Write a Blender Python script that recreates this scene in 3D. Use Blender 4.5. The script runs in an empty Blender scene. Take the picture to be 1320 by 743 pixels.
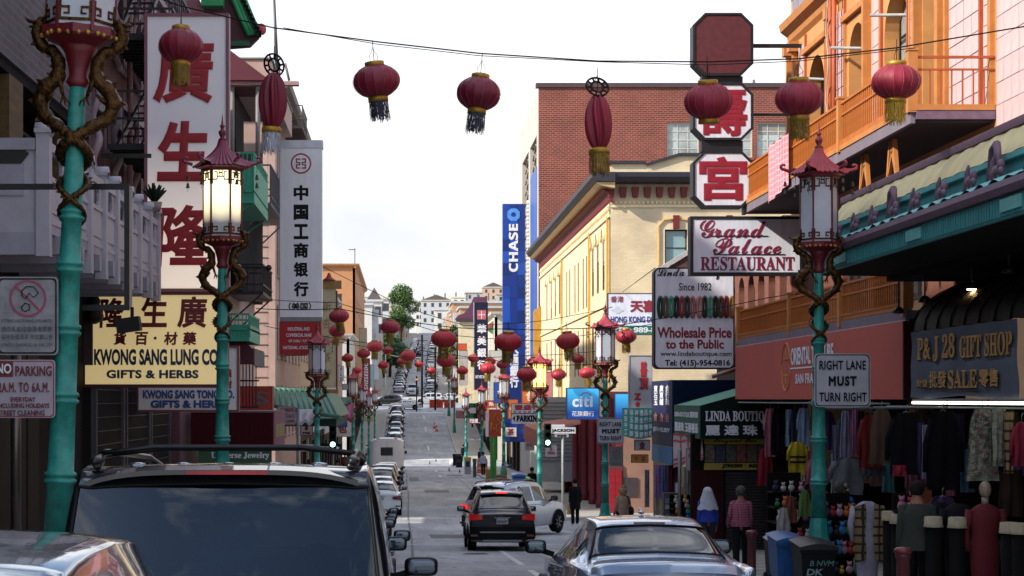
import bpy, math, random
from mathutils import Vector as V, Matrix
R=math.radians; PI=math.pi
random.seed(7)
SC=bpy.context.scene; COL=SC.collection
# ---------------- camera: street axis is +Y, eye at the origin, focal length in photo pixels F
F=2300.0; XV=520.0; YH=515.0
cd=bpy.data.cameras.new('camera'); cam=bpy.data.objects.new('camera',cd); COL.objects.link(cam)
cam.location=(0,0,0); cam.rotation_euler=(R(90),0,0)
cd.sensor_width=36; cd.lens=36*F/1320; cd.shift_x=(660-XV)/1320; cd.shift_y=(YH-371.5)/1320
cd.clip_start=0.2; cd.clip_end=6000
SC.camera=cam
# ---------------- light
SUN_EL,SUN_AZ=R(34),R(246)          # azimuth clockwise from +Y: from the left, a little behind the camera
w=bpy.data.worlds.new('World'); SC.world=w; w.use_nodes=True
nt=w.node_tree; N=nt.nodes; L=nt.links; N.clear()
out=N.new('ShaderNodeOutputWorld'); bg=N.new('ShaderNodeBackground'); bg.inputs[1].default_value=0.1
sky=N.new('ShaderNodeTexSky'); sky.sky_type='NISHITA'; sky.sun_disc=False; sky.sun_elevation=SUN_EL; sky.sun_rotation=SUN_AZ
sky.air_density=1.0; sky.dust_density=0.6; sky.ozone_density=2.0
tc=N.new('ShaderNodeTexCoord'); mp_=N.new('ShaderNodeMapping'); mp_.inputs['Scale'].default_value=(1.0,1.0,2.6)
no=N.new('ShaderNodeTexNoise'); no.inputs['Scale'].default_value=2.1; no.inputs['Detail'].default_value=7; no.inputs['Roughness'].default_value=.56
ra=N.new('ShaderNodeValToRGB'); ra.color_ramp.elements[0].position=.49; ra.color_ramp.elements[1].position=.60
sx=N.new('ShaderNodeSeparateXYZ'); mr=N.new('ShaderNodeMapRange'); mr.inputs[1].default_value=.20; mr.inputs[2].default_value=.42; mr.inputs[3].default_value=1; mr.inputs[4].default_value=0
ad=N.new('ShaderNodeMath'); ad.operation='ADD'; ad.use_clamp=True
n2=N.new('ShaderNodeTexNoise'); n2.inputs['Scale'].default_value=5; n2.inputs['Detail'].default_value=5
cr=N.new('ShaderNodeValToRGB'); cr.color_ramp.elements[0].color=(.84,.89,.98,1); cr.color_ramp.elements[1].color=(1.05,1.05,1.06,1)
cr.color_ramp.elements[0].position=.28; cr.color_ramp.elements[1].position=.55
sc=N.new('ShaderNodeVectorMath'); sc.operation='SCALE'; sc.inputs['Scale'].default_value=9.6
mx=N.new('ShaderNodeMix'); mx.data_type='RGBA'
el=N.new('ShaderNodeMath'); el.operation='MULTIPLY_ADD'; el.inputs[1].default_value=9.2; el.inputs[2].default_value=3.25; el.use_clamp=False   # overcast: brighter towards the zenith
L.new(tc.outputs['Generated'],mp_.inputs[0]); L.new(mp_.outputs[0],no.inputs['Vector']); L.new(mp_.outputs[0],n2.inputs['Vector'])
L.new(no.outputs[0],ra.inputs[0]); L.new(tc.outputs['Generated'],sx.inputs[0]); L.new(sx.outputs[2],mr.inputs[0])
L.new(ra.outputs[0],ad.inputs[0]); L.new(mr.outputs[0],ad.inputs[1]); L.new(sx.outputs[2],el.inputs[0]); L.new(el.outputs[0],sc.inputs['Scale']); L.new(n2.outputs[0],cr.inputs[0]); L.new(cr.outputs[0],sc.inputs[0])
L.new(ad.outputs[0],mx.inputs[0]); L.new(sky.outputs[0],mx.inputs[6]); L.new(sc.outputs[0],mx.inputs[7])
L.new(mx.outputs[2],bg.inputs[0]); L.new(bg.outputs[0],out.inputs[0])
sd=bpy.data.lights.new('sun','SUN'); sd.energy=2.8; sd.angle=R(1.2); sd.color=(1,.93,.82)
so=bpy.data.objects.new('sun',sd); COL.objects.link(so)
dirv=V((math.sin(SUN_AZ)*math.cos(SUN_EL),math.cos(SUN_AZ)*math.cos(SUN_EL),math.sin(SUN_EL)))
so.rotation_euler=dirv.to_track_quat('Z','Y').to_euler(); so.location=(-20,-10,40)
SC.view_settings.view_transform='Standard'; SC.view_settings.look='None'; SC.view_settings.exposure=1.3; SC.view_settings.gamma=1
SC.render.engine='CYCLES'; SC.cycles.max_bounces=8; SC.cycles.transparent_max_bounces=12

# ---------------- materials
def lin(h):
    h=h.lstrip('#'); return tuple(((int(h[i:i+2],16)/255)/12.92 if int(h[i:i+2],16)/255<=.04045 else ((int(h[i:i+2],16)/255+.055)/1.055)**2.4) for i in (0,2,4))
_m={}
def M(h,rough=.6,metal=0.,ns=3.,na=.12,bump=.0,bs=40.,spec=.5,em=0.,dirt=.10,coat=0.,stretch=None,name=None,trans=0.):
    key=(h,rough,metal,ns,na,bump,bs,spec,em,dirt,coat,stretch,trans)
    if key in _m: return _m[key]
    m=bpy.data.materials.new(name or 'paint_'+h.strip('#')); m.use_nodes=True; t=m.node_tree; b=t.nodes['Principled BSDF']
    c=lin(h); b.inputs['Roughness'].default_value=rough; b.inputs['Metallic'].default_value=metal
    b.inputs['Specular IOR Level'].default_value=spec if (sum(c)>.06 or rough<.45 or metal) else spec*.3
    if coat: b.inputs['Coat Weight'].default_value=coat; b.inputs['Coat Roughness'].default_value=.03
    if trans: b.inputs['Subsurface Weight'].default_value=trans; b.inputs['Subsurface Radius'].default_value=(.1,.02,.02)
    tcn=t.nodes.new('ShaderNodeTexCoord'); vec=tcn.outputs['Object']
    if stretch:
        mp=t.nodes.new('ShaderNodeMapping'); mp.inputs['Scale'].default_value=stretch; t.links.new(vec,mp.inputs[0]); vec=mp.outputs[0]
    if na or dirt:
        n=t.nodes.new('ShaderNodeTexNoise'); n.inputs['Scale'].default_value=ns; n.inputs['Detail'].default_value=6; n.inputs['Roughness'].default_value=.65
        t.links.new(vec,n.inputs['Vector'])
        r=t.nodes.new('ShaderNodeValToRGB'); r.color_ramp.elements[0].position=.3; r.color_ramp.elements[1].position=.7
        lo=1-na-dirt; hi=1+na*.6
        r.color_ramp.elements[0].color=(min(1,c[0]*lo),min(1,c[1]*lo),min(1,c[2]*lo),1); r.color_ramp.elements[1].color=(min(1,c[0]*hi),min(1,c[1]*hi),min(1,c[2]*hi),1)
        t.links.new(n.outputs[0],r.inputs[0]); t.links.new(r.outputs[0],b.inputs['Base Color'])
        if dirt and rough>.2:
            mm=t.nodes.new('ShaderNodeMapRange'); mm.inputs[3].default_value=max(.02,rough-.1); mm.inputs[4].default_value=min(1,rough+.15)
            t.links.new(n.outputs[0],mm.inputs[0]); t.links.new(mm.outputs[0],b.inputs['Roughness'])
    else: b.inputs['Base Color'].default_value=(*c,1)
    if bump:
        n=t.nodes.new('ShaderNodeTexNoise'); n.inputs['Scale'].default_value=bs; n.inputs['Detail'].default_value=4; t.links.new(vec,n.inputs['Vector'])
        bp=t.nodes.new('ShaderNodeBump'); bp.inputs['Strength'].default_value=bump; bp.inputs['Distance'].default_value=.02
        t.links.new(n.outputs[0],bp.inputs['Height']); t.links.new(bp.outputs[0],b.inputs['Normal'])
    if em: b.inputs['Emission Color'].default_value=(*c,1); b.inputs['Emission Strength'].default_value=em
    _m[key]=m; return m
def M_brick(h,mortar,bw=.22,bh=.075,ms=.012,var=.25,rough=.85,off=.5,bump=.6):
    key=('brick',h,mortar,bw,bh,ms,var,off)
    if key in _m: return _m[key]
    m=bpy.data.materials.new('brickwork_'+h.strip('#')); m.use_nodes=True; t=m.node_tree; b=t.nodes['Principled BSDF']; b.inputs['Roughness'].default_value=rough
    tcn=t.nodes.new('ShaderNodeTexCoord'); s=t.nodes.new('ShaderNodeSeparateXYZ'); a=t.nodes.new('ShaderNodeMath'); a.operation='ADD'; cb=t.nodes.new('ShaderNodeCombineXYZ')
    t.links.new(tcn.outputs['Object'],s.inputs[0]); t.links.new(s.outputs[0],a.inputs[0]); t.links.new(s.outputs[1],a.inputs[1]); t.links.new(a.outputs[0],cb.inputs[0]); t.links.new(s.outputs[2],cb.inputs[1])
    br=t.nodes.new('ShaderNodeTexBrick'); c=lin(h); mo=lin(mortar)
    br.inputs['Color1'].default_value=(*[min(1,x*(1+var)) for x in c],1); br.inputs['Color2'].default_value=(*[x*(1-var) for x in c],1); br.inputs['Mortar'].default_value=(*mo,1)
    br.inputs['Scale'].default_value=1; br.inputs['Mortar Size'].default_value=ms; br.inputs['Brick Width'].default_value=bw; br.inputs['Row Height'].default_value=bh; br.offset=off
    t.links.new(cb.outputs[0],br.inputs['Vector'])
    n=t.nodes.new('ShaderNodeTexNoise'); n.inputs['Scale'].default_value=.7; n.inputs['Detail'].default_value=6; t.links.new(tcn.outputs['Object'],n.inputs['Vector'])
    rr=t.nodes.new('ShaderNodeValToRGB'); rr.color_ramp.elements[0].position=.3; rr.color_ramp.elements[0].color=(.72,.72,.72,1); rr.color_ramp.elements[1].position=.65
    mx=t.nodes.new('ShaderNodeMix'); mx.data_type='RGBA'; mx.blend_type='MULTIPLY'; mx.inputs[0].default_value=1
    t.links.new(n.outputs[0],rr.inputs[0]); t.links.new(br.outputs[0],mx.inputs[6]); t.links.new(rr.outputs[0],mx.inputs[7]); t.links.new(mx.outputs[2],b.inputs['Base Color'])
    bp=t.nodes.new('ShaderNodeBump'); bp.inputs['Strength'].default_value=bump; bp.inputs['Distance'].default_value=.01; bp.invert=True
    t.links.new(br.outputs['Fac'],bp.inputs['Height']); t.links.new(bp.outputs[0],b.inputs['Normal'])
    _m[key]=m; return m
def M_glass(h='#0d1317',alpha=.25,rough=.02,name='window_glass'):
    key=('gl',h,alpha,rough)
    if key in _m: return _m[key]
    m=bpy.data.materials.new(name); m.use_nodes=True; t=m.node_tree; t.nodes.clear()
    o=t.nodes.new('ShaderNodeOutputMaterial'); mix=t.nodes.new('ShaderNodeMixShader'); fr=t.nodes.new('ShaderNodeLayerWeight'); fr.inputs[0].default_value=.5; pw=t.nodes.new('ShaderNodeMath'); pw.operation='POWER'; pw.inputs[1].default_value=4.5; t.links.new(fr.outputs['Facing'],pw.inputs[0])
    gl=t.nodes.new('ShaderNodeBsdfGlossy'); gl.inputs['Roughness'].default_value=rough; gl.inputs[0].default_value=(.95,.97,1,1)
    tr=t.nodes.new('ShaderNodeBsdfTransparent'); c=lin(h); df=t.nodes.new('ShaderNodeBsdfDiffuse'); df.inputs[0].default_value=(*c,1)
    tr.inputs[0].default_value=(alpha**.5*.9,alpha**.5,alpha**.5,1); m2=t.nodes.new('ShaderNodeMixShader'); m2.inputs[0].default_value=max(0,1-alpha*1.6)
    t.links.new(tr.outputs[0],m2.inputs[1]); t.links.new(df.outputs[0],m2.inputs[2])
    mu=t.nodes.new('ShaderNodeMath'); mu.operation='MULTIPLY_ADD'; mu.inputs[1].default_value=.95; mu.inputs[2].default_value=.055; mu.use_clamp=True
    t.links.new(pw.outputs[0],mu.inputs[0]); t.links.new(mu.outputs[0],mix.inputs[0]); t.links.new(m2.outputs[0],mix.inputs[1]); t.links.new(gl.outputs[0],mix.inputs[2]); t.links.new(mix.outputs[0],o.inputs[0])
    _m[key]=m; return m
def M_em(h,s,name='lit'):
    key=('em',h,s)
    if key in _m: return _m[key]
    m=bpy.data.materials.new(name+'_'+h.strip('#')); m.use_nodes=True; t=m.node_tree; b=t.nodes['Principled BSDF']; c=lin(h)
    b.inputs['Base Color'].default_value=(*[x*.6 for x in c],1); b.inputs['Emission Color'].default_value=(*c,1); b.inputs['Emission Strength'].default_value=s; b.inputs['Roughness'].default_value=.35
    _m[key]=m; return m

# ---------------- mesh building
class MB:
    def __init__(s): s.v=[]; s.f=[]; s.sm=[]
    def add(s,vs,fs,smooth=False):
        o=len(s.v); s.v+= [tuple(p) for p in vs]; s.f+=[tuple(i+o for i in f) for f in fs]; s.sm+=[smooth]*len(fs); return s
    def box(s,x0,x1,y0,y1,z0,z1):
        if x0>x1:x0,x1=x1,x0
        if y0>y1:y0,y1=y1,y0
        if z0>z1:z0,z1=z1,z0
        return s.add([(x0,y0,z0),(x1,y0,z0),(x1,y1,z0),(x0,y1,z0),(x0,y0,z1),(x1,y0,z1),(x1,y1,z1),(x0,y1,z1)],
            [(0,3,2,1),(4,5,6,7),(0,1,5,4),(1,2,6,5),(2,3,7,6),(3,0,4,7)])
    def obox(s,c,size,rot):
        hx,hy,hz=size[0]/2,size[1]/2,size[2]/2; m=rot
        P=[V(c)+m@V((a*hx,b*hy,d*hz)) for d in(-1,1) for a,b in((-1,-1),(1,-1),(1,1),(-1,1))]
        return s.add(P,[(0,3,2,1),(4,5,6,7),(0,1,5,4),(1,2,6,5),(2,3,7,6),(3,0,4,7)])
    def bar(s,a,b,wd,ht=None):
        a=V(a);b=V(b);d=b-a
        if d.length<1e-6:return s
        q=d.to_track_quat('Z','Y').to_matrix(); return s.obox((a+b)/2,(wd,ht or wd,d.length),q)
    def poly(s,pts,smooth=False): return s.add(pts,[tuple(range(len(pts)))],smooth)
    def prism(s,pts,off):
        n=len(pts); off=V(off); P=[V(p) for p in pts]; 
        return s.add(P+[p+off for p in P],[tuple(range(n))[::-1],tuple(range(n,2*n))]+[(i,(i+1)%n,n+(i+1)%n,n+i) for i in range(n)])
    def tube(s,path,r,n=8,caps=True,smooth=True,closed=False):
        P=[V(p) for p in path]; m=len(P); rs=r if isinstance(r,(list,tuple)) else [r]*m
        up=V((0,0,1)); vs=[]
        prev=None
        for i in range(m):
            d=(P[min(i+1,m-1)]-P[max(i-1,0)])
            if d.length<1e-9:d=V((0,0,1))
            d.normalize()
            if prev is None:
                a=d.cross(up); 
                if a.length<.05:a=d.cross(V((1,0,0)))
            else: a=prev-d*prev.dot(d)
            if a.length<1e-6:a=d.cross(V((1,0,0)))
            a.normalize(); prev=a; b=d.cross(a)
            for k in range(n):
                t=2*PI*k/n; vs.append(P[i]+(a*math.cos(t)+b*math.sin(t))*rs[i])
        fs=[(i*n+k,i*n+(k+1)%n,(i+1)*n+(k+1)%n,(i+1)*n+k) for i in range(m-1) for k in range(n)]
        if caps: fs+= [tuple(range(n))[::-1],tuple((m-1)*n+k for k in range(n))]
        return s.add(vs,fs,smooth)
    def lathe(s,prof,n=24,c=(0,0,0),rot=None,smooth=True,mod=None,caps=True):
        vs=[]; c=V(c)
        for (r,z) in prof:
            for k in range(n):
                t=2*PI*k/n; rr=r*(mod(t,z) if mod else 1); p=V((rr*math.cos(t),rr*math.sin(t),z))
                if rot is not None:p=rot@p
                vs.append(c+p)
        m=len(prof); fs=[(i*n+k,i*n+(k+1)%n,(i+1)*n+(k+1)%n,(i+1)*n+k) for i in range(m-1) for k in range(n)]
        if caps:
            if prof[0][0]>1e-4: fs.append(tuple(range(n))[::-1])
            if prof[-1][0]>1e-4: fs.append(tuple((m-1)*n+k for k in range(n)))
        return s.add(vs,fs,smooth)
    def ell(s,c,r,n=14,m=9,rot=None,fn=None):
        vs=[];c=V(c)
        for i in range(m+1):
            a=PI*i/m
            for k in range(n):
                t=2*PI*k/n; q=fn(t,a) if fn else 1
                p=V((r[0]*math.sin(a)*math.cos(t)*q,r[1]*math.sin(a)*math.sin(t)*q,r[2]*math.cos(a)))
                if rot is not None:p=rot@p
                vs.append(c+p)
        return s.add(vs,[(i*n+k,(i+1)*n+k,(i+1)*n+(k+1)%n,i*n+(k+1)%n) for i in range(m) for k in range(n)],True)
    def grid(s,fn,nu,nv,smooth=True):
        vs=[fn(i/nu,j/nv) for i in range(nu+1) for j in range(nv+1)]
        return s.add(vs,[(i*(nv+1)+j,(i+1)*(nv+1)+j,(i+1)*(nv+1)+j+1,i*(nv+1)+j+1) for i in range(nu) for j in range(nv)],smooth)
    def mesh(s,name,off=(0,0,0)):
        me=bpy.data.meshes.new(name); ox,oy,oz=off
        me.from_pydata([(x-ox,y-oy,z-oz) for x,y,z in s.v],[],s.f); me.polygons.foreach_set('use_smooth',s.sm); me.update(); return me
def wpos(o):
    x=V((0,0,0))
    while o is not None: x+=o.location; o=o.parent
    return x
def thing(name,label,cat,loc=(0,0,0),group=None):
    o=bpy.data.objects.new(name,None); COL.objects.link(o); o.location=loc; o.empty_display_size=.2
    o['label']=label; o['category']=cat
    if group:o['group']=group
    return o
FINE={'fret_panel','fretwork','stud','dentil','bell','rail_dentil','tassel','mesh_panel','flower_print','siding_line','board_line','eave_teeth','rack_bars','steering_wheel_','fascia_ribs','folding_gate','railing','lattice_screen'}
def part(T,name,mb,mat,label=None,kind=None):
    """one mesh object under T; mb is in world coordinates"""
    w_=wpos(T) if T is not None else V((0,0,0))
    if name in FINE and not kind: kind='stuff'
    me=mb.mesh(name,w_); me.materials.append(mat); o=bpy.data.objects.new(name,me); COL.objects.link(o)
    if T is not None:o.parent=T
    if label:o['label']=label
    if kind:o['kind']=kind
    return o
def solo(name,label,cat,mb,mat,group=None):
    xs=[p[0] for p in mb.v];ys=[p[1] for p in mb.v];zs=[p[2] for p in mb.v]
    loc=((min(xs)+max(xs))/2,(min(ys)+max(ys))/2,min(zs)); me=mb.mesh(name,loc); me.materials.append(mat)
    o=bpy.data.objects.new(name,me); COL.objects.link(o); o.location=loc; o['label']=label; o['category']=cat
    if group:o['group']=group
    return o
def struct(name,mb,mat,T=None):
    o=part(None,name,mb,mat); o['kind']='structure'
    return o
def inst(T,name,me,loc,rot=None,scale=None,mat=None):
    o=bpy.data.objects.new(name,me); COL.objects.link(o); o.parent=T; o.location=V(loc)-(wpos(T) if T else V((0,0,0)))
    if rot:o.rotation_euler=rot
    if scale:o.scale=scale
    if mat: o.material_slots[0].link='OBJECT'; o.material_slots[0].material=mat
    return o
def dup(root,loc,rz=None,label=None,group=None,scale=None,mats=None,name=None,skip=()):
    def cp(o,par):
        c=o.copy(); COL.objects.link(c)
        if par is not None:c.parent=par
        b=o.name.split('.')[0]
        if mats and b in mats and c.type=='MESH': c.material_slots[0].link='OBJECT'; c.material_slots[0].material=mats[b]
        for ch in list(o.children):
            if ch.name.split('.')[0] in skip: continue
            cp(ch,c)
        return c
    r=cp(root,None); r.location=loc
    if rz is not None:r.rotation_euler=(r.rotation_euler[0],r.rotation_euler[1],rz)
    if label:r['label']=label
    if group:r['group']=group
    if scale:r.scale=(scale,)*3 if not hasattr(scale,'__len__') else scale
    if name:r.name=name
    return r
# ---------------- facade coordinates: 'R' faces the street from the right, 'L' from the left, 'C' faces the camera
def mp(o,pl):
    return {'R':lambda u,z,d:(pl+d,u,z),'L':lambda u,z,d:(pl-d,u,z),'C':lambda u,z,d:(u,pl+d,z)}[o]
def fbox(mb,m,u0,u1,z0,z1,d0,d1):
    a=m(u0,z0,d0);b=m(u1,z1,d1); return mb.box(a[0],b[0],a[1],b[1],a[2],b[2])
def X(px,D): return (px-XV)*D/F
def Z(py,D): return (YH-py)*D/F
def DR(px,x): return F*x/(px-XV)     # depth at which the plane X=x shows at photo column px
# ---------------- lettering
_ABC={}
def sty(s,st):
    if not st: return s
    base={'serif':(0x1D400,0x1D41A,0x1D7CE),'script':(0x1D4D0,0x1D4EA,None),'sans':(0x1D5D4,0x1D5EE,0x1D7EC),'ital':(0x1D63C,0x1D656,0x1D7EC)}[st]
    r=''
    for ch in s:
        if 'A'<=ch<='Z': r+=chr(base[0]+ord(ch)-65)
        elif 'a'<=ch<='z': r+=chr(base[1]+ord(ch)-97)
        elif '0'<=ch<='9' and base[2]: r+=chr(base[2]+ord(ch)-48)
        else: r+=ch
    return r
def tmesh(s,st=None,bold=0.,shear=0.,ls=1.,sp=1.):
    key=(s,st,bold,shear,ls,sp)
    if key in _ABC: return _ABC[key]
    c=bpy.data.curves.new('lettering','FONT'); c.body=sty(s,st); c.size=1; c.resolution_u=3; c.shear=shear; c.space_line=ls; c.space_character=sp
    c.align_x='CENTER'
    if bold: c.bevel_depth=bold; c.bevel_resolution=0
    o=bpy.data.objects.new('t',c); me=bpy.data.meshes.new_from_object(o)
    vs=[tuple(p.co) for p in me.vertices]; fs=[tuple(p.vertices) for p in me.polygons]
    bpy.data.objects.remove(o); bpy.data.meshes.remove(me); bpy.data.curves.remove(c)
    _ABC[key]=(vs,fs); return _ABC[key]
def text(T,s,o,pl,u0,u1,z0,z1,mat,st=None,bold=.02,shear=0.,ls=1.,sp=1.,d=-.012,name='lettering',keep=False,th=.004):
    vs,fs=tmesh(s,st,bold,shear,ls,sp)
    if not vs: return
    xs=[p[0] for p in vs];ys=[p[1] for p in vs]; ax,bx_,ay,by=min(xs),max(xs),min(ys),max(ys)
    m=mp(o,pl); zr=max(abs(p[2]) for p in vs) or 1
    if z0>z1:z0,z1=z1,z0
    U0,U1=(max(u0,u1),min(u0,u1)) if o=='R' else (min(u0,u1),max(u0,u1))
    if keep:
        k=min(abs(U1-U0)/(bx_-ax),(z1-z0)/(by-ay)); cu=(U0+U1)/2; cz=(z0+z1)/2; hw=k*(bx_-ax)/2; hh=k*(by-ay)/2; sg=1 if U1>U0 else -1
        U0,U1=cu-sg*hw,cu+sg*hw; z0,z1=cz-hh,cz+hh
    mb=MB(); P=[m(U0+(x-ax)/(bx_-ax)*(U1-U0), z0+(y-ay)/(by-ay)*(z1-z0), d-zz/zr*th) for x,y,zz in vs]
    flip=(o=='L') ; mb.add(P,fs); return part(T,name,mb,mat)
# ---------------- ground profile along the street (height of the road against the eye)
GP=[(-60,1.2),(-10,-1.25),(0,-1.75),(28,-3.14),(50,-4.23),(58,-4.62),(74,-5.03),(95,-5.2),(112,-5.35),(141,-5.95),(160,-6.25),(182,-6.35),(200,-5.5),(218,-4.3),(240,-2.6),(256,-1.5),(284,-.1),(300,1.1),(320,2.5),(340,3.9),(460,10.5),(650,24),(720,25),(900,10),(1500,-20),(4000,-40)]
def G(D):
    for (a,za),(b,zb) in zip(GP,GP[1:]):
        if D<=b: return za+(zb-za)*(D-a)/(b-a)
    return GP[-1][1]
def drift(D): return 0 if D<285 else (D-285)*.012+(min(D,900)-285)**2*2.2e-5      # beyond Broadway the street bears slightly right
# ================= SETTING: ground, road, pavements
KR,KL=5.7,-2.35
FR,FL=9.3,-5.5
Ys=sorted(set([-60,-40,-20,-10,-5]+[i*4 for i in range(0,180)]+[740,800,900,1100,1500,2200,4000]))
def sheet(xa,xb,y0,y1,dz,dr=True,xs=None):
    mb=MB(); ys=[y for y in Ys if y0<y<y1]; ys=[y0]+ys+[y1]; vs=[];n=len(ys)
    for y in ys: o=drift(y) if dr else 0; vs+=[(xa+o,y,G(y)+dz),(xb+o,y,G(y)+dz)]
    return mb.add(vs,[(2*i,2*i+1,2*i+3,2*i+2) for i in range(n-1)])
def M_asphalt():
    m=bpy.data.materials.new('asphalt'); m.use_nodes=True; t=m.node_tree; b=t.nodes['Principled BSDF']; b.inputs['Roughness'].default_value=.8
    tcn=t.nodes.new('ShaderNodeTexCoord'); mpn=t.nodes.new('ShaderNodeMapping'); mpn.inputs['Scale'].default_value=(1.3,.10,1)
    t.links.new(tcn.outputs['Object'],mpn.inputs[0])
    n=t.nodes.new('ShaderNodeTexNoise'); n.inputs['Scale'].default_value=1; n.inputs['Detail'].default_value=8; n.inputs['Roughness'].default_value=.7; t.links.new(mpn.outputs[0],n.inputs['Vector'])
    r=t.nodes.new('ShaderNodeValToRGB'); r.color_ramp.elements[0].position=.33; r.color_ramp.elements[0].color=(.24,.245,.26,1); r.color_ramp.elements[1].position=.68; r.color_ramp.elements[1].color=(.38,.385,.40,1)
    t.links.new(n.outputs[0],r.inputs[0])
    n3=t.nodes.new('ShaderNodeTexNoise'); n3.inputs['Scale'].default_value=.22; n3.inputs['Detail'].default_value=5; t.links.new(tcn.outputs['Object'],n3.inputs['Vector'])
    r3=t.nodes.new('ShaderNodeValToRGB'); r3.color_ramp.elements[0].position=.4; r3.color_ramp.elements[0].color=(.72,.73,.75,1); r3.color_ramp.elements[1].position=.62
    t.links.new(n3.outputs[0],r3.inputs[0])
    vo=t.nodes.new('ShaderNodeTexVoronoi'); vo.feature='DISTANCE_TO_EDGE'; vo.inputs['Scale'].default_value=.33
    nw=t.nodes.new('ShaderNodeTexNoise'); nw.inputs['Scale'].default_value=1.2; nw.inputs['Detail'].default_value=4; t.links.new(tcn.outputs['Object'],nw.inputs['Vector'])
    va=t.nodes.new('ShaderNodeVectorMath'); va.operation='ADD'; t.links.new(tcn.outputs['Object'],va.inputs[0]); t.links.new(nw.outputs['Color'],va.inputs[1]); t.links.new(va.outputs[0],vo.inputs['Vector'])
    r2=t.nodes.new('ShaderNodeValToRGB'); r2.color_ramp.elements[0].position=.004; r2.color_ramp.elements[0].color=(.5,.5,.5,1); r2.color_ramp.elements[1].position=.016; t.links.new(vo.outputs[0],r2.inputs[0])
    a=t.nodes.new('ShaderNodeMix'); a.data_type='RGBA'; a.blend_type='MULTIPLY'; a.inputs[0].default_value=1; t.links.new(r.outputs[0],a.inputs[6]); t.links.new(r3.outputs[0],a.inputs[7])
    a2=t.nodes.new('ShaderNodeMix'); a2.data_type='RGBA'; a2.blend_type='MULTIPLY'; a2.inputs[0].default_value=1; t.links.new(a.outputs[2],a2.inputs[6]); t.links.new(r2.outputs[0],a2.inputs[7]); t.links.new(a2.outputs[2],b.inputs['Base Color'])
    nn=t.nodes.new('ShaderNodeTexNoise'); nn.inputs['Scale'].default_value=60; t.links.new(tcn.outputs['Object'],nn.inputs['Vector']); bp=t.nodes.new('ShaderNodeBump'); bp.inputs['Strength'].default_value=.3; bp.inputs['Distance'].default_value=.01; t.links.new(nn.outputs[0],bp.inputs['Height']); t.links.new(bp.outputs[0],b.inputs['Normal'])
    return m
ASPH=M_asphalt(); CONC=M('#9c9890',.85,ns=1.5,na=.14,bump=.2,bs=30); KERB=M('#a9a6a0',.85,ns=2,na=.15,bump=.2)
struct('ground',sheet(-900,900,-60,4000,-.35,False),M('#7d7a70',.95,ns=.05,na=.2))
struct('road',sheet(KL-.05,KR+.05,-50,720,0),ASPH)
STREETS=[(58.5,73.5),(162,181),(254,281)]
for nme,(a,b) in zip(('jackson_street','pacific_avenue','broadway'),STREETS):
    for x0,x1 in ((-80,KL-.05),(KR+.05,80)):
        struct(nme,sheet(x0,x1,a,b,-.004,False),ASPH)
for side,x0,x1 in (('left',FL-1.2,KL),('right',KR,FR+1.6)):
    prev=-50.0
    for a,b in STREETS+[(650,650)]:
        mb=sheet(x0,x1,prev,a,.13)
        kx=KL if side=='left' else KR
        sk=sheet(kx-.16,kx,prev,a,.134) if side=='left' else sheet(kx,kx+.16,prev,a,.134)
        ys=[prev]+[y for y in Ys if prev<y<a]+[a]; vs=[]
        for y in ys: o=drift(y); vs+=[(kx+o,y,G(y)-.05),(kx+o,y,G(y)+.134)]
        sk.add(vs,[(2*i,2*i+1,2*i+3,2*i+2) for i in range(len(ys)-1)])
        for yy in (prev,a): sk.add([(x0,yy,G(yy)-.1),(x1,yy,G(yy)-.1),(x1,yy,G(yy)+.13),(x0,yy,G(yy)+.13)],[(0,1,2,3)])
        p=struct('pavement',mb,CONC); struct('kerb',sk,KERB)
        # joints between the slabs, as thin recessed lines
        jb=MB(); y=max(prev,20)
        while y<min(a,160): jb.box(x0+.2,x1-.2,y-.008,y+.008,G(y)+.131,G(y)+.1335); y+=1.5
        if jb.v and a>20: struct('pavement',jb,M('#4a4844',.9))
        prev=b
WP=M('#c9cbca',.75,ns=5,na=.25,dirt=.25); 
def mark(x0,x1,y0,y1,mb): 
    mb.add([(x0,y0,G(y0)+.006),(x1,y0,G(y0)+.006),(x1,y1,G(y1)+.006),(x0,y1,G(y1)+.006)],[(0,1,2,3)])
mk=MB()
for y in (55.0,57.6,73.0,75.6): mark(KL+.4,KR-.2,y-.14,y+.14,mk)
for y in (158.0,161.5,181.5,184.5): mark(KL+.4,KR-.2,y-.5,y+.35,mk)
for y in (146,): mark(KL+2.6,1.4,y-.5,y+.4,mk); mark(3.2,5,y-.5,y+.4,mk)
y=30
while y<54: mark(2.62,2.76,y,y+2.6,mk); y+=5.2
# lane line starts and turn arrow shafts
mark(2.62,2.76,41,54,mk)
for y in (133,150,197,222,240): 
    mark(2.7,2.9,y,y+6,mk)
for y in (300,316,334,352,372): mark(2.9+drift(y),3.2+drift(y),y,y+6,mk)
mark(KL+.4,KR,288,289.3,mk); mark(KL+.4,KR,250,251.2,mk)
mk.add([(4.2,66,G(66)+.007),(4.5,66,G(66)+.007),(4.9,70,G(70)+.007),(4.6,70,G(70)+.007)],[(0,1,2,3)])
mk.add([(3.4,48,G(48)+.007),(3.55,48,G(48)+.007),(3.55,51,G(51)+.007),(3.4,51,G(51)+.007)],[(0,1,2,3)])
struct('road_markings',mk,WP)
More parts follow.
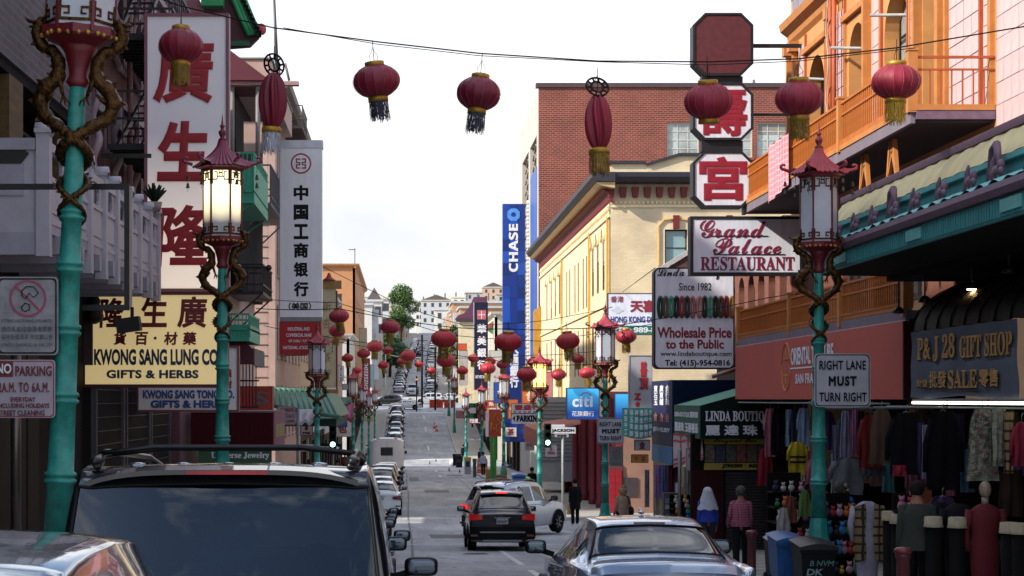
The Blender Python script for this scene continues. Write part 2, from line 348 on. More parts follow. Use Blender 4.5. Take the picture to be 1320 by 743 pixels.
# dark repair patches and tar seams
pt=MB()
for (x0,x1,y0,y1) in ((0.2,.28,40,158),(3.9,3.96,78,158),(.9,2.2,60,62.5),(1.2,2.6,100,104),(.4,1.1,120,131),(3.4,4.6,136,140)):
    n=max(1,int((y1-y0)/4)); 
    for i in range(n):
        a=y0+(y1-y0)*i/n;b=y0+(y1-y0)*(i+1)/n; j=.03*math.sin(a*1.7); pt.add([(x0+j,a,G(a)+.004),(x1+j,a,G(a)+.004),(x1+.03*math.sin(b*1.7),b,G(b)+.004),(x0+.03*math.sin(b*1.7),b,G(b)+.004)],[(0,1,2,3)])
struct('road_patches',pt,M('#5f6165',.8,ns=2,na=.2))
for (x,y) in ((1.9,47),(2.3,118),(1.2,150)):
    mb=MB(); mb.lathe([(0,G(y)+.012),(.33,G(y)+.012),(.36,G(y)+.0)],20,(x,y,0)); solo('manhole_cover','round dark manhole cover in the road '+{47:'just behind the dark hatchback',118:'by the box truck',150:'near the far crosswalk'}[y],'manhole cover',mb,M('#2b2b2c',.6,.6))
# ================= dragon street lamps (z measured from the pavement; 7.3 m tall)
TEAL=M('#2a9084',.45,ns=9,na=.18,dirt=.26,bump=.2,bs=18); GOLD=M('#543a1c',.36,.8,ns=22,na=.4,bump=1.0,bs=30,dirt=.3); GOLDL=M('#b0883c',.4,.6,ns=10,na=.2)
REDF=M('#6a1a24',.45,ns=8,na=.15); ROOFM=M('#7d2243',.4,ns=7,na=.18); ROOFR=M('#9c3340',.45,ns=7,na=.2)
MILK=M('#b9bfc8',.35,ns=2,na=.08,dirt=.04); DARKM=M('#1b1a1c',.5)
def hexr(t,r): 
    a=(t%(PI/3))-PI/6; return r*math.cos(PI/6)/math.cos(a)
def dragon_path(sg):
    # head, S-shaped neck, body round the pole, tail
    pts=[(.40,0,5.56),(.45,0,5.47),(.43,.0,5.36),(.35,0,5.30),(.26,-.02,5.27),(.20,-.03,5.16),(.22,-.04,5.04),(.33,-.03,4.97),(.385,0,4.86),(.33,.0,4.74),(.2,-.06,4.66)]
    r=[.022,.045,.05,.042,.045,.052,.058,.06,.06,.055,.05]
    P=[(sg*a*.79,b,c) for a,b,c in pts]; 
    t0=PI if sg<0 else 0
    for i in range(1,30):
        t=i/29; an=(t0-.5*sg)-sg*(t*2*PI*1.7); rr=.125-.02*t
        P.append((rr*math.cos(an),rr*math.sin(an),4.63-.85*t)); r.append(.046-.036*t)
    return P,r
def smooth_path(P,r,k=3):
    Q=[];q=[]
    n=len(P)
    for i in range(n-1):
        p0=V(P[max(i-1,0)]);p1=V(P[i]);p2=V(P[i+1]);p3=V(P[min(i+2,n-1)])
        for j in range(k):
            t=j/k; Q.append(.5*((2*p1)+(-p0+p2)*t+(2*p0-5*p1+4*p2-p3)*t*t+(-p0+3*p1-3*p2+p3)*t**3)); q.append(r[i]*(1-t)+r[i+1]*t)
    Q.append(V(P[-1])); q.append(r[-1]); return Q,q
def make_lamp(roofmat,lit=False):
    T=thing('street_lamp','x','street lamp',(0,0,0))
    prof=[(.22,-.15),(.22,.25),(.2,.3),(.2,.75),(.165,.85),(.15,1.0),(.13,1.15)]
    b=MB(); b.lathe(prof,8,smooth=False); part(T,'base',b,TEAL)
    p=MB(); 
    def col(z,r): return [(r,z-.055),(r+.022,z-.04),(r+.026,z-.02),(r+.008,z-.008),(r+.008,z+.008),(r+.026,z+.02),(r+.022,z+.04),(r,z+.055)]
    pr=[(.122,1.1)]
    rad=lambda z:.118-.046*(z-1.1)/3.8
    for z in (1.71,2.38,2.95,3.48,3.92): pr+=col(z,rad(z))
    pr+=[(rad(4.4),4.4),(.07,4.9),(.062,5.02)]
    p.lathe(pr,24); part(T,'pole',p,TEAL)
    n=MB(); n.lathe([(.06,4.98),(.1,5.03),(.075,5.08),(.085,5.15),(.12,5.27),(.17,5.345)],16); part(T,'neck',n,REDF)
    tr=MB(); tr.lathe([(.18,5.33),(.315,5.385),(.33,5.40),(.33,5.47),(.29,5.475)],6,smooth=False,rot=Matrix.Rotation(PI/6,3,'Z')); 
    tr_=part(T,'tray',tr,REDF)
    sc=MB()
    for k in range(6):
        a=k*PI/3+PI/6
        for f in (-.7,-.25,.25,.7):
            c=V((.29*math.cos(a),.29*math.sin(a),5.40))+V((-math.sin(a),math.cos(a),0))*f*.17; sc.ell(c,(.022,.022,.022),8,5)
    part(tr_,'stud',sc,GOLDL)
    # lantern: panes, posts, fretwork
    glass=M_em('#ffbe6a',1.5,'lit_pane') if lit else MILK
    for k in range(6):
        a=k*PI/3; ap=.285*math.cos(PI/6); c=V((ap*math.cos(a+PI/6),ap*math.sin(a+PI/6),0)); tdir=V((-math.sin(a+PI/6),math.cos(a+PI/6),0))
        g=MB(); rot=Matrix.Rotation(a+PI/6,3,'Z'); g.obox((c.x,c.y,5.99),(.008,.27,1.03),rot)
        if lit and k in(3,4,5):pass
        P_=part(T,'pane',g,glass)
        fm=MB()
        for zz,sg in ((5.5,1),(6.5,-1)):
            o_=c*1.035
            def fr(u0,u1,h0,h1): 
                cc=o_+tdir*((u0+u1)/2); fm.obox((cc.x,cc.y,zz+sg*(h0+h1)/2),(.012,abs(u1-u0),abs(h1-h0)),rot)
            fr(-.135,.135,0,.025)
            for s in(-1,1):
                fr(s*.135,s*.115,0,.24 if zz>6 else .17); fr(s*.135,s*.06,.16 if zz>6 else .1,.18 if zz>6 else .12); fr(s*.06,s*.045,.05,.18 if zz>6 else .12); fr(s*.095,s*.045,.05,.065)
                if zz>6: fr(s*.03,s*.0,.06,.08); fr(s*.03,s*.018,.02,.12); fr(s*.05,0,.12,.135)
        part(P_,'fretwork',fm,GOLD)
        q=MB(); pa=V((.29*math.cos(a),.29*math.sin(a),0)); q.obox((pa.x,pa.y,5.97),(.024,.024,1.1),Matrix.Rotation(a,3,'Z')); part(T,'post',q,REDF)
    hd=MB(); hd.lathe([(.31,6.47),(.33,6.49),(.33,6.54),(.2,6.56)],6,smooth=False); part(T,'head_ring',hd,REDF)
    rf=MB()
    def roof(u,v):
        t=2*PI*v; s=u; corner=max(0,math.cos(3*t))**6; 
        base=hexr(t+PI/6,1); 
        rr=.055+(.47-.055)*s; rr*= (1-s)+s*(hexr(t,1)*1.0); rr+= .09*corner*s**3
        z=6.98-.44*(s**.55)+ .085*corner*s**4+.012*math.cos(36*t)*min(1,s*2)
        return (rr*math.cos(t),rr*math.sin(t),z)
    rf.grid(roof,12,144); rf.lathe([(.40,6.555),(.42,6.53),(.3,6.50),(.05,6.56)],6,smooth=False); R_=part(T,'roof',rf,roofmat)
    bl=MB()
    for k in range(6):
        cu=MB(); a=k*PI/3; d=V((math.cos(a),math.sin(a),0)); P=[]
        for i in range(9):
            th=-PI/2+i/8*PI*1.35; P.append(d*(.56+.035*math.cos(th))+V((0,0,6.66+.045+.035*math.sin(th)-.05)))
        P=[d*.46+V((0,0,6.585))]+P; cu.tube(P,[.026]*3+[.024]*3+[.02]*4,8); part(R_,'corner_scroll',cu,roofmat)
        c=d*.53
        bl.tube([c+V((0,0,6.6)),c+V((0,0,6.45))],.004,4)
        for zz in(6.43,6.30): bl.lathe([(.012,zz),(.02,zz-.02),(.026,zz-.06),(.036,zz-.075)],8,(c.x,c.y,0)); bl.tube([c+V((0,0,zz-.05)),c+V((0,0,zz-.13))],.003,4)
    part(R_,'bell',bl,M('#4a4034',.4,.7))
    fi=MB(); fi.lathe([(.07,6.96),(.03,7.0),(.055,7.05),(.06,7.09),(.03,7.12),(.022,7.15),(.045,7.17),(.02,7.2),(.012,7.26),(.004,7.36)],12); part(T,'finial',fi,REDF)
    for sg in(-1,1):
        P,r=dragon_path(sg); P,r=smooth_path(P,r,3); dg=MB()
        r=[x*(1+.14*math.sin(i*1.9)) for i,x in enumerate(r)]
        r=[q*1.12 for q in r]; dg.tube(P,r,9)
        for i in range(6,len(P)-20,3):  # dorsal fins
            d=(P[i+1]-P[i-1]).normalized(); side=V((sg*1,0,.3)); side=(side-d*side.dot(d)).normalized(); dg.add([P[i]-d*.03+side*r[i]*.8,P[i]+d*.03+side*r[i]*.8,P[i]+side*(r[i]+.035)],[(0,1,2)])
        D_=part(T,'dragon',dg,GOLD)
        h=MB(); hx=sg*.34; 
        h.ell((hx,0,5.50),(.06,.05,.05),12,8,fn=lambda t,a:1+.25*math.sin(5*t)*math.sin(3*a)); h.ell((hx+sg*.055,-.02,5.52),(.05,.03,.018),10,6); h.ell((hx+sg*.05,-.02,5.475),(.04,.026,.013),10,6)
        for s in(-1,1): h.tube([(hx-sg*.02,s*.03,5.53),(hx-sg*.06,s*.045,5.58),(hx-sg*.05,s*.05,5.63)],[.012,.009,.003],6)
        h.tube([(hx+sg*.1,0,5.53),(hx+sg*.13,0,5.56)],[.014,.004],6)
        part(D_,'dragon_head',h,GOLD)
        lg=MB(); 
        lg.tube([(sg*.18,-.03,5.1),(sg*.14,-.08,5.03),(sg*.10,-.1,4.9)],[.034,.024,.014],7)
        for q in(-.03,0,.03): lg.tube([(sg*.10,-.1,4.9),(sg*.08+q,-.115,4.85),(sg*.08+q*1.4,-.09,4.82)],[.011,.009,.003],5)
        lg.tube([(sg*.27,0,4.86),(sg*.22,-.07,4.88),(sg*.18,-.1,4.92)],[.03,.022,.012],7)
        part(D_,'claw',lg,GOLD)
    return T
PITCH={}
LP=make_lamp(ROOFM); LL=make_lamp(ROOFR,True)
lamps=[('L',-2.86,15.0,'nearest left street lamp, teal pole with gold dragons in front of the white balcony',0),
('L',-2.78,27.4,'glowing dragon lamp with plum roof before the tall white sign with red characters',2),
('L',-3.0,62,'dragon street lamp in front of the red lower end of the tall bank sign',0),
('L',-3.15,112,'distant teal dragon lamp with brown roof on the left pavement beside the magenta banner',0),
('L',-3.1,134,'distant dragon lamp, left pavement, just beyond the one next to the magenta banner',0),
('L',-3.1,160,'small far dragon lamp on the left pavement behind the white van',0),
('L',-3.1,193,'very far dragon lamp on the left pavement nearest the tree line',0),
('R',6.52,28,'nearest right street lamp, teal pole carrying the large right lane must turn right sign',0),
('R',6.2,54.8,'dragon street lamp carrying the smaller turn right sign by the blue bank sign',0),
('R',5.95,78,'dragon street lamp with glowing orange globe beside the green traffic light',1),
('R',6.3,112,'red roofed dragon lamp in front of the tall blue bank banner',0),
('R',6.2,141,'red roofed dragon lamp standing in an orange striped drum',0),
('R',5.95,170,'far red roofed dragon lamp left of the orange striped drum, beyond the crossing',0),
('R',6.25,219,'very far dragon lamp on the right pavement near the orange barrier',0),
('R',6.2,243,'farthest dragon lamp on the right pavement just before the orange barrier',0)]
used=[False,False]; LAMPO=[]
for s,x,y,lab,mode in lamps:
    loc=(x,y,G(y)+.13); base=LL if mode==1 else LP; i=1 if mode==1 else 0
    mats={'roof':ROOFM if y<30 and s=='L' else ROOFR,'corner_scroll':ROOFM if y<30 and s=='L' else ROOFR}
    if mode==1 : base.location=loc; base['label']=lab; base['group']='dragon street lamps'; o=base
    else: o=dup(base,loc,label=lab,group='dragon street lamps',mats=mats)
    LAMPO.append(o)
# drop the template of the unlit kind
def kill(o):
    for c in list(o.children): kill(c)
    bpy.data.objects.remove(o)
kill(LP)
LAMPO[0].rotation_euler=(R(.3),R(2.6),0); LAMPO[0].location.x-=.10
# the second lamp's globe is lit inside milky panes
def pane_lit():
    m=bpy.data.materials.new('glowing_pane'); m.use_nodes=True; t=m.node_tree; b=t.nodes['Principled BSDF']; b.inputs['Base Color'].default_value=(.45,.46,.47,1); b.inputs['Roughness'].default_value=.3
    tcn=t.nodes.new('ShaderNodeTexCoord'); vs=t.nodes.new('ShaderNodeVectorMath'); vs.operation='SUBTRACT'; vs.inputs[1].default_value=(0,0,6.24); sc2=t.nodes.new('ShaderNodeVectorMath'); sc2.operation='MULTIPLY'; sc2.inputs[1].default_value=(1.3,1.3,1); ln=t.nodes.new('ShaderNodeVectorMath'); ln.operation='LENGTH'
    mr_=t.nodes.new('ShaderNodeMapRange'); mr_.inputs[1].default_value=.32; mr_.inputs[2].default_value=.66; mr_.inputs[3].default_value=.95; mr_.inputs[4].default_value=0
    t.links.new(tcn.outputs['Object'],vs.inputs[0]); t.links.new(vs.outputs[0],sc2.inputs[0]); t.links.new(sc2.outputs[0],ln.inputs[0]); t.links.new(ln.outputs['Value'],mr_.inputs[0]); t.links.new(mr_.outputs[0],b.inputs['Emission Strength']); b.inputs['Emission Color'].default_value=(1,.84,.48,1)
    return m
PL=pane_lit()
for c in LAMPO[1].children:
    if c.name.split('.')[0]=='pane': c.material_slots[0].link='OBJECT'; c.material_slots[0].material=PL
# brackets on the two near left lamps
def brk(T,x0,y0,mb_fn,name,mat): 
    mb=MB(); mb_fn(mb); return part(T,name,mb,mat)

# ================= signs fixed to poles
WHT=M('#dcdee6',.45,ns=5,na=.08,dirt=.08); BLK=M('#141518',.5,na=.1); RD=M('#8e2430',.5); 
def plate(name,label,cat,x0,x1,y0,y1,D,mat=WHT,border=None,bw=.012,th=.02,group=None):
    a,b,c,d=X(x0,D),X(x1,D),Z(y1,D),Z(y0,D)
    T=thing(name,label,cat,((a+b)/2,D,c),group); mb=MB()
    r=min(b-a,d-c)*.07; pts=[]
    for cx,cz,s in((b-r,c+r,-90),(b-r,d-r,0),(a+r,d-r,90),(a+r,c+r,180)):
        for k in range(5): an=R(s+k*22.5); pts.append((cx+r*math.cos(an),D,cz+r*math.sin(an)))
    mb.prism(pts,(0,th,0)); part(T,'panel',mb,mat)
    if border:
        mb=MB(); n=len(pts); cx,cz=(a+b)/2,(c+d)/2; o1=[];o2=[]
        for p in pts:
            sx_=1-2*bw/(b-a)*1.0; sz_=1-2*bw/(d-c); o1.append((cx+(p[0]-cx)*sx_,D-.004,cz+(p[2]-cz)*sz_)); s2=1-4*bw/(b-a); s3=1-4*bw/(d-c); o2.append((cx+(p[0]-cx)*s2,D-.004,cz+(p[2]-cz)*s3))
        mb.add(o1+o2,[(i,(i+1)%n,n+(i+1)%n,n+i) for i in range(n)]); part(T,'border',mb,border)
    return T
def tx(T,s,x0,x1,y0,y1,D,mat,**k): return text(T,s,'C',D,X(x0,D),X(x1,D),Z(y1,D),Z(y0,D),mat,**k)
GR=M('#b0b2bc',.5,ns=4,na=.12,dirt=.15)
S=plate('turn_sign','grey right lane must turn right sign on the near right teal pole','traffic sign',1050,1122,456,525,27.78,GR,BLK,.014)
tx(S,'RIGHT LANE',1056,1116,465,477,27.78,BLK,bold=.025,sp=1.1); tx(S,'MUST',1068,1104,485,498,27.78,BLK,bold=.05,sp=1.2); tx(S,'TURN RIGHT',1056,1117,506,518,27.78,BLK,bold=.025,sp=1.1)
S=plate('turn_sign','smaller right lane must turn right sign on the corner lamp left of the teal awning','traffic sign',770,804,539,572,54.55,GR,BLK,.014)
tx(S,'RIGHT LANE',773,801,544,550,54.55,BLK,bold=.03,sp=1.1); tx(S,'MUST',776,799,553,559,54.55,BLK,bold=.06,sp=1.2); tx(S,'TURN RIGHT',773,801,562,568,54.55,BLK,bold=.03,sp=1.1)
S=plate('notice_sign','faded grey notice below the smaller turn right sign','traffic sign',786,803,576,601,54.6,M('#6f7274',.6))
tx(S,'◯',789,800,580,588,54.6,M('#8a5a55'),bold=.02); tx(S,'— — —\n— — —',789,800,590,598,54.6,M('#555555'),bold=.01)
S=plate('litter_sign','worn grey sign with a struck-out hand dropping litter, on the nearest left pole','traffic sign',-4,75,357,458,14.85,M('#8b8b90',.55,ns=7,na=.2,dirt=.25),BLK,.012)
PK=M('#97405c',.6)
def ring(T,cx,cy,r0,r1,D,mat,slash=True,name='emblem',d=.006,n=40):
    mb=MB(); X0,Z0=X(cx,D),Z(cy,D); k=D/F; o=[];i_=[]
    for q in range(n): a=2*PI*q/n; o.append((X0+r1*k*math.cos(a),D-d,Z0+r1*k*math.sin(a))); i_.append((X0+r0*k*math.cos(a),D-d,Z0+r0*k*math.sin(a)))
    mb.add(o+i_,[(q,(q+1)%n,n+(q+1)%n,n+q) for q in range(n)])
    if slash: 
        e=r0*k*1.02; t=(r1-r0)*k*.45; s2=.7071
        mb.add([(X0-e*s2-t*s2,D-d-.001,Z0+e*s2-t*s2),(X0-e*s2+t*s2,D-d-.001,Z0+e*s2+t*s2),(X0+e*s2+t*s2,D-d-.001,Z0-e*s2+t*s2),(X0+e*s2-t*s2,D-d-.001,Z0-e*s2-t*s2)],[(0,1,2,3)])
    return part(T,name,mb,mat)
ring(S,36,385,21,24,14.85,PK)
hb=MB(); hp=[(28,376),(34,370),(44,370),(50,378),(44,384),(38,378),(33,386),(29,382)]
hb.tube([(X(a,14.85),14.835,Z(b,14.85)) for a,b in hp+[hp[0]]],.0045,5); hp=[(28,396),(33,391),(38,393),(39,399),(33,402),(29,400)]
hb.tube([(X(a,14.85),14.835,Z(b,14.85)) for a,b in hp+[hp[0]]],.0045,5); part(S,'hand_drawing',hb,BLK)
for i,(s,y) in enumerate((('LITTERING AND DUMPING IS PROHIBITED',412),('請勿亂拋垃圾違者罰款',421),('保持街道清潔 市政廳公告',431),('STRICTLY ENFORCED BY THE CITY',443))): 
    tx(S,s,2,68,y,y+(4 if i in(0,3) else 7),14.85,M('#33343a'),bold=.0)
S=plate('parking_sign','white and maroon no parking sign below the litter sign on the nearest left pole','traffic sign',-8,71,464,539,14.84,M('#a39aa6',.5,ns=5,na=.1,dirt=.1),RD,.008)
MR=M('#6b1a28',.55)
mb=MB(); mb.box(X(-6,14.84),X(17,14.84),14.834,14.838,Z(486,14.84),Z(466,14.84)); part(S,'red_field',mb,MR)
tx(S,'NO',-4,15,469,482,14.83,WHT,bold=.03); tx(S,'PARKING',20,67,472,485,14.84,MR,bold=.025,sp=1.05); tx(S,'2A.M. TO 6A.M.',-2,64,493,506,14.84,MR,bold=.02,sp=1.1)
tx(S,'EVERYDAY',14,46,512,518,14.84,MR,bold=.02); tx(S,'INCLUDING HOLIDAYS',-3,64,520,526,14.84,MR,bold=.02); tx(S,'STREET CLEANING',-3,58,529,536,14.84,MR,bold=.02)
S=plate('tow_sign','white tow-away no stopping any time sign under the red and white awning flap','traffic sign',884,911,577,607,47,M('#b3a9b4',.5),RD,.012)
tx(S,'TOW-AWAY',887,908,578,582,47,RD,bold=.03); tx(S,'NO STOPPING',887,908,585,590,47,RD,bold=.03); tx(S,'ANY',892,903,592,597,47,RD,bold=.03); tx(S,'TIME',891,904,599,604,47,RD,bold=.03)
def post_thing(name,label,cat,x,D,z0,z1,r,mat):
    mb=MB(); mb.tube([(x,D,z0),(x,D,z1)],r,8); return solo(name,label,cat,mb,mat)
STL=M('#6f7476',.5,.6); 
post_thing('sign_post','thin grey post under the tow-away sign','post',X(876,47.1),47.1,G(47)+.1,Z(580,47),.045,STL)
S=plate('parking_sign','small white no parking sign on the left below the black lantern frames','traffic sign',358,381,524,548,58,M('#9c98a0',.5),RD,.01); tx(S,'NO PARKING',361,379,526,531,58,RD,bold=.03); tx(S,'2A.M. TO 6A.M.',361,379,533,539,58,RD); tx(S,'STREET CLEANING',361,379,541,545,58,RD)
post_thing('sign_post','grey post of the small no parking sign on the left','post',X(384,58),58,G(58),Z(528,58),.05,STL)
S=plate('street_name_sign','white street name sign reading JACKSON beside a one way arrow, left side','street sign',360,404,573,582,76,WHT); tx(S,'JACKSON',364,402,575,581,76,BLK,bold=.05,sp=1.1)
S=plate('one_way_sign','black one way sign with a white arrow pointing right, left side','traffic sign',411,440,572,583,75.9,BLK); 
mb=MB(); D=75.89; mb.add([(X(a,D),D-.005,Z(b,D)) for a,b in((413,575.5),(430,575.5),(430,573.2),(438,577.5),(430,581.8),(430,579.5),(413,579.5))],[tuple(range(7))]); part(S,'arrow',mb,WHT); tx(S,'ONE WAY',415,428,576.3,578.7,75.87,BLK,bold=.03)
post_thing('sign_post','thin post under the one way sign on the left','post',X(429,76),76.03,G(76),Z(583,76),.05,STL)
S=plate('street_name_sign','white street name sign reading JACKSON beside the green traffic light, right side','street sign',708,742,551,559,79,WHT); tx(S,'JACKSON',711,740,553,558,79,BLK,bold=.05,sp=1.1)
S=plate('street_name_sign','small white sign with chinese street name under the right JACKSON sign','street sign',715,733,559.5,564,79,M('#9c9fa2')); tx(S,'昃臣街',718,730,560.3,563.5,79,BLK)
post_thing('sign_post','pale grey post under the JACKSON sign on the right','post',X(725.5,79.1),79.1,G(79),Z(551,79),.06,M('#8f9698',.5))
S=plate('one_way_sign','thin white sign above the right JACKSON sign','street sign',708,728,547.5,550.5,79,WHT)
S=plate('parking_sign','white parking notice at the foot of the orange shop window, right side','traffic sign',703,718,574,589,80,M('#b0aab0')); tx(S,'NO\nPARKING',706,715,577,586,80,RD,bold=.02)
S=plate('parking_sign','white notice with red heading left of the green traffic light','traffic sign',677,689,566,581,90,M('#b0aab0')); tx(S,'TOW AWAY',678,688,567,569.5,90,RD,bold=.03); tx(S,'NO STOP',679,687,572,576,90,RD)
S=plate('tow_sign','small white notice above the parked waste bins, right side','traffic sign',611,617,559,567,128,M('#a6a2a6'))
# traffic lights
def signal(label,px,py,D,green=True,k=1.0):
    x=X(px,D); zc=Z(py,D); T=thing('traffic_light',label,'traffic light',(x,D,zc-.55*k),'traffic lights')
    mb=MB(); mb.box(x-.15*k,x+.15*k,D-.1,D+.12,zc-.55*k,zc+.5*k); part(T,'housing',mb,M('#15211d',.5))
    for i,(c,on) in enumerate((('#3a0c0c',not green),('#33260a',False),('#0a3020',green))):
        z=zc+(.33-.33*i)*k; mb=MB(); mb.lathe([(0,-.03),(.07*k,-.025),(.105*k,0)],16,(x,D-.1,z),rot=Matrix.Rotation(R(90),3,'X'))
        part(T,'lens',mb,M_em('#9ffce0' if green else '#ff5533',6,'signal') if on else M(c,.3))
        mb=MB(); P=[(x+.125*k*math.cos(a),D-.1,z+.125*k*math.sin(a)) for a in [R(-20+q*22) for q in range(11)]]; Q=[(p[0],D-.3,p[2]) for p in P]
        mb.add(P+Q,[(q,q+1,12+q-1+0,11+q) for q in range(10)],True); part(T,'visor',mb,M('#101413',.5))
    return T
signal('green traffic light on the right beyond the intersection, beside the glowing lamp',706,561,77.6)
signal('green traffic light on the left above the one way arrow',429,563,75.5)
signal('red pedestrian light far up the street in front of the crossing cars',537,492,252,False,.8)
post_thing('signal_post','dark post of the far red light','post',X(537,252.3),252.3,G(252),Z(485,252),.09,BLK)
signal('amber light on the far right pavement above the yellow bin',609,547,150,False,.5)

# ================= paper lanterns
LR=M('#80122e',.5,ns=2.5,na=.14,dirt=.16,bump=.15,bs=6); LG=M('#a8852c',.42,.45,ns=9,na=.25); TG=M('#8a7026',.6,.2,ns=14,na=.3); TD=M('#3a3e4c',.7,ns=20,na=.4); TS=M('#aeb4c2',.6,na=.2)
def fringe(mb,r,z0,l0,n,seed=1,w=.008):
    rg=random.Random(seed)
    for k in range(n):
        a=2*PI*k/n+rg.uniform(-.05,.05); r2=r*rg.uniform(.92,1.1); l=l0*rg.uniform(.8,1.08); c=V((r*math.cos(a),r*math.sin(a),z0)); e=V((r2*math.cos(a+.1),r2*math.sin(a+.1),z0-l)); t=V((-math.sin(a),math.cos(a),0))*w*.5; m_=(c+e)/2+V((rg.uniform(-.012,.012),rg.uniform(-.012,.012),0))
        mb.add([c-t,c+t,m_+t,m_-t,e+t,e-t],[(0,1,2,3),(3,2,4,5)])
def make_lantern(kind):
    T=thing('paper_lantern','x','lantern',(0,0,0)); b=MB()
    if kind=='round':
        b.ell((0,0,0),(.315,.315,.235),64,22,fn=lambda t,a:1-.035*abs(math.cos(8*t))**.5+.01*math.sin(3*t+2*a)); 
        B_=part(T,'shade',b,LR)
        r_=MB()
        for k in range(16):
            t=k*PI/8+PI/16; r_.tube([(.319*math.sin(a)*math.cos(t),.319*math.sin(a)*math.sin(t),.239*math.cos(a)) for a in [R(18+i*9) for i in range(17)]],.0022,4)
        part(B_,'rib',r_,M('#c4596a',.5))
        zt,zb=.235,-.225
    else:
        b.ell((0,0,-.13),(.165,.165,.38),72,20,fn=lambda t,a:1+.16*math.cos(9*t+math.sin(2*a))+.06*math.sin(4*t)); part(T,'shade',b,LR); zt,zb=.26,-.49
    c=MB(); 
    if kind=='round': c.lathe([(.115,zt-.03),(.13,zt-.02),(.13,zt+.035),(.115,zt+.04),(.02,zt+.03)],24)
    else:
        tilt=Matrix.Rotation(R(65),3,'X')
        for rr in(.15,.085): c.tube([V((0,0,zt+.09))+tilt@V((rr*math.cos(a),rr*math.sin(a),0)) for a in [2*PI*i/28 for i in range(29)]],.014,6,caps=False)
        for i in range(10): a=2*PI*i/10; c.tube([V((0,0,zt+.09))+tilt@V((q*math.cos(a),q*math.sin(a),0)) for q in(.085,.15)],.013,5)
    part(T,'top_ring',c,LG if kind=='round' else M('#1d1a18',.5))
    c=MB(); c.lathe([(.11,zb+.02),(.135,zb),(.135,zb-.06),(.12,zb-.065)],24); part(T,'bottom_ring',c,LG)
    f=MB(); fringe(f,.13,zb-.06,.27,84,3); fringe(f,.115,zb-.06,.24,56,5); part(T,'tassel',f,TG)
    h=MB(); h.tube([(0,0,zt+.02),(.01,0,zt+.34)],.005,5); 
    for s in(-1,1): h.tube([(s*.06,0,zt+.03),(s*.06,0,zt+.13),(s*.03,0,zt+.17),(0,0,zt+.24)],.0035,4)
    part(T,'wire_hook',h,BLK)
    return T
LN=make_lantern('round'); LF=make_lantern('flat')
# (px,py,width px, kind, tassel, label)
LANS=[(233,60,65,'round','g','red lantern hanging in front of the tall white sign with red characters'),
(485,105,60,'round','d','red lantern with dark fringe, left one of the two against open sky'),
(617,121,57,'round','d','red lantern with dark fringe, right one of the two against open sky'),
(913,131,58,'round','n','red lantern overlapping the upper white octagon sign, fringe missing'),
(1030,127,57,'round','g','red lantern hanging against the orange building left of the balcony corner'),
(1155,106,60,'round','y','red lantern with yellow fringe in front of the orange balcony corner post'),
(352,118,60,'flat','s','collapsed dark red lantern under the maroon roof edge, left'),
(771,146,60,'flat','g','collapsed dark red lantern hanging in front of the brick wall'),
(572,437,33,'round','g','red lantern over the street, leftmost of the three in the middle row'),
(655,441,34,'round','g','red lantern in front of the tall blue banner'),
(732,440,32,'round','g','red lantern in front of the cream building, left of the corner lamp'),
(437,408,27,'round','g','upper of two stacked red lanterns beside the beige vertical sign'),
(434,427,22,'round','g','lower of two stacked red lanterns beside the beige vertical sign'),
(503,422,25,'round','g','red lantern in front of the big green tree'),
(575,465,24,'round','g','red lantern just below the leftmost one of the middle row'),
(807,434,26,'round','g','red lantern right of the corner lamp roof'),
(793,457,17,'round','g','small red lantern overlapping the corner lamp globe'),
(873,425,24,'round','g','red lantern in front of the boutique sign with bangles'),
(483,447,21,'round','g','small red lantern above the magenta banner, right one'),
(469,456,17,'round','g','small red lantern above the magenta banner, left one'),
(408,443,18,'round','g','small red lantern at the lower right corner of the red bank sign'),
(526,459,21,'round','g','small red lantern above the silver car beyond the crossing'),
(518,466,13,'round','g','tiny red lantern partly hidden by the one above the silver car'),
(629,475,20,'round','g','small red lantern left of the blue banner foot'),
(632,466,15,'round','g','tiny lantern behind the one left of the blue banner foot'),
(679,483,27,'round','g','red lantern immediately left of the glowing lamp'),
(688,467,17,'round','g','small red lantern up left of the glowing lamp'),
(720,483,19,'round','g','red lantern immediately right of the glowing lamp'),
(745,463,16,'round','g','tiny red lantern over the cream building columns'),
(757,481,20,'round','g','small red lantern above the blue citi sign'),
(706,468,13,'round','g','tiny red lantern above the roof of the glowing lamp'),
(448,462,15,'round','g','tiny red lantern over the brown roofed lamp, left'),(494,471,14,'round','g','tiny red lantern left of the hill street cars'),(540,470,12,'round','g','tiny red lantern near the centre above the hill street'),(556,478,12,'round','g','tiny red lantern above the far dark pole'),(596,478,15,'round','g','tiny red lantern before the pale blank board'),(610,462,14,'round','g','tiny red lantern touching the navy bank sign'),(648,470,16,'round','g','small red lantern on the blue banner foot'),(460,478,12,'round','g','tiny red lantern beside the magenta banner, lower one'),(500,452,14,'round','g','tiny red lantern below the one in front of the tree'),(776,470,15,'round','g','tiny red lantern left of the corner lamp globe'),(420,452,17,'round','g','small red lantern right of the lamp below the bank sign')]
LRS=[LR,M('#8c1a32',.55,ns=3,na=.2,dirt=.2,bump=.2,bs=5),M('#74102c',.5,ns=2,na=.16,dirt=.16,bump=.15,bs=7)]; LRFS=[M('#b3202e',.5,ns=2.5,na=.12,dirt=.12),M('#a3283a',.55,ns=2,na=.2,dirt=.15),M('#bb3034',.55,ns=3,na=.15,dirt=.15),M('#961a2a',.5,ns=2,na=.15)]; LRF=M('#b3202e',.5,ns=2.5,na=.12,dirt=.12); TM={'g':TG,'d':TD,'s':TS,'y':M('#b3952c',.6),'n':TG}; POS={}  # backlit shade is put into the near lanterns' darker reds; far reds brighter
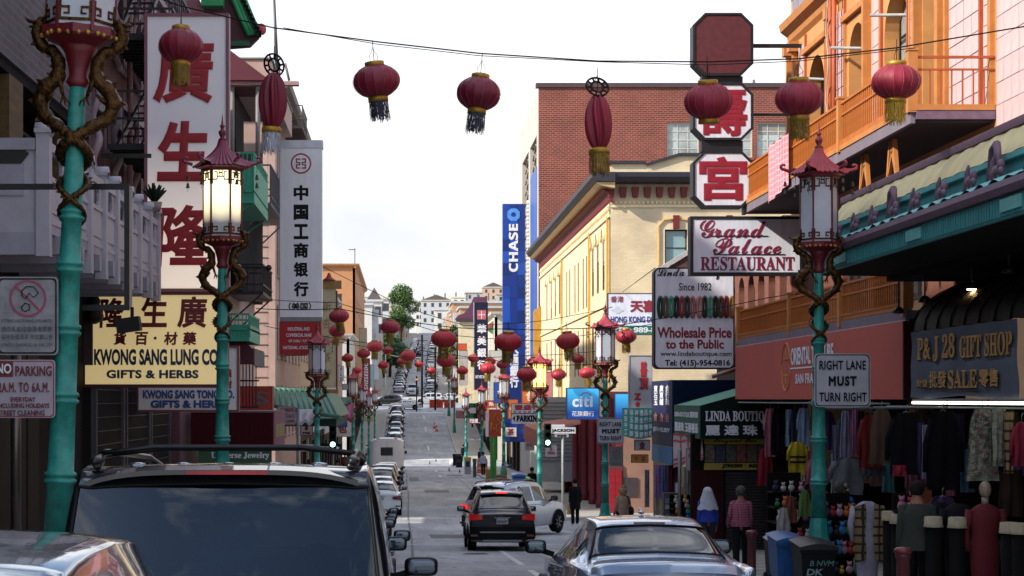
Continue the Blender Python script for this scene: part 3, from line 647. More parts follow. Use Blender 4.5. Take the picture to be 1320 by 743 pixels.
for px,py,wd,kind,tas,lab in LANS:
    D=24.0 if wd>=50 else F*.63/wd; k=F/D
    sk=('tassel',) if tas=='n' else ()
    o=dup(LN if kind=='round' else LF,(X(px,D),D,Z(py,D)),random.uniform(0,.4),lab,'red paper lanterns',mats={'tassel':TM[tas],'shade':random.choice(LRS) if wd>=50 else random.choice(LRFS)},skip=sk)
    o.rotation_euler=(R(random.uniform(-6,6)),R(random.uniform(-8,8)),random.uniform(0,6)); q_=random.uniform(.95,1.05); o.scale=(q_*random.uniform(.97,1.03),q_,q_*random.uniform(.95,1.05))
    if wd<50: o.scale=(o.scale[0],o.scale[1],o.scale[2]*.93)
    POS.setdefault(round(D),[]).append((X(px,D),D,Z(py,D)+.57))
kill(LN); kill(LF)
def wire(label,pts,r=.012,mat=BLK,sag=0.):
    P=[]
    for a,b in zip(pts,pts[1:]):
        a=V(a);b=V(b)
        for i in range(10): t=i/10; P.append(a.lerp(b,t)-V((0,0,sag*4*t*(1-t))))
    P.append(V(pts[-1])); mb=MB(); mb.tube(P,r,5); return solo('overhead_wire',label,'wire',mb,mat,'wires across the street')
def W(l,D): return [(X(a,D),D,Z(b,D)) for a,b in l]
wire('thick black wire carrying the big lanterns across the street',W([(150,-22),(233,8),(352,36),(485,54),(617,69),(771,79),(913,80),(1030,76),(1155,62),(1335,32)],24),.010)
wire('thin black wire just below the one carrying the big lanterns',W([(365,36),(485,57),(617,72),(771,80),(913,84),(1030,79),(1180,62)],24.05),.006)
for D,l,lab in ((43.7,[(330,398),(437,398),(572,421),(655,424),(732,424),(807,418),(990,384),(1040,372)],'wire through the middle row of lanterns'),
 (57,[(330,385),(434,390),(503,408),(580,432),(700,440),(873,412),(948,396)],'wire carrying the lantern in front of the tree'),
 (71,[(340,420),(408,432),(526,449),(629,463),(679,470),(757,470),(800,464)],'wire above the glowing lamp'),
 (84,[(350,425),(470,447),(580,462),(688,458),(745,455),(790,450)],'far wire over the intersection'),
 (76,[(330,300),(520,395),(600,420),(697,414),(790,396)],'pale wire crossing in front of the blue banner')): wire(lab,W(l,D),.011 if D<60 else .014,sag=.03)
# ================= facade helpers
GLASSD=[M('#11161a',.06,ns=1,na=.3,spec=.9),M('#1c2429',.08,ns=1,na=.3,spec=.9),M('#3a4248',.1,ns=1,na=.2,spec=.8)]
CURT=M('#8d8a84',.7,ns=6,na=.15)
def facade(T,o,pl,u0,u1,z0,z1,ops,mat,th=.25,name='wall',kind=None):
    m=mp(o,pl); us=sorted(set([u0,u1]+[min(max(q,u0),u1) for a in ops for q in a[:2]])); zs=sorted(set([z0,z1]+[min(max(q,z0),z1) for a in ops for q in a[2:4]])); mb=MB()
    for za,zb in zip(zs,zs[1:]):
        run=None
        for ua,ub in zip(us,us[1:]):
            c=((ua+ub)/2,(za+zb)/2); hole=any(a[0]<c[0]<a[1] and a[2]<c[1]<a[3] for a in ops)
            if hole:
                if run: fbox(mb,m,run[0],run[1],za,zb,0,th); run=None
            else: run=(run[0],ub) if run else (ua,ub)
        if run: fbox(mb,m,run[0],run[1],za,zb,0,th)
    for a in ops:
        if len(a)>4 and a[4]=='arch':
            ua,ub,za,zb=a[:4]; r=(ub-ua)/2; c=(ua+ub)/2; h=min(r,(zb-za)*.4); n=8
            for s in(-1,1):
                pts=[m(c+s*r,zb,0)]+[m(c+s*r*math.cos(q*PI/2/n),zb-h+h*math.sin(q*PI/2/n),0) for q in range(n+1)]
                e=m(0,0,th); b=m(0,0,0); mb.prism(pts,(e[0]-b[0],e[1]-b[1],0))
    p=part(T,name,mb,mat); 
    if kind:p['kind']=kind
    return p
def window(T,o,pl,ua,ub,za,zb,fm,nx=1,ny=2,rec=.12,glass=None,sill=None,fw=.05,arch=False,name='window',lintel=None):
    m=mp(o,pl); W_=part(T,name,(lambda b:(fbox(b,m,ua,ua+fw,za,zb,rec,rec+.08),fbox(b,m,ub-fw,ub,za,zb,rec,rec+.08),fbox(b,m,ua+fw,ub-fw,za,za+fw,rec,rec+.08),fbox(b,m,ua+fw,ub-fw,zb-fw,zb,rec,rec+.08),
        [fbox(b,m,ua+(ub-ua)*i/nx-fw*.3,ua+(ub-ua)*i/nx+fw*.3,za+fw,zb-fw,rec+.004,rec+.07) for i in range(1,nx)],[fbox(b,m,ua+fw,ub-fw,za+(zb-za)*i/ny-fw*.3,za+(zb-za)*i/ny+fw*.3,rec+.008,rec+.066) for i in range(1,ny)],b)[-1])(MB()),fm)
    g=MB(); fbox(g,m,ua+fw*.5,ub-fw*.5,za+fw*.5,zb-fw*.5,rec+.04,rec+.055); part(W_,'pane',g,glass or random.choice(GLASSD))
    if random.random()<.45:
        c=MB(); hh=random.uniform(.25,.8); fbox(c,m,ua+fw,ub-fw,zb-(zb-za)*hh,zb-fw,rec+.025,rec+.034); part(W_,'blind',c,CURT)
    if sill: s=MB(); fbox(s,m,ua-.08,ub+.08,za-.1,za-.002,-.07,.1); part(W_,'sill',s,sill)
    if lintel: s=MB(); fbox(s,m,ua-.1,ub+.1,zb+.002,zb+.16,-.05,.1); part(W_,'lintel',s,lintel)
    return W_
def solid(T,name,mb,mat,**k): return part(T,name,mb,mat,**k)
def bx(T,name,mat,*a,label=None):
    mb=MB(); mb.box(*a); return part(T,name,mb,mat,label=label)
def fb(T,name,mat,o,pl,*a):
    mb=MB(); fbox(mb,mp(o,pl),*a); return part(T,name,mb,mat)
def cornice(T,o,pl,u0,u1,z,mat,prof=((.0,.0),(.12,.12),(.35,.35),(.42,.5)),name='cornice'):
    # prof: (projection, height) pairs; solid moulding running along u
    m=mp(o,pl); mb=MB(); a=[m(u0,z+h,-p) for p,h in prof]+[m(u0,z+prof[-1][1],.1),m(u0,z,.1)]; e=m(u1,0,0); b=m(u0,0,0); mb.prism(a,(e[0]-b[0],e[1]-b[1],0)); return part(T,name,mb,mat)
ORG=M('#bc7a3e',.55,ns=4,na=.12,dirt=.1); ORGB=M('#b5651f',.5,ns=6,na=.15,dirt=.12); ORGD=M('#a9502a',.6,na=.15); PINKT=M('#cbb0b0',.35,ns=2,na=.10,dirt=.06); PEACH=M('#c98f55',.6,ns=2,na=.1)
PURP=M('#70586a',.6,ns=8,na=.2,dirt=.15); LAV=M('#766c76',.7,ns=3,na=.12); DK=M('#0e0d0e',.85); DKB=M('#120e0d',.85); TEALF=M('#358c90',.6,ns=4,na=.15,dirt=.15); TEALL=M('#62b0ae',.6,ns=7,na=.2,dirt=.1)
YEL=M('#e3d3a0',.8,ns=3,na=.12,bump=.2,bs=14)
# ---------- pink tiled building nearest on the right
g=G(20)
T=thing('tiled_building','pale pink tiled building at the right edge above the teal pagoda awning','building',(9.9,22,g))
bx(T,'wall',M('#a98a92',.6,ns=2,na=.1),9.34,16,10,28,3.2,12)
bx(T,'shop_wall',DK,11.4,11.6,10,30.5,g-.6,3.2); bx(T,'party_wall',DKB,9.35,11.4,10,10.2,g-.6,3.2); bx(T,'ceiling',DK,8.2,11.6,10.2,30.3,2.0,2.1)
tm=MB(); tm.box(-.035,0,-.166,.166,-.166,.166); me=tm.mesh('tile'); me.materials.append(PINKT)
y=27.82
while y>24.6:
    z=3.4
    while z<6.6: inst(T,'tile',me,(9.335+random.uniform(-.004,.003),y,z)); z+=.345
    y-=.345
# conduit pipe on the tiles
mb=MB(); mb.tube([(9.25,27.5,3.3),(9.2,27.5,3.6),(9.0,27.3,3.75),(8.6,27,3.6)],.03,8); part(T,'conduit',mb,M('#777777',.4,.6))
# ---------- orange and pink building with balconies
g=G(36)
T=thing('balcony_building','orange and pink building with arched windows and two orange balconies','building',(11,36,g))
BB=T
ops=[(31.15,31.95,4.62,8.0),(32.9,34.5,4.62,7.75,'arch'),(35.95,37.25,4.62,7.72,'arch'),(39.4,41.0,4.62,7.75,'arch')]
facade(T,'R',9.3,28.02,42.8,4.0,11.0,ops,PEACH,.4)
bx(T,'side_wall',M('#c9a27a',.7,ns=1,na=.1),9.7,17,42.5,42.8,-2,10.9); bx(T,'roof',DKB,9.7,17,28.1,42.5,10.6,10.8)
WDK=M('#2a2523',.5)
for a in ops:
    window(T,'R',9.3,a[0]+.1,a[1]-.02,a[2],a[3],WDK,2,4,.28,glass=GLASSD[0],fw=.07)
    if len(a)>4: 
        u=(a[0]+a[1])/2; h=(a[1]-a[0])/2+.22
        fb(T,'window_head',ORG,'R',9.3,a[0]-.35,a[1]+.35,a[3]+.2,a[3]+.32,-.10,0.02); 
        for s in(-1,1): fb(T,'window_jamb',ORG,'R',9.3,u+s*h-.05,u+s*h+.05,4.6,a[3]+.2,-.045,.02)
# tile courses in pink bays: every tile a piece
tm=MB(); tm.box(-.022,0,-.19,.19,-.155,.155); tme=tm.mesh('tile'); tme.materials.append(PINKT)
bays=[(28.28,28.55),(28.75,30.35),(32.2,32.72),(34.8,35.35),(37.7,38.3),(41.35,41.9)]
for a,b in bays:
    n=max(1,round((b-a)/.4)); wd=(b-a)/n; z=4.8; r=0
    while z<8.35:
        for i in range(n): inst(T,'tile',tme,(9.298+random.uniform(-.003,.003),a+wd*(i+.5),z),scale=(1,wd/.4,1))
        z+=.33; r+=1
for u,wd,dp in ((28.12,.14,.08),(28.65,.07,.06),(30.45,.1,.08),(30.72,.18,.14),(31.05,.05,.06),(32.05,.14,.16),(32.8,.06,.05),(34.62,.08,.05),(35.55,.14,.16),(37.48,.06,.05),(38.45,.16,.16),(39.2,.06,.05),(41.15,.05,.05),(42.05,.12,.14),(42.6,.14,.16)):
    q=fb(T,'pilaster',ORG if dp>.07 else ORGD,'R',9.3,u-wd/2,u+wd/2,4.56,8.42,-dp,.01)
for u in (42.05,42.6,38.45,35.55,32.05): fb(T,'capital',ORG,'R',9.3,u-.13,u+.13,8.18,8.42,-.24,-.002)
cornice(T,'R',9.3,28.03,42.8,8.45,ORG,((0,0),(.08,.1),(.1,.22),(.26,.34),(.3,.5))); cornice(T,'R',9.3,28.03,42.95,9.62,ORG,((0,0),(.15,.12),(.45,.3),(.7,.42),(.75,.6)))  # stall shade is put into the cloth colour, deeper right of the pole
for i in range(7): fb(T,'frieze_panel',M('#8a8593',.6,ns=6,na=.3),'R',9.3,28.5+i*2.05,30.2+i*2.05,9.02,9.5,-.03,.01)
mb=MB()
for s in(0,.33): mb.tube([(9.1,37.7+s,4.6),(9.1,37.7+s,9.0)],.05,8)
part(T,'drainpipe',mb,ORGD)
mb=MB(); P=[(9.0,37.9+.12*math.sin(i*1.3),4.6+i*.3) for i in range(16)]; mb.tube(P,.015,5); part(T,'hanging_cable',mb,M('#a9a59c'))
for yy in(32.95,36.1,39.6): # window shade arms
    mb=MB(); mb.tube([(9.35,yy,7.1),(8.95,yy+1.2,7.35)],.035,6); part(T,'shade_rail',mb,M('#9a9a94',.5))
# balconies
def rail(T,xo,y0,y1,zb,zt,step,mat,mat2,posts,end=None,label='balcony_railing'):
    Rn=part(T,label,(lambda b:(b.box(xo-.03,xo+.03,y0,y1,zt-.045,zt),b.box(xo-.025,xo+.025,y0,y1,zt-.26,zt-.225),b.box(xo-.03,xo+.035,y0,y1,zb,zb+.09),b)[-1])(MB()),mat2)
    bm=MB(); bm.box(-.013,.013,-.013,.013,0,zt-zb-.14); me=bm.mesh('baluster'); me.materials.append(mat2)
    y=y0+step/2
    while y<y1: inst(Rn,'baluster',me,(xo,y,zb+.091)); y+=step
    for p in posts:
        b=MB(); b.box(xo-.075,xo+.075,p-.075,p+.075,zb-.12,zt+.06); b.box(xo-.09,xo+.09,p-.09,p+.09,zt+.061,zt+.10); part(Rn,'post',b,mat)
    return Rn
bx(T,'balcony_slab',M('#3a3338',.8),8.05,9.28,28.1,42.0,4.36,4.5); bx(T,'balcony_edge',LAV,7.97,8.045,28.05,42.05,4.34,4.53); bx(T,'balcony_edge',ORG,7.95,8.05,28.0,42.05,4.535,4.62); bx(T,'balcony_edge',PURP,8.05,9.29,28.0,28.09,4.40,4.535); bx(T,'balcony_edge',ORG,8.051,9.29,27.99,28.1,4.54,4.63)
rail(T,8.0,28.05,42.0,4.63,5.42,.14,ORG,ORGB,(28.08,32.6,37.2,41.9))
e=part(T,'balcony_railing',(lambda b:(b.box(8.08,9.29,28.03,28.07,5.36,5.40),b.box(8.08,9.29,28.035,28.065,5.17,5.20),b)[-1])(MB()),ORGD)
bm=MB(); bm.box(-.011,.011,-.011,.011,0,.54); bme=bm.mesh('baluster'); bme.materials.append(ORGD)
for i in range(6): inst(e,'baluster',bme,(8.28+i*.17,28.05,4.63))
for (x0,x1) in ((8.45,8.46),(8.8,8.81)): pass
# golden brackets under the upper balcony
for yy in (29.9,31.7):
    mb=MB()
    for s in(-1,1): mb.bar((8.2,yy+s*.1,4.34),(8.2,yy+s*.42,3.05),.07); mb.bar((8.2,yy+s*.2,3.8),(8.2,yy-s*.1,4.3),.05)
    mb.bar((8.2,yy-.38,3.45),(8.2,yy+.38,3.45),.05); part(T,'bracket',mb,ORG)
# lower storey: dark porch behind the lower balcony
facade(T,'R',9.6,28.1,42.8,1.5,4.34,[(29,31,1.9,3.9),(33,35.5,1.6,3.9),(37,39,1.9,3.9)],M('#6b3f30',.8,ns=3,na=.2),.3,name='porch_wall')
for a in ((29,31),(33,35.5),(37,39)): window(T,'R',9.6,a[0],a[1],1.9,3.9,WDK,3,2,.15,glass=GLASSD[1])
bx(T,'balcony_slab',LAV,8.62,9.59,30.4,45.8,1.37,1.52); bx(T,'balcony_edge',LAV,8.56,8.615,30.4,45.8,1.36,1.53); bx(T,'balcony_edge',M('#b9a9ae',.6),8.54,8.61,30.38,45.82,1.335,1.357)
mb=MB()
for i in range(150): mb.box(8.545,8.62,30.45+i*.102,30.50+i*.102,1.62,1.66)
rail(T,8.6,30.45,45.7,1.54,2.27,.15,ORG,ORGB,(30.5,35.0,39.6,45.65))
part(T,'rail_dentil',mb,ORG)
LT=MB()  # lattice screen behind the railing
for i in range(18): LT.box(8.9,8.92,31.2+i*.17,31.24+i*.17,1.6,2.4)
for i in range(6): LT.box(8.88,8.899,31.1,34.2,1.68+i*.13,1.72+i*.13)
part(T,'lattice_screen',LT,ORGB)
# scarf cloth over the upper railing
mb=MB(); mb.grid(lambda u,v:(7.90+.02*math.sin(v*20),36.6+v*2.1,5.47-u*1.05-.18*v*u),8,20); mb.grid(lambda u,v:(7.90+.15*u,36.6+v*2.1,5.475-.0*u),2,6)
solo('laundry_cloth','pink checked cloth draped over the upper orange balcony railing','cloth',mb,M_brick('#d9808c','#d9b8be',.12,.12,.012,.1,.8,0,.1))
# ---------- salmon fascia with lettering
SAL=M('#b85446',.6,ns=2,na=.07,dirt=.06); GO=M('#c98d3a',.5)
T=thing('shop_fascia','long salmon fascia of the treasure shop under the lower balcony','shop sign',(8.9,38,0))
bx(T,'box',SAL,8.52,9.59,30.45,45.8,0.0,1.335); bx(T,'end_panel',M('#3a1712',.7),8.53,9.58,30.40,30.445,0.01,1.33)
oy=lambda px:DR(px,8.52)
text(T,'ORIENTAL TREASURE','R',8.52,oy(1020),oy(1075),.74,1.12,WHT,st=None,bold=.03,sp=.9,name='lettering')
mb=MB(); mb.box(8.508,8.518,oy(1095),oy(1019),.66,.69); part(T,'rule',mb,WHT)
text(T,'SAN FRANCISCO','R',8.52,oy(1026),oy(1072),.33,.55,WHT,bold=.03,sp=1.1)
mb=MB()
for s in(-1,1):
    yc=(oy(1008)+oy(1019))/2; hw=abs(oy(1008)-oy(1019))/2
    mb.tube([(8.512,yc+hw*math.sin(a),.72+s*.07+s*.46*max(0,math.cos(a))) for a in [R(-90+q*15) for q in range(13)]],.014,5)
    mb.box(8.505,8.518,yc-hw*.5,yc+hw*.5,.72+s*.16,.72+s*.2); mb.box(8.505,8.518,yc-.03,yc+.03,.72+s*.16,.72+s*.38)
part(T,'emblem',mb,GO)
# ---------- teal pagoda awning
T=thing('pagoda_awning','teal and purple pagoda style awning with little beast figures over the gift shop','awning',(7.8,22,2.1))
def ext(T,name,pts,y0,y1,mat): mb=MB(); mb.prism([(x,y0,z) for x,z in pts],(0,y1-y0,0)); return part(T,name,mb,mat)
Y0,Y1=13,30.3
ext(T,'fascia',[(6.98,2.10),(7.05,2.10),(7.05,2.36),(6.98,2.36)],Y0,Y1,TEALF)
mb=MB(); y=Y0
while y<Y1: mb.box(6.955,6.979,y,y+.05,2.13,2.35); y+=.1
part(T,'fascia_ribs',mb,TEALF,kind='stuff')
for yy in (28.4,24.3,20.4,16.5): bx(T,'fascia_panel',TEALL,6.935,6.954,yy-.35,yy+.35,2.17,2.32)
ext(T,'gutter',[(6.9,2.365),(7.06,2.365),(7.08,2.52),(6.88,2.52),(6.86,2.44)],Y0,Y1+.06,PURP)
def slope(u,v): x=6.9+.35*v; y=Y0+(Y1-Y0)*u; return (x,y,2.525+.16*v+.03*abs(math.sin(y*5.2))*(1-v)+.02*math.sin(y*13))
mb=MB(); mb.grid(slope,260,5); part(T,'tile_slope',mb,TEALL)
ext(T,'back_panel',[(7.26,2.6),(7.4,2.6),(7.4,2.95),(7.26,2.95)],Y0,Y1,TEALF); ext(T,'moulding',[(7.2,2.86),(7.259,2.86),(7.259,2.95),(7.2,2.93)],Y0,Y1,TEALL)
def fabric(u,v): y=Y0+(Y1-Y0)*u; return (7.24+.24*v**1.2+.012*math.sin(y*11+v*3),y,2.952+.38*v)
mb=MB(); mb.grid(fabric,240,6); part(T,'fabric_band',mb,YEL)
ext(T,'ridge',[(7.44,3.32),(7.62,3.32),(7.64,3.42),(7.54,3.47),(7.43,3.42)],Y0,Y1+.05,PURP)
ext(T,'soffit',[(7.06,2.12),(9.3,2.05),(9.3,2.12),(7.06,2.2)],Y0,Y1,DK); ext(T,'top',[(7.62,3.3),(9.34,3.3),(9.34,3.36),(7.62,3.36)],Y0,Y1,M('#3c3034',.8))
mb=MB(); mb.add([(6.98,Y1,2.1),(9.3,Y1,2.1),(9.3,Y1,3.35),(7.62,Y1,3.35),(7.24,Y1,2.95),(6.9,Y1,2.5)],[tuple(range(6))]); mb.prism([(6.98,Y1+.02,2.1),(9.3,Y1+.02,2.1),(9.3,Y1+.02,3.3),(7.6,Y1+.02,3.3),(7.24,Y1+.02,2.9),(6.95,Y1+.02,2.5)],(0,.03,0)); part(T,'end_wall',mb,TEALF)
def beast(y,big):
    k=1.0 if not big else 1.15
    mb=MB(); x=7.08
    mb.ell((x,y-.04,2.72),(.06,.11*k,.075),10,7); mb.ell((x,y-.14*k,2.78),(.05,.055,.07),9,6); mb.ell((x-.02,y-.19*k,2.70),(.04,.05,.05),8,6)
    mb.tube([(x,y+.05,2.64),(x,y+.12,2.72),(x,y+.10,2.84),(x,y+.05,2.93)],[.05,.045,.035,.015],7)
    mb.tube([(x,y+.12,2.70),(x,y+.22,2.62),(x,y+.27,2.55)],[.04,.03,.02],6); mb.tube([(x,y-.12,2.66),(x-.03,y-.13,2.57)],.025,6); mb.tube([(x,y+.02,2.66),(x-.03,y+.03,2.56)],.028,6)
    if big: mb.tube([(x+.02,y+.32,2.54),(x+.02,y+.27,2.78),(x+.02,y+.2,3.0),(x+.02,y+.06,3.05),(x+.02,y+.0,2.9),(x+.02,y-.02,2.75)],[.05,.045,.05,.055,.045,.03],8)
    return mb
for yy,bg_ in ((29.9,1),(29.1,0),(28.0,0),(26.9,0),(25.8,1),(24.7,0),(23.5,0),(22.3,0),(21.3,1),(20.1,0),(18.9,0),(17.6,0),(16.4,1)):
    part(T,'beast_figure',beast(yy,bg_),PURP)
mb=MB(); mb.tube([(6.95,Y1,2.5),(6.9,Y1+.15,2.52),(6.88,Y1+.22,2.62)],[.07,.06,.03],8); part(T,'corner_scroll',mb,TEALL)
# spot lights under the awning
for (x,y,z,on) in ((8.35,26.2,1.62,1),(8.3,28.4,1.55,0),(8.3,29.9,1.45,0),(8.35,24.6,1.75,0)):
    t2=thing('spot_lamp',{26.2:'lit warm spot lamp under the teal awning above the blue-grey cloth sign',28.4:'dark spot lamp between the lit one and the orange railing',29.9:'dark spot lamp at the far end of the teal awning',24.6:'dark spot lamp nearest the right edge under the awning'}[y],'lamp',(x,y,z),'spot lamps under the awning')
    mb=MB(); mb.lathe([(.03,.1),(.06,.08),(.11,0),(.1,-.005)],14,(x,y,z)); mb.tube([(x,y,z+.08),(x,y,2.1)],.015,6); part(t2,'shade',mb,M('#141414',.4))
    mb=MB(); mb.lathe([(0,-.02),(.06,-.015),(.09,.005)],12,(x,y,z)); part(t2,'bulb',mb,M_em('#ffd08a',25,'bulb') if on else M('#4a4642',.3))
# ---------- barrel awning with cloth sign
CLG=M('#59616f',.8,ns=3,na=.12,bump=.25,bs=9)
T=thing('barrel_awning','dark rounded awning over the gift shop','awning',(8.6,25.6,1.05))
def brl(u,v): a=v*PI/2; return (9.5-1.45*math.sin(a),28.2-5.2*u,1.06+.85*math.cos(a)+.01*math.sin(u*50))
mb=MB(); mb.grid(brl,30,10); mb.add([brl(0,i/10) for i in range(11)]+[(9.5,28.2,1.06)],[tuple(range(12))]); part(T,'canopy',mb,M('#221d1b',.55,ns=3,na=.2,bump=.3,bs=5))
mb=MB()
for i in range(9): mb.tube([V(brl(i/8,v/8))+V((-.01,0,.01)) for v in range(9)],.012,5)
part(T,'rib',mb,DK)
T=thing('cloth_sign','blue-grey cloth sign with gold lettering naming the gift shop at the far right','sign',(8.0,25.6,.04))
def cl(u,v): return (7.99+.012*math.sin(u*23+v*4)+.01*math.sin(v*9),28.1-4.9*u,1.05-v*(1.02+.02*math.sin(u*9)))
mb=MB(); mb.grid(cl,60,12); part(T,'cloth',mb,CLG)
GLT=M('#b08442',.5,.1,ns=8,na=.3); SH=M('#1b1714',.7)
sy=lambda px:DR(px,7.97)
def t2x(s,a,b,z0,z1,**k):
    text(T,s,'R',7.955,sy(a)+.012,sy(b)+.012,z0-.012,z1-.012,SH,d=-.004,name='lettering_shadow',**k); text(T,s,'R',7.955,sy(a),sy(b),z0,z1,GLT,d=-.012,**k)
t2x('P& J 28',1184,1233,.56,.96,st='serif',bold=.02); t2x('GIFT SHOP',1239,1307,.58,.90,st='serif',bold=.02)
t2x('批發',1200,1222,.16,.42,bold=.03); t2x('SALE',1224,1262,.15,.42,st='serif',bold=.02); t2x('零售',1264,1289,.16,.42,bold=.03); t2x('財發',1184,1198,.18,.30,bold=.03)
# fluorescent tubes
for i,(a,b) in enumerate(((27.6,25.9),(25.8,24.1),(24.0,22.3))):
    t2=thing('tube_light',['first','second','third'][i]+' fluorescent tube from the left hanging over the clothes, under the cloth sign','lamp',(7.9,(a+b)/2,-.05),'fluorescent tubes over the clothes')
    mb=MB(); mb.tube([(7.88,a,-.05),(7.88,b,-.05)],.022,8); part(t2,'tube',mb,M_em('#f4f2e2',1.5,'tube')); mb=MB(); mb.box(7.87,7.93,b,a,-.015,.01); part(t2,'holder',mb,M('#777777',.5))
# ---------- brown brick building with arches, and the shop at its foot
g=G(48); BRN=M_brick('#6b4036','#8a7a70',.24,.08,.01,.25)
T=thing('brick_building','brown brick building with small arched windows behind the lower orange railing','building',(11,49,g))
ops=[(43.3+i*1.35,44.15+i*1.35,2.1,3.35,'arch') for i in range(9)]
facade(T,'R',9.31,42.81,55.8,1.3,4.3,ops,M('#77493c',.85,ns=5,na=.25,bump=.4,bs=20),.3)
bx(T,'core',DKB,9.8,17,42.9,55.8,g-.8,4.25)
bk=MB(); bk.box(-.03,0,-.19,.19,-.07,.07); bme=bk.mesh('stone_block'); bme.materials.append(M('#7f5244',.85,ns=9,na=.25,bump=.4,bs=25))
for z in [3.55+.19*i for i in range(4)]:
    for i in range(32): inst(T,'stone_block',bme,(9.305+random.uniform(-.006,.006),43.05+i*.40+(.2 if int(z*100)%2 else 0),z))
for a in ops: window(T,'R',9.31,a[0],a[1],a[2],a[3],M('#8b8b88',.5),1,2,.18,glass=GLASSD[0])
cornice(T,'R',9.31,42.82,55.8,4.3,PURP,((0,0),(.1,.05),(.2,.12)))
mb=MB(); Dg=55.8; mb.prism([(X(845,Dg),Dg,Z(348,Dg)),(X(892,Dg)+.9,Dg,Z(296,Dg)),(X(892,Dg)+.9,Dg,Z(304,Dg)),(X(846,Dg),Dg,Z(353,Dg))],(0,.5,0)); part(T,'gable_coping',mb,M('#b3b0ac',.6))
mb=MB(); mb.prism([(X(850,Dg),Dg+.06,Z(352,Dg)),(X(895,Dg)+.9,Dg+.06,Z(301,Dg)),(X(895,Dg)+.9,Dg+.06,Z(360,Dg)),(X(850,Dg),Dg+.06,Z(360,Dg))],(0,.35,0)); part(T,'gable',mb,M('#5a3a36',.85,na=.3,ns=9))
# shopfronts at street level, dark
for a,b,l in ((28.5,45.9,'dark recessed shopfront full of clothes under the salmon fascia'),):
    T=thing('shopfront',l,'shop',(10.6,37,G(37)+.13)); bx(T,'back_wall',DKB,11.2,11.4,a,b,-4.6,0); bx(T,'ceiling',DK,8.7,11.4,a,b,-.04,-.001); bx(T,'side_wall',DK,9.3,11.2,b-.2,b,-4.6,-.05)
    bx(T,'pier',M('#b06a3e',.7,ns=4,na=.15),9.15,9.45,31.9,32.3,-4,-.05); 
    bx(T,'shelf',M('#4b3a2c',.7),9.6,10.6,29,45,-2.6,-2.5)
# ---------- green awning boutique
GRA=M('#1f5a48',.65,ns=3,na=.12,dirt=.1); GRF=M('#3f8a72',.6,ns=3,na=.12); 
D=46.0
T=thing('shop_awning','green awning with white boutique lettering over the rolled shutter','awning',(8.6,48,Z(566,D)))
zt,zb,zk=Z(497,D),Z(566,D),Z(523,D)
xa,xb=X(903,D),9.3
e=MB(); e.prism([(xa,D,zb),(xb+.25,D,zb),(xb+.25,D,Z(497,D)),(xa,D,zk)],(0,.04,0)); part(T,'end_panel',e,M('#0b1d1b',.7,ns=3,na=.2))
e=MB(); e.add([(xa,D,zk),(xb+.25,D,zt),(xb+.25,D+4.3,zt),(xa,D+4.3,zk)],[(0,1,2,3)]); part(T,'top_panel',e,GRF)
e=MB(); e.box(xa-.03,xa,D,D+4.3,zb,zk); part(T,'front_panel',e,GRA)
text(T,'LINDA BOUTIQUE','C',D,X(909,D),X(1000,D),Z(546,D),Z(530,D),WHT,st='serif',bold=.02,d=-.01); text(T,'麗 達 珠','C',D,X(909,D),X(977,D),Z(562,D),Z(548,D),WHT,bold=.035,d=-.01)
text(T,'LINDA BOUTIQUE 麗達珠寶','R',xa-.03,D+.15,D+4.1,Z(541,D)+.02,Z(530,D)-.02,WHT,bold=.03); text(T,'麗達珠 玉器禮品','R',xa-.03,D+.15,D+4.1,Z(561,D)+.03,Z(546,D),WHT,bold=.04)
T=thing('flap_banner','white and red flap banner hanging below the green awning front','banner',(X(885,48),48,Z(600,48)))
def fl(u,v): return (X(868+38*u,49.5-3*u),49.5-3*u+.05*math.sin(v*6),Z(560,48)-v*(.62+.35*(1-u))+.02*math.sin(u*18))
mb=MB(); mb.grid(fl,20,8); part(T,'cloth',mb,M('#b9a8ac',.8)); mb=MB()
for a,b in ((.0,.06),(.2,.25),(.75,.8),(.88,.94)): mb.grid(lambda u,v,a=a,b=b:tuple(V(fl(u,a+(b-a)*v))+V((-.012,-.012,0))),20,2)
for a in (.25,.5,.72): mb.grid(lambda u,v,a=a:tuple(V(fl(a+.03*u,v))+V((-.013,-.013,0))),2,8)
part(T,'stripe',mb,M('#a8323a',.7))
# boutique front: yellow banners, display, shutter
D=46.6
T=thing('boutique_shop','boutique front with yellow banner, picture panels and a grey rolled-down shutter','shop',(X(960,D),D,G(D)+.13))
bx(T,'wall',M('#17120f',.8),X(892,D),X(1010,D),D+.1,D+.3,G(D),Z(560,D)); 
bx(T,'banner',M('#a8953f',.7,ns=5,na=.15),X(908,D),X(985,D),D,D+.05,Z(573,D),Z(565,D)); text(T,'Elegant Eve','C',D,X(920,D),X(975,D),Z(572.3,D),Z(566,D),BLK,st='script',bold=.01)
bx(T,'banner',M('#a8953f',.7,ns=5,na=.15),X(908,D),X(1004,D),D,D+.05,Z(606,D),Z(597,D)); text(T,'JEWELRY ··· WHOLESALE','C',D,X(930,D),X(998,D),Z(605,D),Z(598,D),BLK,st='script',bold=.03)
cols=['#7a6a5c','#39405e','#5f5a52','#8a4740','#6d5848','#544a46']
for i in range(6):
    a=X(909+i*13.6,D);b=X(921.5+i*13.6,D)
    bx(T,'picture_panel',M(cols[i],.5,ns=9,na=.5,dirt=.3),a,b,D+.02,D+.06,Z(596,D),Z(574,D))
sh=MB(); xa,xb=X(935,D),X(1008,D); zz=Z(607,D); z0=G(D)+.13
T2=T
me=MB(); me.prism([(0,0,0),(0,-.018,.02),(0,-.018,.055),(0,0,.075)],(xb-xa,0,0)); mesh=me.mesh('slat'); mesh.materials.append(M('#3a3234',.55,.3,ns=4,na=.2,dirt=.2))
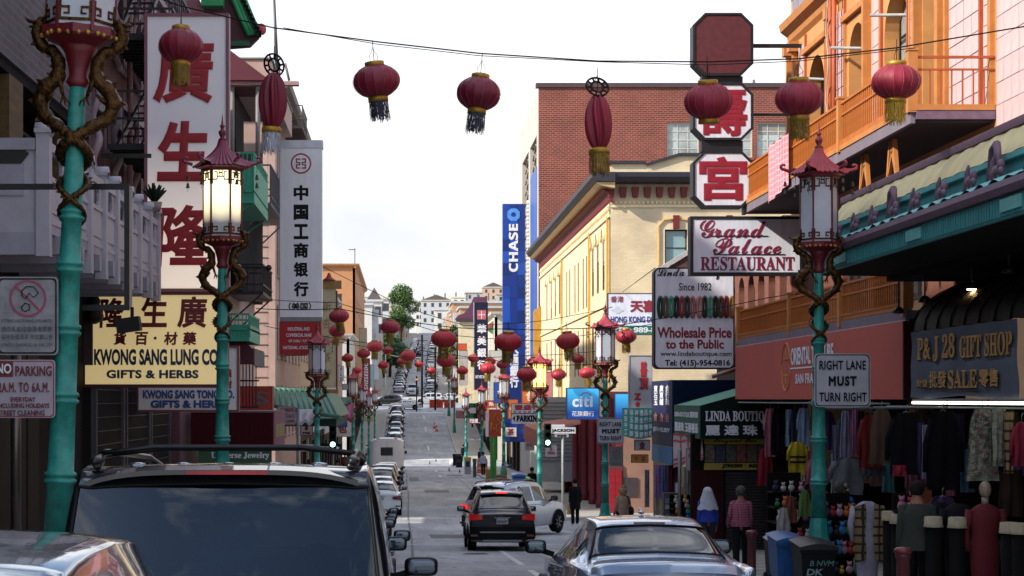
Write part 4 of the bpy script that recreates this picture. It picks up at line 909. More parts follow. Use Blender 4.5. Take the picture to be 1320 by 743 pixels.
z=z0; shp=part(T,'shutter',(lambda b:(b.box(xa-.05,xa,D-.01,D+.08,z0,zz),b.box(xb,xb+.05,D-.01,D+.08,z0,zz),b)[-1])(MB()),DK)
while z<zz-.05: inst(shp,'slat',mesh,(xa,D+.06,z)); z+=.078
bx(T,'door_side',M('#35100f',.7),X(893,D),X(934,D),D+.05,D+.12,z0,Z(607,D))
# ================= projecting signs, right side
PW=M('#dcdde8',.4,ns=2.5,na=.08,dirt=.10,stretch=(2.5,2.5,.5)); FRM=M('#22252b',.45,.3); MAR=M('#8e1029',.5); MARD=M('#5b2027',.6,ns=7,na=.2,dirt=.2)
def box_sign(name,label,x0,x1,y0,y1,D,face=PW,frame=FRM,dep=.35,fw=.05,cat='sign',group=None):
    a,b,c,d=X(x0,D),X(x1,D),Z(y1,D),Z(y0,D); T=thing(name,label,cat,((a+b)/2,D+dep/2,c),group)
    f=MB()
    f.box(a,b,D+.005,D+dep,c,c+fw); f.box(a,b,D+.005,D+dep,d-fw,d); f.box(a,a+fw,D+.006,D+dep,c+fw,d-fw); f.box(b-fw,b,D+.006,D+dep,c+fw,d-fw); part(T,'frame',f,frame)
    p=MB(); p.box(a+fw*.9,b-fw*.9,D+.02,D+dep-.02,c+fw*.9,d-fw*.9); part(T,'face',p,face); return T
D=41.4
T=thing('octagon_sign','tall restaurant sign of three stacked octagons, the top one blank maroon, on a beam','sign',(X(932,D),D,Z(268,D)))
def octo(y0,y1,face,txt=None,x0=893,x1=971):
    a,b,c,d=X(x0,D),X(x1,D),Z(y1,D),Z(y0,D); k=min(b-a,d-c)*.2
    def oc(i): return [(a+k+i*.4,c+i),(b-k-i*.4,c+i),(b-i,c+k+i*.4),(b-i,d-k-i*.4),(b-k-i*.4,d-i),(a+k+i*.4,d-i),(a+i,d-k-i*.4),(a+i,c+k+i*.4)]
    mb=MB(); mb.prism([(x,D+.02,z) for x,z in oc(0)],(0,.4,0)); bd=part(T,'octagon_box',mb,FRM)
    mb=MB(); mb.prism([(x,D-.01,z) for x,z in oc(.06)],(0,.029,0)); f=part(bd,'face',mb,face)
    mb=MB(); o=[(x,D-.03,z) for x,z in oc(0)];q=[(x,D-.03,z) for x,z in oc(.05)]; o2=[(x,D+.02,z) for x,z in oc(0)]; q2=[(x,D+.02,z) for x,z in oc(.05)]
    mb.add(o+q+o2+q2,[(i,(i+1)%8,8+(i+1)%8,8+i) for i in range(8)]+[(i,16+i,16+(i+1)%8,(i+1)%8) for i in range(8)]+[(8+i,8+(i+1)%8,24+(i+1)%8,24+i) for i in range(8)]); part(bd,'rim',mb,FRM)
    return a,b,c,d
octo(17,98,MARD); octo(107,181,PW); octo(195,268,PW)
for y0,y1 in ((98,107),(181,195)): bx(T,'connector',FRM,X(905,D),X(958,D),D+.05,D+.38,Z(y1,D),Z(y0,D))
text(T,'壽','C',D,X(901,D),X(963,D),Z(176,D),Z(112,D),MAR,bold=.028,d=-.02); text(T,'宮','C',D,X(901,D),X(963,D),Z(259,D),Z(202,D),MAR,bold=.035,d=-.02)
bx(T,'beam',FRM,X(971,D),9.32,D+.15,D+.25,Z(59.5,D),Z(55,D)); bx(T,'beam',FRM,X(971,D),9.32,D+.15,D+.25,Z(148,D),Z(145,D))
T=box_sign('restaurant_sign','white restaurant sign with maroon script and underlines below the octagons',890,1035,279,355,41.4,PW,FRM,.4,.07)
M2=M('#7c1538',.5); D=41.4; d_=-.0
def tt(s,x0,x1,y0,y1,DD=D,m=M2,**k): return text(T,s,'C',DD,X(x0,DD),X(x1,DD),Z(y1,DD),Z(y0,DD),m,d=k.pop('d',.012),**k)
tt('Grand',902,988,284,307,st='script',bold=.012); tt('Palace',919,1007,307,328,st='script',bold=.012); tt('RESTAURANT',903,1024,331,349,st='serif',bold=.012)
for a,b,y in ((916,990,304.3),(920,1012,328)): bx(T,'underline',BLK,X(a,D),X(b,D),D+.005,D+.018,Z(y+.6,D),Z(y-.4,D))
D=47
T=thing('boutique_sign','rounded white boutique sign with jade bangles, phone number and black frame','sign',(X(895,D),D,Z(475,D)))
def rrect(x0,x1,y0,y1,r,DD):
    P=[]
    for cx,cy,s in ((x1-r,y0+r,0),(x0+r,y0+r,90),(x0+r,y1-r,180),(x1-r,y1-r,270)):
        for k in range(6): a=R(s+k*18); P.append((X(cx+r*math.cos(a),DD),DD,Z(cy-r*math.sin(a),DD)))
    return P
mb=MB(); mb.prism(rrect(843,947,345,476,7,D+.0),(0,.4,0)); part(T,'box',mb,FRM)
mb=MB(); mb.prism([(x,y-.015,z) for x,y,z in rrect(845,945,347,474,6,D)],(0,.014,0)); part(T,'face',mb,PW)
def tt2(s,x0,x1,y0,y1,m=BLK,**k): return text(T,s,'C',D-.015,X(x0,D),X(x1,D),Z(y1,D),Z(y0,D),m,d=-.004,**k)
tt2('Linda Boutique',847,942,346,361,st='script',bold=.012); tt2('Since 1982',875,917,365,375,bold=.012)
tt2('Wholesale Price',847,943,422,436,M('#8a1f2c',.5),bold=.035); tt2('to the Public',858,933,438,450,M('#8a1f2c',.5),bold=.035)
tt2('www.lindaboutique.com',851,943,453,461,bold=.015); tt2('Tel: (415)-954-0816',857,941,464,474,bold=.03)
bc=['#1c3d2c','#5a4a3a','#3f8a6a','#18181c','#8a2f3c','#17352c','#a3666a','#b3837a','#1c2e28','#5c9c84','#26201e','#4a3a2a','#6a1c2a','#8c6a3a']
for i,c in enumerate(bc):
    x=851+i*6.9+(2 if i>6 else 0); mb=MB(); a=(i-6.5)/6.5
    P=[(X(x+2.8*math.cos(t)*.9,D),D-.02,Z(396+13*math.sin(t),D)) for t in [2*PI*q/20 for q in range(21)]]; mb.tube(P,.045,6,caps=False); part(T,'bangle',mb,M(c,.3,ns=8,na=.3))
for (a,b) in ((800,848),(812,850)): 
    pass
mb=MB(); mb.tube([(X(846,D),D+.2,Z(345,D)),(X(800,78),77.5,Z(378,78))],.012,5); mb.tube([(X(905,D),D+.2,Z(347,D)),(X(905,D),D+.2,Z(330,D)),(9.3,D+.2,Z(330,D))],.04,6); part(T,'stay',mb,FRM)
mb=MB(); mb.tube([(X(918,50),50,Z(486,50)),(9.32,50,Z(476,50))],.06,8); solo('pipe','short rust pink pipe above the green awning','pipe',mb,M('#b07068',.5))
# navy box signs and turquoise curved awning
NAV=M('#101f4a',.5,ns=3,na=.1); TQ=M('#3f9a8c',.6,ns=3,na=.12)
T=thing('box_awning','navy blue box awning with columns of white characters beyond the green awning','awning',(8.3,53,Z(575,51)))
D=50.6
bx(T,'end_panel',M('#0c1a3c',.5,ns=2,na=.15),X(868,D),9.5,D,D+.05,Z(566,D),Z(490,D)); xs=X(868,D); Y2=DR(842,xs)
bx(T,'front_panel',NAV,xs-.04,xs,D,Y2,Z(577,D),Z(490,D)); bx(T,'lower_band',M('#2f6f9c',.5),xs-.045,xs-.041,D,Y2,Z(600,D),Z(578,D)); bx(T,'top_panel',NAV,xs,9.5,D+.05,Y2,Z(491,D),Z(490,D)); bx(T,'lower_band',M('#2f6f9c',.5),xs-.04,xs-.0,D,Y2,Z(600,D),Z(577.5,D))
for i,s in enumerate(('金\n行\n珠','廣\n東\n鋪','寶\n石\n玉')): 
    a=D+.35+i*(Y2-D-.5)/3; text(T,s,'R',xs-.045,a,a+(Y2-D)*.2,Z(523,D),Z(496,D),WHT,bold=.04)
    text(T,'金','R',xs-.045,a,a+(Y2-D)*.2,Z(545,D),Z(533,D),M('#b06a70',.5),bold=.05)
text(T,'JEWELRY','R',xs-.045,D+.3,Y2-.3,Z(560,D),Z(553,D),WHT,bold=.03)
T=thing('curved_awning','turquoise curved awning covered in white characters above the hanging scarves','awning',(X(822,53),53,Z(566,53)))
D=52.5; xa,xb=X(802,D),X(842,D)
def ca(u,v): a=-1+2*u; return (xa+(xb-xa)*u,D-.35*(1-a*a),Z(526,D)-(v)*(Z(526,D)-Z(566,D))*(1-.12*(a*a)))
mb=MB(); mb.grid(ca,16,6); mb.add([ca(i/16,0) for i in range(17)]+[(xb,D+.8,Z(526,D)),(xa,D+.8,Z(526,D))],[tuple(range(19))]); part(T,'canopy',mb,TQ)
for r in range(4):
    for c in range(6):
        u=.04+c*.155; w_=.12; v=.06+r*.235
        ch='寶福祥禮品衣服玉器金行大平賣新款精美工藝頂好利東'[r*6+c] ; p=ca(u+w_/2,v)
        text(T,ch,'C',p[1]-.03,ca(u,v)[0],ca(u+w_,v)[0],ca(u,v+.19)[2],ca(u,v)[2],WHT,bold=.03,d=-.01)
T=box_sign('vertical_sign','tall white vertical sign with red outlined characters beside the teal curved awning',811,841,458,528,60,M('#a9a9ae',.5,ns=2,na=.07),M('#8c8c90',.5),.3,.03)
D=60; RC=M('#a82a34',.5)
for ch,a,b,y0,y1 in (('囍',824,836,466,486),('頂',824,836,487,503),('Z',817,827,507,516),('·',819,825,518,525)): text(T,ch,'C',D,X(a,D),X(b,D),Z(y1,D),Z(y0,D),RC,bold=.06,d=.006)
T=box_sign('yellow_sign','small yellow hanging sign under the turquoise awning',814,836,586,597,52.3,M('#b8902c',.5),M('#5a4a20',.5),.12,.02); text(T,'平 貨','C',52.3,X(817,52.3),X(833,52.3),Z(595,52.3),Z(588,52.3),RC,bold=.03,d=.006)
T=box_sign('white_sign','small white hanging sign with red mark above the yellow one',818,838,567,581,52.6,PW,M('#555555'),.12,.02); text(T,'金','C',52.6,X(824,52.6),X(832,52.6),Z(579,52.6),Z(569,52.6),RC,bold=.05,d=.006)
# ================= far corner: cream building with red columns and the blue bank sign
D0=77.0; g=G(78)
CRM=M_brick('#dcc8a4','#cfbc98',.30,.1,.008,.04,.75,.5,.15); CRS=M('#e0cba4',.7,ns=2,na=.06); CRR=M('#6c1a1d',.6,ns=4,na=.15); DCO=M('#2e2b33',.5,ns=3,na=.1)
T=thing('cream_building','cream brick corner building with dark cornice, arched windows and red ground floor columns','building',(14,95,g))
Xc=9.2; zt=Z(240,79.5)
# street side
ops=[]
sp=[(81.6,82.5),(84.0,84.9),(86.2,87.1),(89.3,89.9),(91.0,91.6),(93.6,94.2),(95.4,96.0),(98.4,99.0),(100.2,100.8),(104.6,105.5),(107.6,108.5),(110.6,111.5),(114,114.8)]
for a,b in sp:
    tall=(a<88 or a>104)
    ops.append((a,b,5.0 if tall else 4.6,7.6 if tall else 7.2)+(('arch',) if tall else ()))
    ops.append((a,b,1.2,3.6))
facade(T,'R',Xc,79.3,120,-.8,zt+.2,ops,CRS,.4)
for a in ops: window(T,'R',Xc,a[0],a[1],a[2],a[3],M('#6a5230',.6),1,2,.015,glass=GLASSD[0],fw=.08)
for a in ops:
    if len(a)>4: 
        mb=MB(); u=(a[0]+a[1])/2; r=(a[1]-a[0])/2+.12; mb.tube([(Xc-.05,u+r*math.cos(t),a[3]-.35+r*1.1*math.sin(t)) for t in [PI*i/8 for i in range(9)]],.06,5); part(T,'arch_moulding',mb,CRS)
for u in (103.2,87.9,80.0): fb(T,'pilaster',M('#c0953f',.65),'R',Xc,u-.15,u+.15,-.8,zt-1.3,-.1,.01)
for z in (4.2,8.1): fb(T,'string_course',CRS,'R',Xc,79.3,120,z,z+.12,-.08,.01)
# dentils
mb=MB()
for i in range(100): fbox(mb,mp('R',Xc),79.5+i*.4,79.7+i*.4,zt-1.05,zt-.9,-.1,.01)
part(T,'dentil',mb,CRS)
cornice(T,'R',Xc,79.0,120,zt-.75,CRR,((0,0),(.05,.1),(.1,.4),(.35,.5),(.4,.52))); cornice(T,'R',Xc,78.4,120.2,zt-.2,M('#c9a978',.6),((0,0),(.55,.12),(.7,.25))); cornice(T,'R',Xc,78.3,120.3,zt+.06,DCO,((.0,0),(.75,.03),(.9,.22),(.92,.42)))
# camera side, on the cross street
Y=79.3; opc=[(X(857,Y),X(886,Y),Z(343,Y),Z(296,Y)),(X(925,Y),X(955,Y),Z(343,Y),Z(296,Y)),(X(1000,Y),X(1030,Y),Z(343,Y),Z(296,Y))]
facade(T,'C',Y-.01,Xc-.0,30,-.8,zt+.2,opc,CRM,.4,name='front_wall')
for a in opc:
    window(T,'C',Y-.01,*a,M('#26221f',.5),1,2,.14,glass=M('#7f9a9c',.12,ns=1,na=.2),fw=.06)
    fb(T,'keystone',CRR,'C',Y,(a[0]+a[1])/2-.14,(a[0]+a[1])/2+.14,a[3]+.03,a[3]+.62,-.14,.0)
    mb=MB(); c=(a[0]+a[1])/2; hw=(a[1]-a[0])/2+.28
    mb.tube([(c-hw,Y-.05,a[2]),(c-hw,Y-.05,a[3]+.15),(c-hw*.7,Y-.05,a[3]+.42),(c,Y-.05,a[3]+.5),(c+hw*.7,Y-.05,a[3]+.42),(c+hw,Y-.05,a[3]+.15),(c+hw,Y-.05,a[2])],.05,5,smooth=False); part(T,'window_moulding',mb,M('#cfa865',.7))
cornice(T,'C',Y,Xc-.6,30,zt+.06,DCO,((.0,0),(.75,.03),(.9,.22),(.92,.42)))
me=MB(); me.prism([(-.16,0,.32),(.16,0,.32),(.11,0,-.12),(-.11,0,-.12)],(0,-.32,0)); bm_=me.mesh('bracket'); bm_.materials.append(CRR)
i=0; x=X(787,Y)
while x<24: inst(T,'bracket',bm_,(x,Y,zt-.42)); x+=.54
mb=MB(); 
for i in range(80): mb.box(Xc+i*.2,Xc+i*.2+.1,Y-.1,Y-.012,zt-.82,zt-.72)
part(T,'dentil',mb,CRS); fb(T,'band',CRS,'C',Y,Xc,26,zt-.98,zt-.86,-.08,-.011)
# parapet with the shallow gable
fb(T,'parapet',CRM,'C',Y,X(787,Y),X(835,Y),zt+.5,Z(211,Y),-.1,.3); mb=MB(); mb.prism([(X(833,Y),Y-.12,zt+.5),(X(950,Y),Y-.12,zt+.5),(X(905,Y),Y-.12,Z(200,Y)),(X(874,Y),Y-.12,Z(201,Y)),(X(833,Y),Y-.12,Z(212,Y))],(0,.4,0)); part(T,'gable',mb,CRM)
mb=MB(); 
for (a,b),(c,d) in (((783,210),(832,210)),((833,213),(875,200)),((875,200),(912,200)),((912,200),(955,214))): mb.bar((X(a,Y),Y,Z(b,Y)),(X(c,Y),Y,Z(d,Y)),.5,.12)
part(T,'coping',mb,DCO)
bx(T,'sill_band',M('#8b929c',.5),X(787,Y),20,Y-.4,Y+.1,zt+.481,zt+.56)
bx(T,'core',M('#7a6a50',.8),Xc+.6,24,Y+.45,120,g-.5,zt)
# ground floor, red columns
facade(T,'R',Xc+.02,77.3,101,g-.3,-.8,[(a,b,g+.1,-1.3) for a,b in ((79.2,81.4),(82.0,84.6),(85.2,88.4),(89.2,93),(94,98))],CRR,.3,name='ground_floor')
for a,b in ((79.2,81.4),(82.0,84.6),(85.2,88.4),(89.2,93),(94,98)): window(T,'R',Xc+.02,a,b,g+.1,-1.3,M('#3a1416',.5),2,3,.2,glass=GLASSD[0])
for u in (78.6,81.7,84.9,88.8,93.5,98.4): 
    mb=MB(); mb.lathe([(.22,g-.1),(.22,g+.4),(.17,g+.5),(.16,-1.3),(.22,-1.1),(.22,-.8)],14,(Xc-.18,u,0)); part(T,'column',mb,M('#7c2630',.5,ns=5,na=.12))
RT=M('#8f1520',.4,ns=3,na=.1); tmb=MB(); tmb.box(-.135,.135,-.02,0,-.135,.135); tme2=tmb.mesh('tile'); tme2.materials.append(RT)
xa,xb=X(785,77.2),X(803,77.2); bx(T,'tile_backing',M('#5a2a2a',.7),xa-.02,xb,77.22,77.6,g-.3,Z(600,77.2))
z=g+.2
while z<Z(603,77.2):
    x=xa+.13
    while x<xb-.05: inst(T,'tile',tme2,(x,77.2,z)); x+=.28
    z+=.28
bx(T,'corner_wall',M('#8f6a58',.7,ns=1.5,na=.12),xb,X(842,77.3),77.3,77.7,g-.3,Z(560,77.2)); bx(T,'panel',M('#3f3536',.5),X(803,77.2),X(822,77.2),77.24,77.29,Z(640,77.2),Z(616,77.2)); bx(T,'fascia',CRR,X(781,77.2),X(850,77.2),77.25,77.6,Z(560,77.2),Z(505,77.2))
BL1=bpy.data.materials.new('blue_gradient'); BL1.use_nodes=True; t=BL1.node_tree; b=t.nodes['Principled BSDF']; tcn=t.nodes.new('ShaderNodeTexCoord'); s=t.nodes.new('ShaderNodeSeparateXYZ'); r=t.nodes.new('ShaderNodeValToRGB'); mrn=t.nodes.new('ShaderNodeMapRange'); mrn.inputs[1].default_value=.3; mrn.inputs[2].default_value=1.35
t.links.new(tcn.outputs['Object'],s.inputs[0]); t.links.new(s.outputs[2],mrn.inputs[0]); t.links.new(mrn.outputs[0],r.inputs[0]); r.color_ramp.elements[0].color=(.008,.04,.20,1); r.color_ramp.elements[1].color=(.05,.36,.65,1); t.links.new(r.outputs[0],b.inputs['Base Color']); b.inputs['Roughness'].default_value=.3
t.links.new(r.outputs[0],b.inputs['Emission Color']); b.inputs['Emission Strength'].default_value=.25
D=79.2-2.3
T=box_sign('bank_sign','square blue citi bank sign with white lettering and red arc above the red columns',730,773,500,541,D,BL1,M('#14233c',.5),.3,.03)
text(T,'citi','C',D,X(738,D),X(764,D),Z(525,D),Z(511,D),WHT,bold=.02,d=.006,st='sans'); text(T,'花旗銀行','C',D,X(737,D),X(766,D),Z(537,D),Z(530,D),WHT,bold=.01,d=.006)
mb=MB(); mb.tube([(X(755.5+7*math.cos(a),D),D+.008,Z(511.5-5*math.sin(a),D)) for a in [R(20+q*14) for q in range(11)]],.022,5); part(T,'arc',mb,M('#b0303a',.4)); 
T=box_sign('bank_sign','second blue bank sign half hidden behind the white vertical sign',792,815,507,545,76.9,BL1,M('#14233c',.5),.3,.03)
T=box_sign('dim_sum_sign','white and green dim sum restaurant sign on the cream wall left of the boutique sign',783,868,378,432,D,PW,M('#3a3a44',.5),.3,.03)
tt3=lambda s,x0,x1,y0,y1,m,**k:text(T,s,'C',D,X(x0,D),X(x1,D),Z(y1,D),Z(y0,D),m,d=.006,**k)
tt3('香港',787,804,382,390,M('#8a3a4c',.5),bold=.02); tt3('天喜',812,848,387,403,M('#8a2434',.5),bold=.05); tt3('HONG KONG DIM SUM',787,862,408,416,M('#26397c',.5),bold=.03)
bx(T,'green_band',M('#1c6a50',.5),X(785,D),X(866,D),D+.004,D+.018,Z(431,D),Z(420,D)); text(T,'TEL: 989-8888','C',D,X(790,D),X(864,D),Z(429,D),Z(422,D),WHT,st='serif',bold=.03,d=-.002)
mb=MB(); P=[(X(796+7*math.cos(a)*(1+.15*math.cos(4*a)),D),D+.008,Z(400-4*math.sin(a)*(1+.2*math.cos(4*a)),D)) for a in [2*PI*q/24 for q in range(24)]]; mb.poly(P); part(T,'emblem',mb,M('#c9ccd6',.5))
# golden fin sign
T=thing('fin_sign','plain golden yellow fin sign with rounded top beside the cream building','sign',(X(696,119),119,Z(470,119)))
D=119; mb=MB(); mb.prism([(X(a,D),D,Z(b,D)) for a,b in((688,505),(705,505),(705,396),(702,393),(697,395),(690,399),(688,403))],(0,.5,0)); part(T,'panel',mb,M('#b3832c',.6,ns=2,na=.2))
# parking sign beyond
D=88
T=box_sign('parking_sign','white parking garage sign with red characters above a black arrow, far right pavement',659,699,520,547,D,PW,M('#4a4a50',.5),.2,.02,cat='sign')
text(T,'豐盛行','C',D,X(663,D),X(697,D),Z(529,D),Z(522,D),RC,bold=.04,d=.006); text(T,'▪▪▪▪▪▪','C',D,X(662,D),X(697,D),Z(532,D),Z(530.5,D),RC,d=.006); text(T,'PARKING','C',D,X(666,D),X(697,D),Z(544,D),Z(535.5,D),BLK,bold=.05,d=.006,st='sans')
mb=MB(); mb.prism([(X(a,D),D-.01,Z(b,D)) for a,b in((660.5,539.5),(664,535.5),(664,543.5))],(0,.02,0)); part(T,'arrow',mb,BLK); bx(T,'divider',M('#4a4a50',.5),X(659,D),X(699,D),D-.004,D+.018,Z(533.7,D),Z(532.8,D))
# ================= brick building behind
D=122.5; BRK=M_brick('#7c3026','#8f6c5e',.36,.135,.02,.22,.85)
T=thing('brick_building','large dark red brick building rising behind the cream one','building',(15,130,G(122)))
zt=Z(113,D); ops=[(X(860,D),X(901,D),Z(203,D),Z(158,D)),(X(930,D),X(970,D),Z(203,D),Z(158,D)),(X(976,D),X(1018,D),Z(203,D),Z(158,D)),(X(1050,D),X(1090,D),Z(203,D),Z(158,D))]
facade(T,'C',D,9.3,30,-6.5,zt,ops,BRK,.4)
for a in ops: window(T,'C',D,*a,M('#c9c4b8',.5),3,4,.15,glass=M('#a9b4b4',.2,ns=.6,na=.4,dirt=.2),fw=.08); fb(T,'sill',M('#8a4a3c',.8),'C',D,a[0]-.1,a[1]+.1,a[2]-.2,a[2]-.01,-.1,.1)
fb(T,'coping',M('#4a3a3c',.6),'C',D,9.1,30.2,zt,zt+.3,-.12,.5); 
Wh=M('#b5b1a9',.7,ns=1,na=.08)
facade(T,'R',9.3,D+.4,142,-6.5,zt-.2,[(124.5,131,-2,zt-3),(132.5,139.5,-2,zt-3)],Wh,.5,name='street_wall')
mb=MB()
for i in range(26):
    for y0 in (124.5,132.5):
        z=-2+i*.85; mb.bar((9.5,y0,z),(9.5,y0+6.5,z+1.4),.09); mb.bar((9.52,y0+6.5,z),(9.52,y0,z+1.4),.09)
part(T,'lattice_screen',mb,M('#8c7c68',.7)); bx(T,'screen_back',M('#5a4a42',.8),9.7,9.8,124,140,-2,zt-3); bx(T,'roof',DKB,9.8,30,D+.5,142,zt-.6,zt-.4)
mb=MB()
for a,b in ((718,747),(750,790),(985,1006)): mb.box(X(a,D),X(b,D),D+3,D+3.1,zt+.3,zt+.42); mb.box(X(a,D),X(a,D)+.05,D+3,D+3.1,zt,zt+.42)
mb.box(X(978,D),X(981,D),D+2,D+2.2,zt,zt+.9); part(T,'roof_rail',mb,M('#777777',.5))
mb=MB(); mb.box(X(684,130),X(694,124),124,130,Z(505,124),Z(215,124)); solo('blue_banner','narrow bright blue fin down the edge of the brick building','sign',mb,M('#1a4fa0',.4,ns=1,na=.15))
# ================= tall blue bank banner
D=134; T=thing('bank_banner','tall blue bank banner with white vertical CHASE lettering','sign',(X(662,D),D,Z(560,D)))
bl=[M('#0d2f7c',.35,na=.05,dirt=.03),M('#123c94',.35,na=.05,dirt=.03),M('#0a2668',.35,na=.05,dirt=.03),M('#1a4cab',.35,na=.05,dirt=.03)]
bx(T,'panel',bl[0],X(648,D),X(677,D),D+.02,D+.6,Z(570,D),Z(263,D)); rg=random.Random(3)
for r in range(20):
    for c in range(3):
        if rg.random()<.75: y0=263+r*15.3; bx(T,'colour_block',bl[rg.randrange(4)],X(648+c*9.6,D),X(648+c*9.6+9.5,D),D+.001*rg.random(),D+.019,Z(y0+15.2,D),Z(y0,D))
vs,fs=tmesh('CHASE','sans',.02)
xs=[p[0] for p in vs];ys=[p[1] for p in vs]; mb=MB(); P=[]
for x,y,z in vs: u=(x-min(xs))/(max(xs)-min(xs)); v=(y-min(ys))/(max(ys)-min(ys)); P.append((X(656+12*(1-v),D),D-.02-z*.5,Z(351-62*u,D)))
mb.add(P,fs); part(T,'lettering',mb,WHT)
mb=MB(); cx,cy=662,277; k=[(cx+a*8,cy+b*8) for a,b in((-.45,-1),(.45,-1),(1,-.45),(1,.45),(.45,1),(-.45,1),(-1,.45),(-1,-.45))]; q=[(cx+(a-cx)*.38,cy+(b-cy)*.38) for a,b in k]
mb.add([(X(a,D),D-.02,Z(b,D)) for a,b in k+q],[(i,(i+1)%8,8+(i+1)%8,8+i) for i in range(8)]); part(T,'emblem',mb,M('#4f8fe0',.4))
text(T,'大\n通\n銀\n行','C',D,X(657,D),X(669,D),Z(500,D),Z(442,D),WHT,bold=.05,d=-.02)
mb=MB(); P=[]
for i in range(60): z=Z(262,D)-i*.3; mb.ell((X(681,D),D-.1,z),(.17,.17,.17),6,4)
mb.tube([(X(681,D),D,Z(262,D)+.2),(X(681,D),D,Z(560,D))],.13,6); solo('beaded_column','white beaded column running up between the blue banner and the brick building','column',mb,M('#c9c4be',.6))
D=160
T=thing('bank_banner','navy bank sign with pink square emblem and white vertical characters','sign',(X(620,D),D,Z(505,D)))
bx(T,'panel',M('#0d1230',.4,na=.1),X(611.5,D),X(629,D),D+.02,D+.5,Z(503,D),Z(390,D)); bx(T,'edge',M('#9a9ca6',.5),X(610.5,D),X(611.4,D),D,D+.5,Z(503,D),Z(390,D))
bx(T,'emblem',M('#b5616a',.5),X(615,D),X(626.5,D),D,D+.019,Z(412,D),Z(400,D)); bx(T,'emblem_cross',WHT,X(616,D),X(625.5,D),D-.01,D-.001,Z(406.4,D),Z(405.6,D)); bx(T,'emblem_cross',WHT,X(620.4,D),X(621.2,D),D-.012,D-.001,Z(411,D),Z(401,D))
for i,ch in enumerate('華美銀行'): text(T,ch,'C',D,X(615,D),X(627,D),Z(430+i*15.5,D),Z(418+i*15.5,D),WHT,bold=.03,d=-.0)
text(T,'EAST WEST BANK','C',D,X(613,D),X(627,D),Z(488,D),Z(484,D),WHT,bold=.03,d=0)
# ================= LEFT SIDE
ORD0=['first','second','third','fourth','fifth','sixth','seventh','eighth','ninth','tenth','eleventh','twelfth','thirteenth','fourteenth','fifteenth','sixteenth','seventeenth','eighteenth','nineteenth','twentieth','twenty-first','twenty-second','twenty-third','twenty-fourth','twenty-fifth','twenty-sixth']
GBR=M_brick('#544e54','#6a646a',.36,.12,.012,.25); YBR=M_brick('#5e4a26','#5d4d2e',.3,.1,.012,.25); WBAL=M('#a8a6b0',.6,ns=3,na=.08,dirt=.08); WBS=M('#9997a4',.6,ns=3,na=.1,dirt=.1); PNK=M('#613f46',.75,ns=3,na=.12,dirt=.1); PNKW=M('#8f828a',.6,na=.1)
g=G(22)
T=thing('balcony_building','grey brick building with the long white carved balcony, left','building',(-7,22,g))
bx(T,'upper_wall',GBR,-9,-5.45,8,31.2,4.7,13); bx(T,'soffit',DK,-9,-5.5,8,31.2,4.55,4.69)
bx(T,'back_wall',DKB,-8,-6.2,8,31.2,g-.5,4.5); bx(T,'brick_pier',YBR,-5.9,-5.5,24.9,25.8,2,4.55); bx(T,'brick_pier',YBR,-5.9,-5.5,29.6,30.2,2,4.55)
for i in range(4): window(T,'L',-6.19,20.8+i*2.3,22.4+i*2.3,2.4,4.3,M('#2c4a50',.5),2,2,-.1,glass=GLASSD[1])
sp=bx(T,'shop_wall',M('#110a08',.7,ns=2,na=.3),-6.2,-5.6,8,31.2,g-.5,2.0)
me=MB(); me.box(-.02,0,-.42,.42,0,4.3); pm=me.mesh('door_panel'); pm.materials.append(M('#0f0806',.55,ns=4,na=.3,stretch=(1,1,.2)))
for i in range(11): inst(T,'door_panel',pm,(-5.575,17.6+i*.93,g+.15))
mb=MB(); mb.tube([(-5.3,24.4,g),(-5.3,24.4,1.4)],.07,10); part(T,'chrome_pole',mb,M('#6a6462',.3,.7))
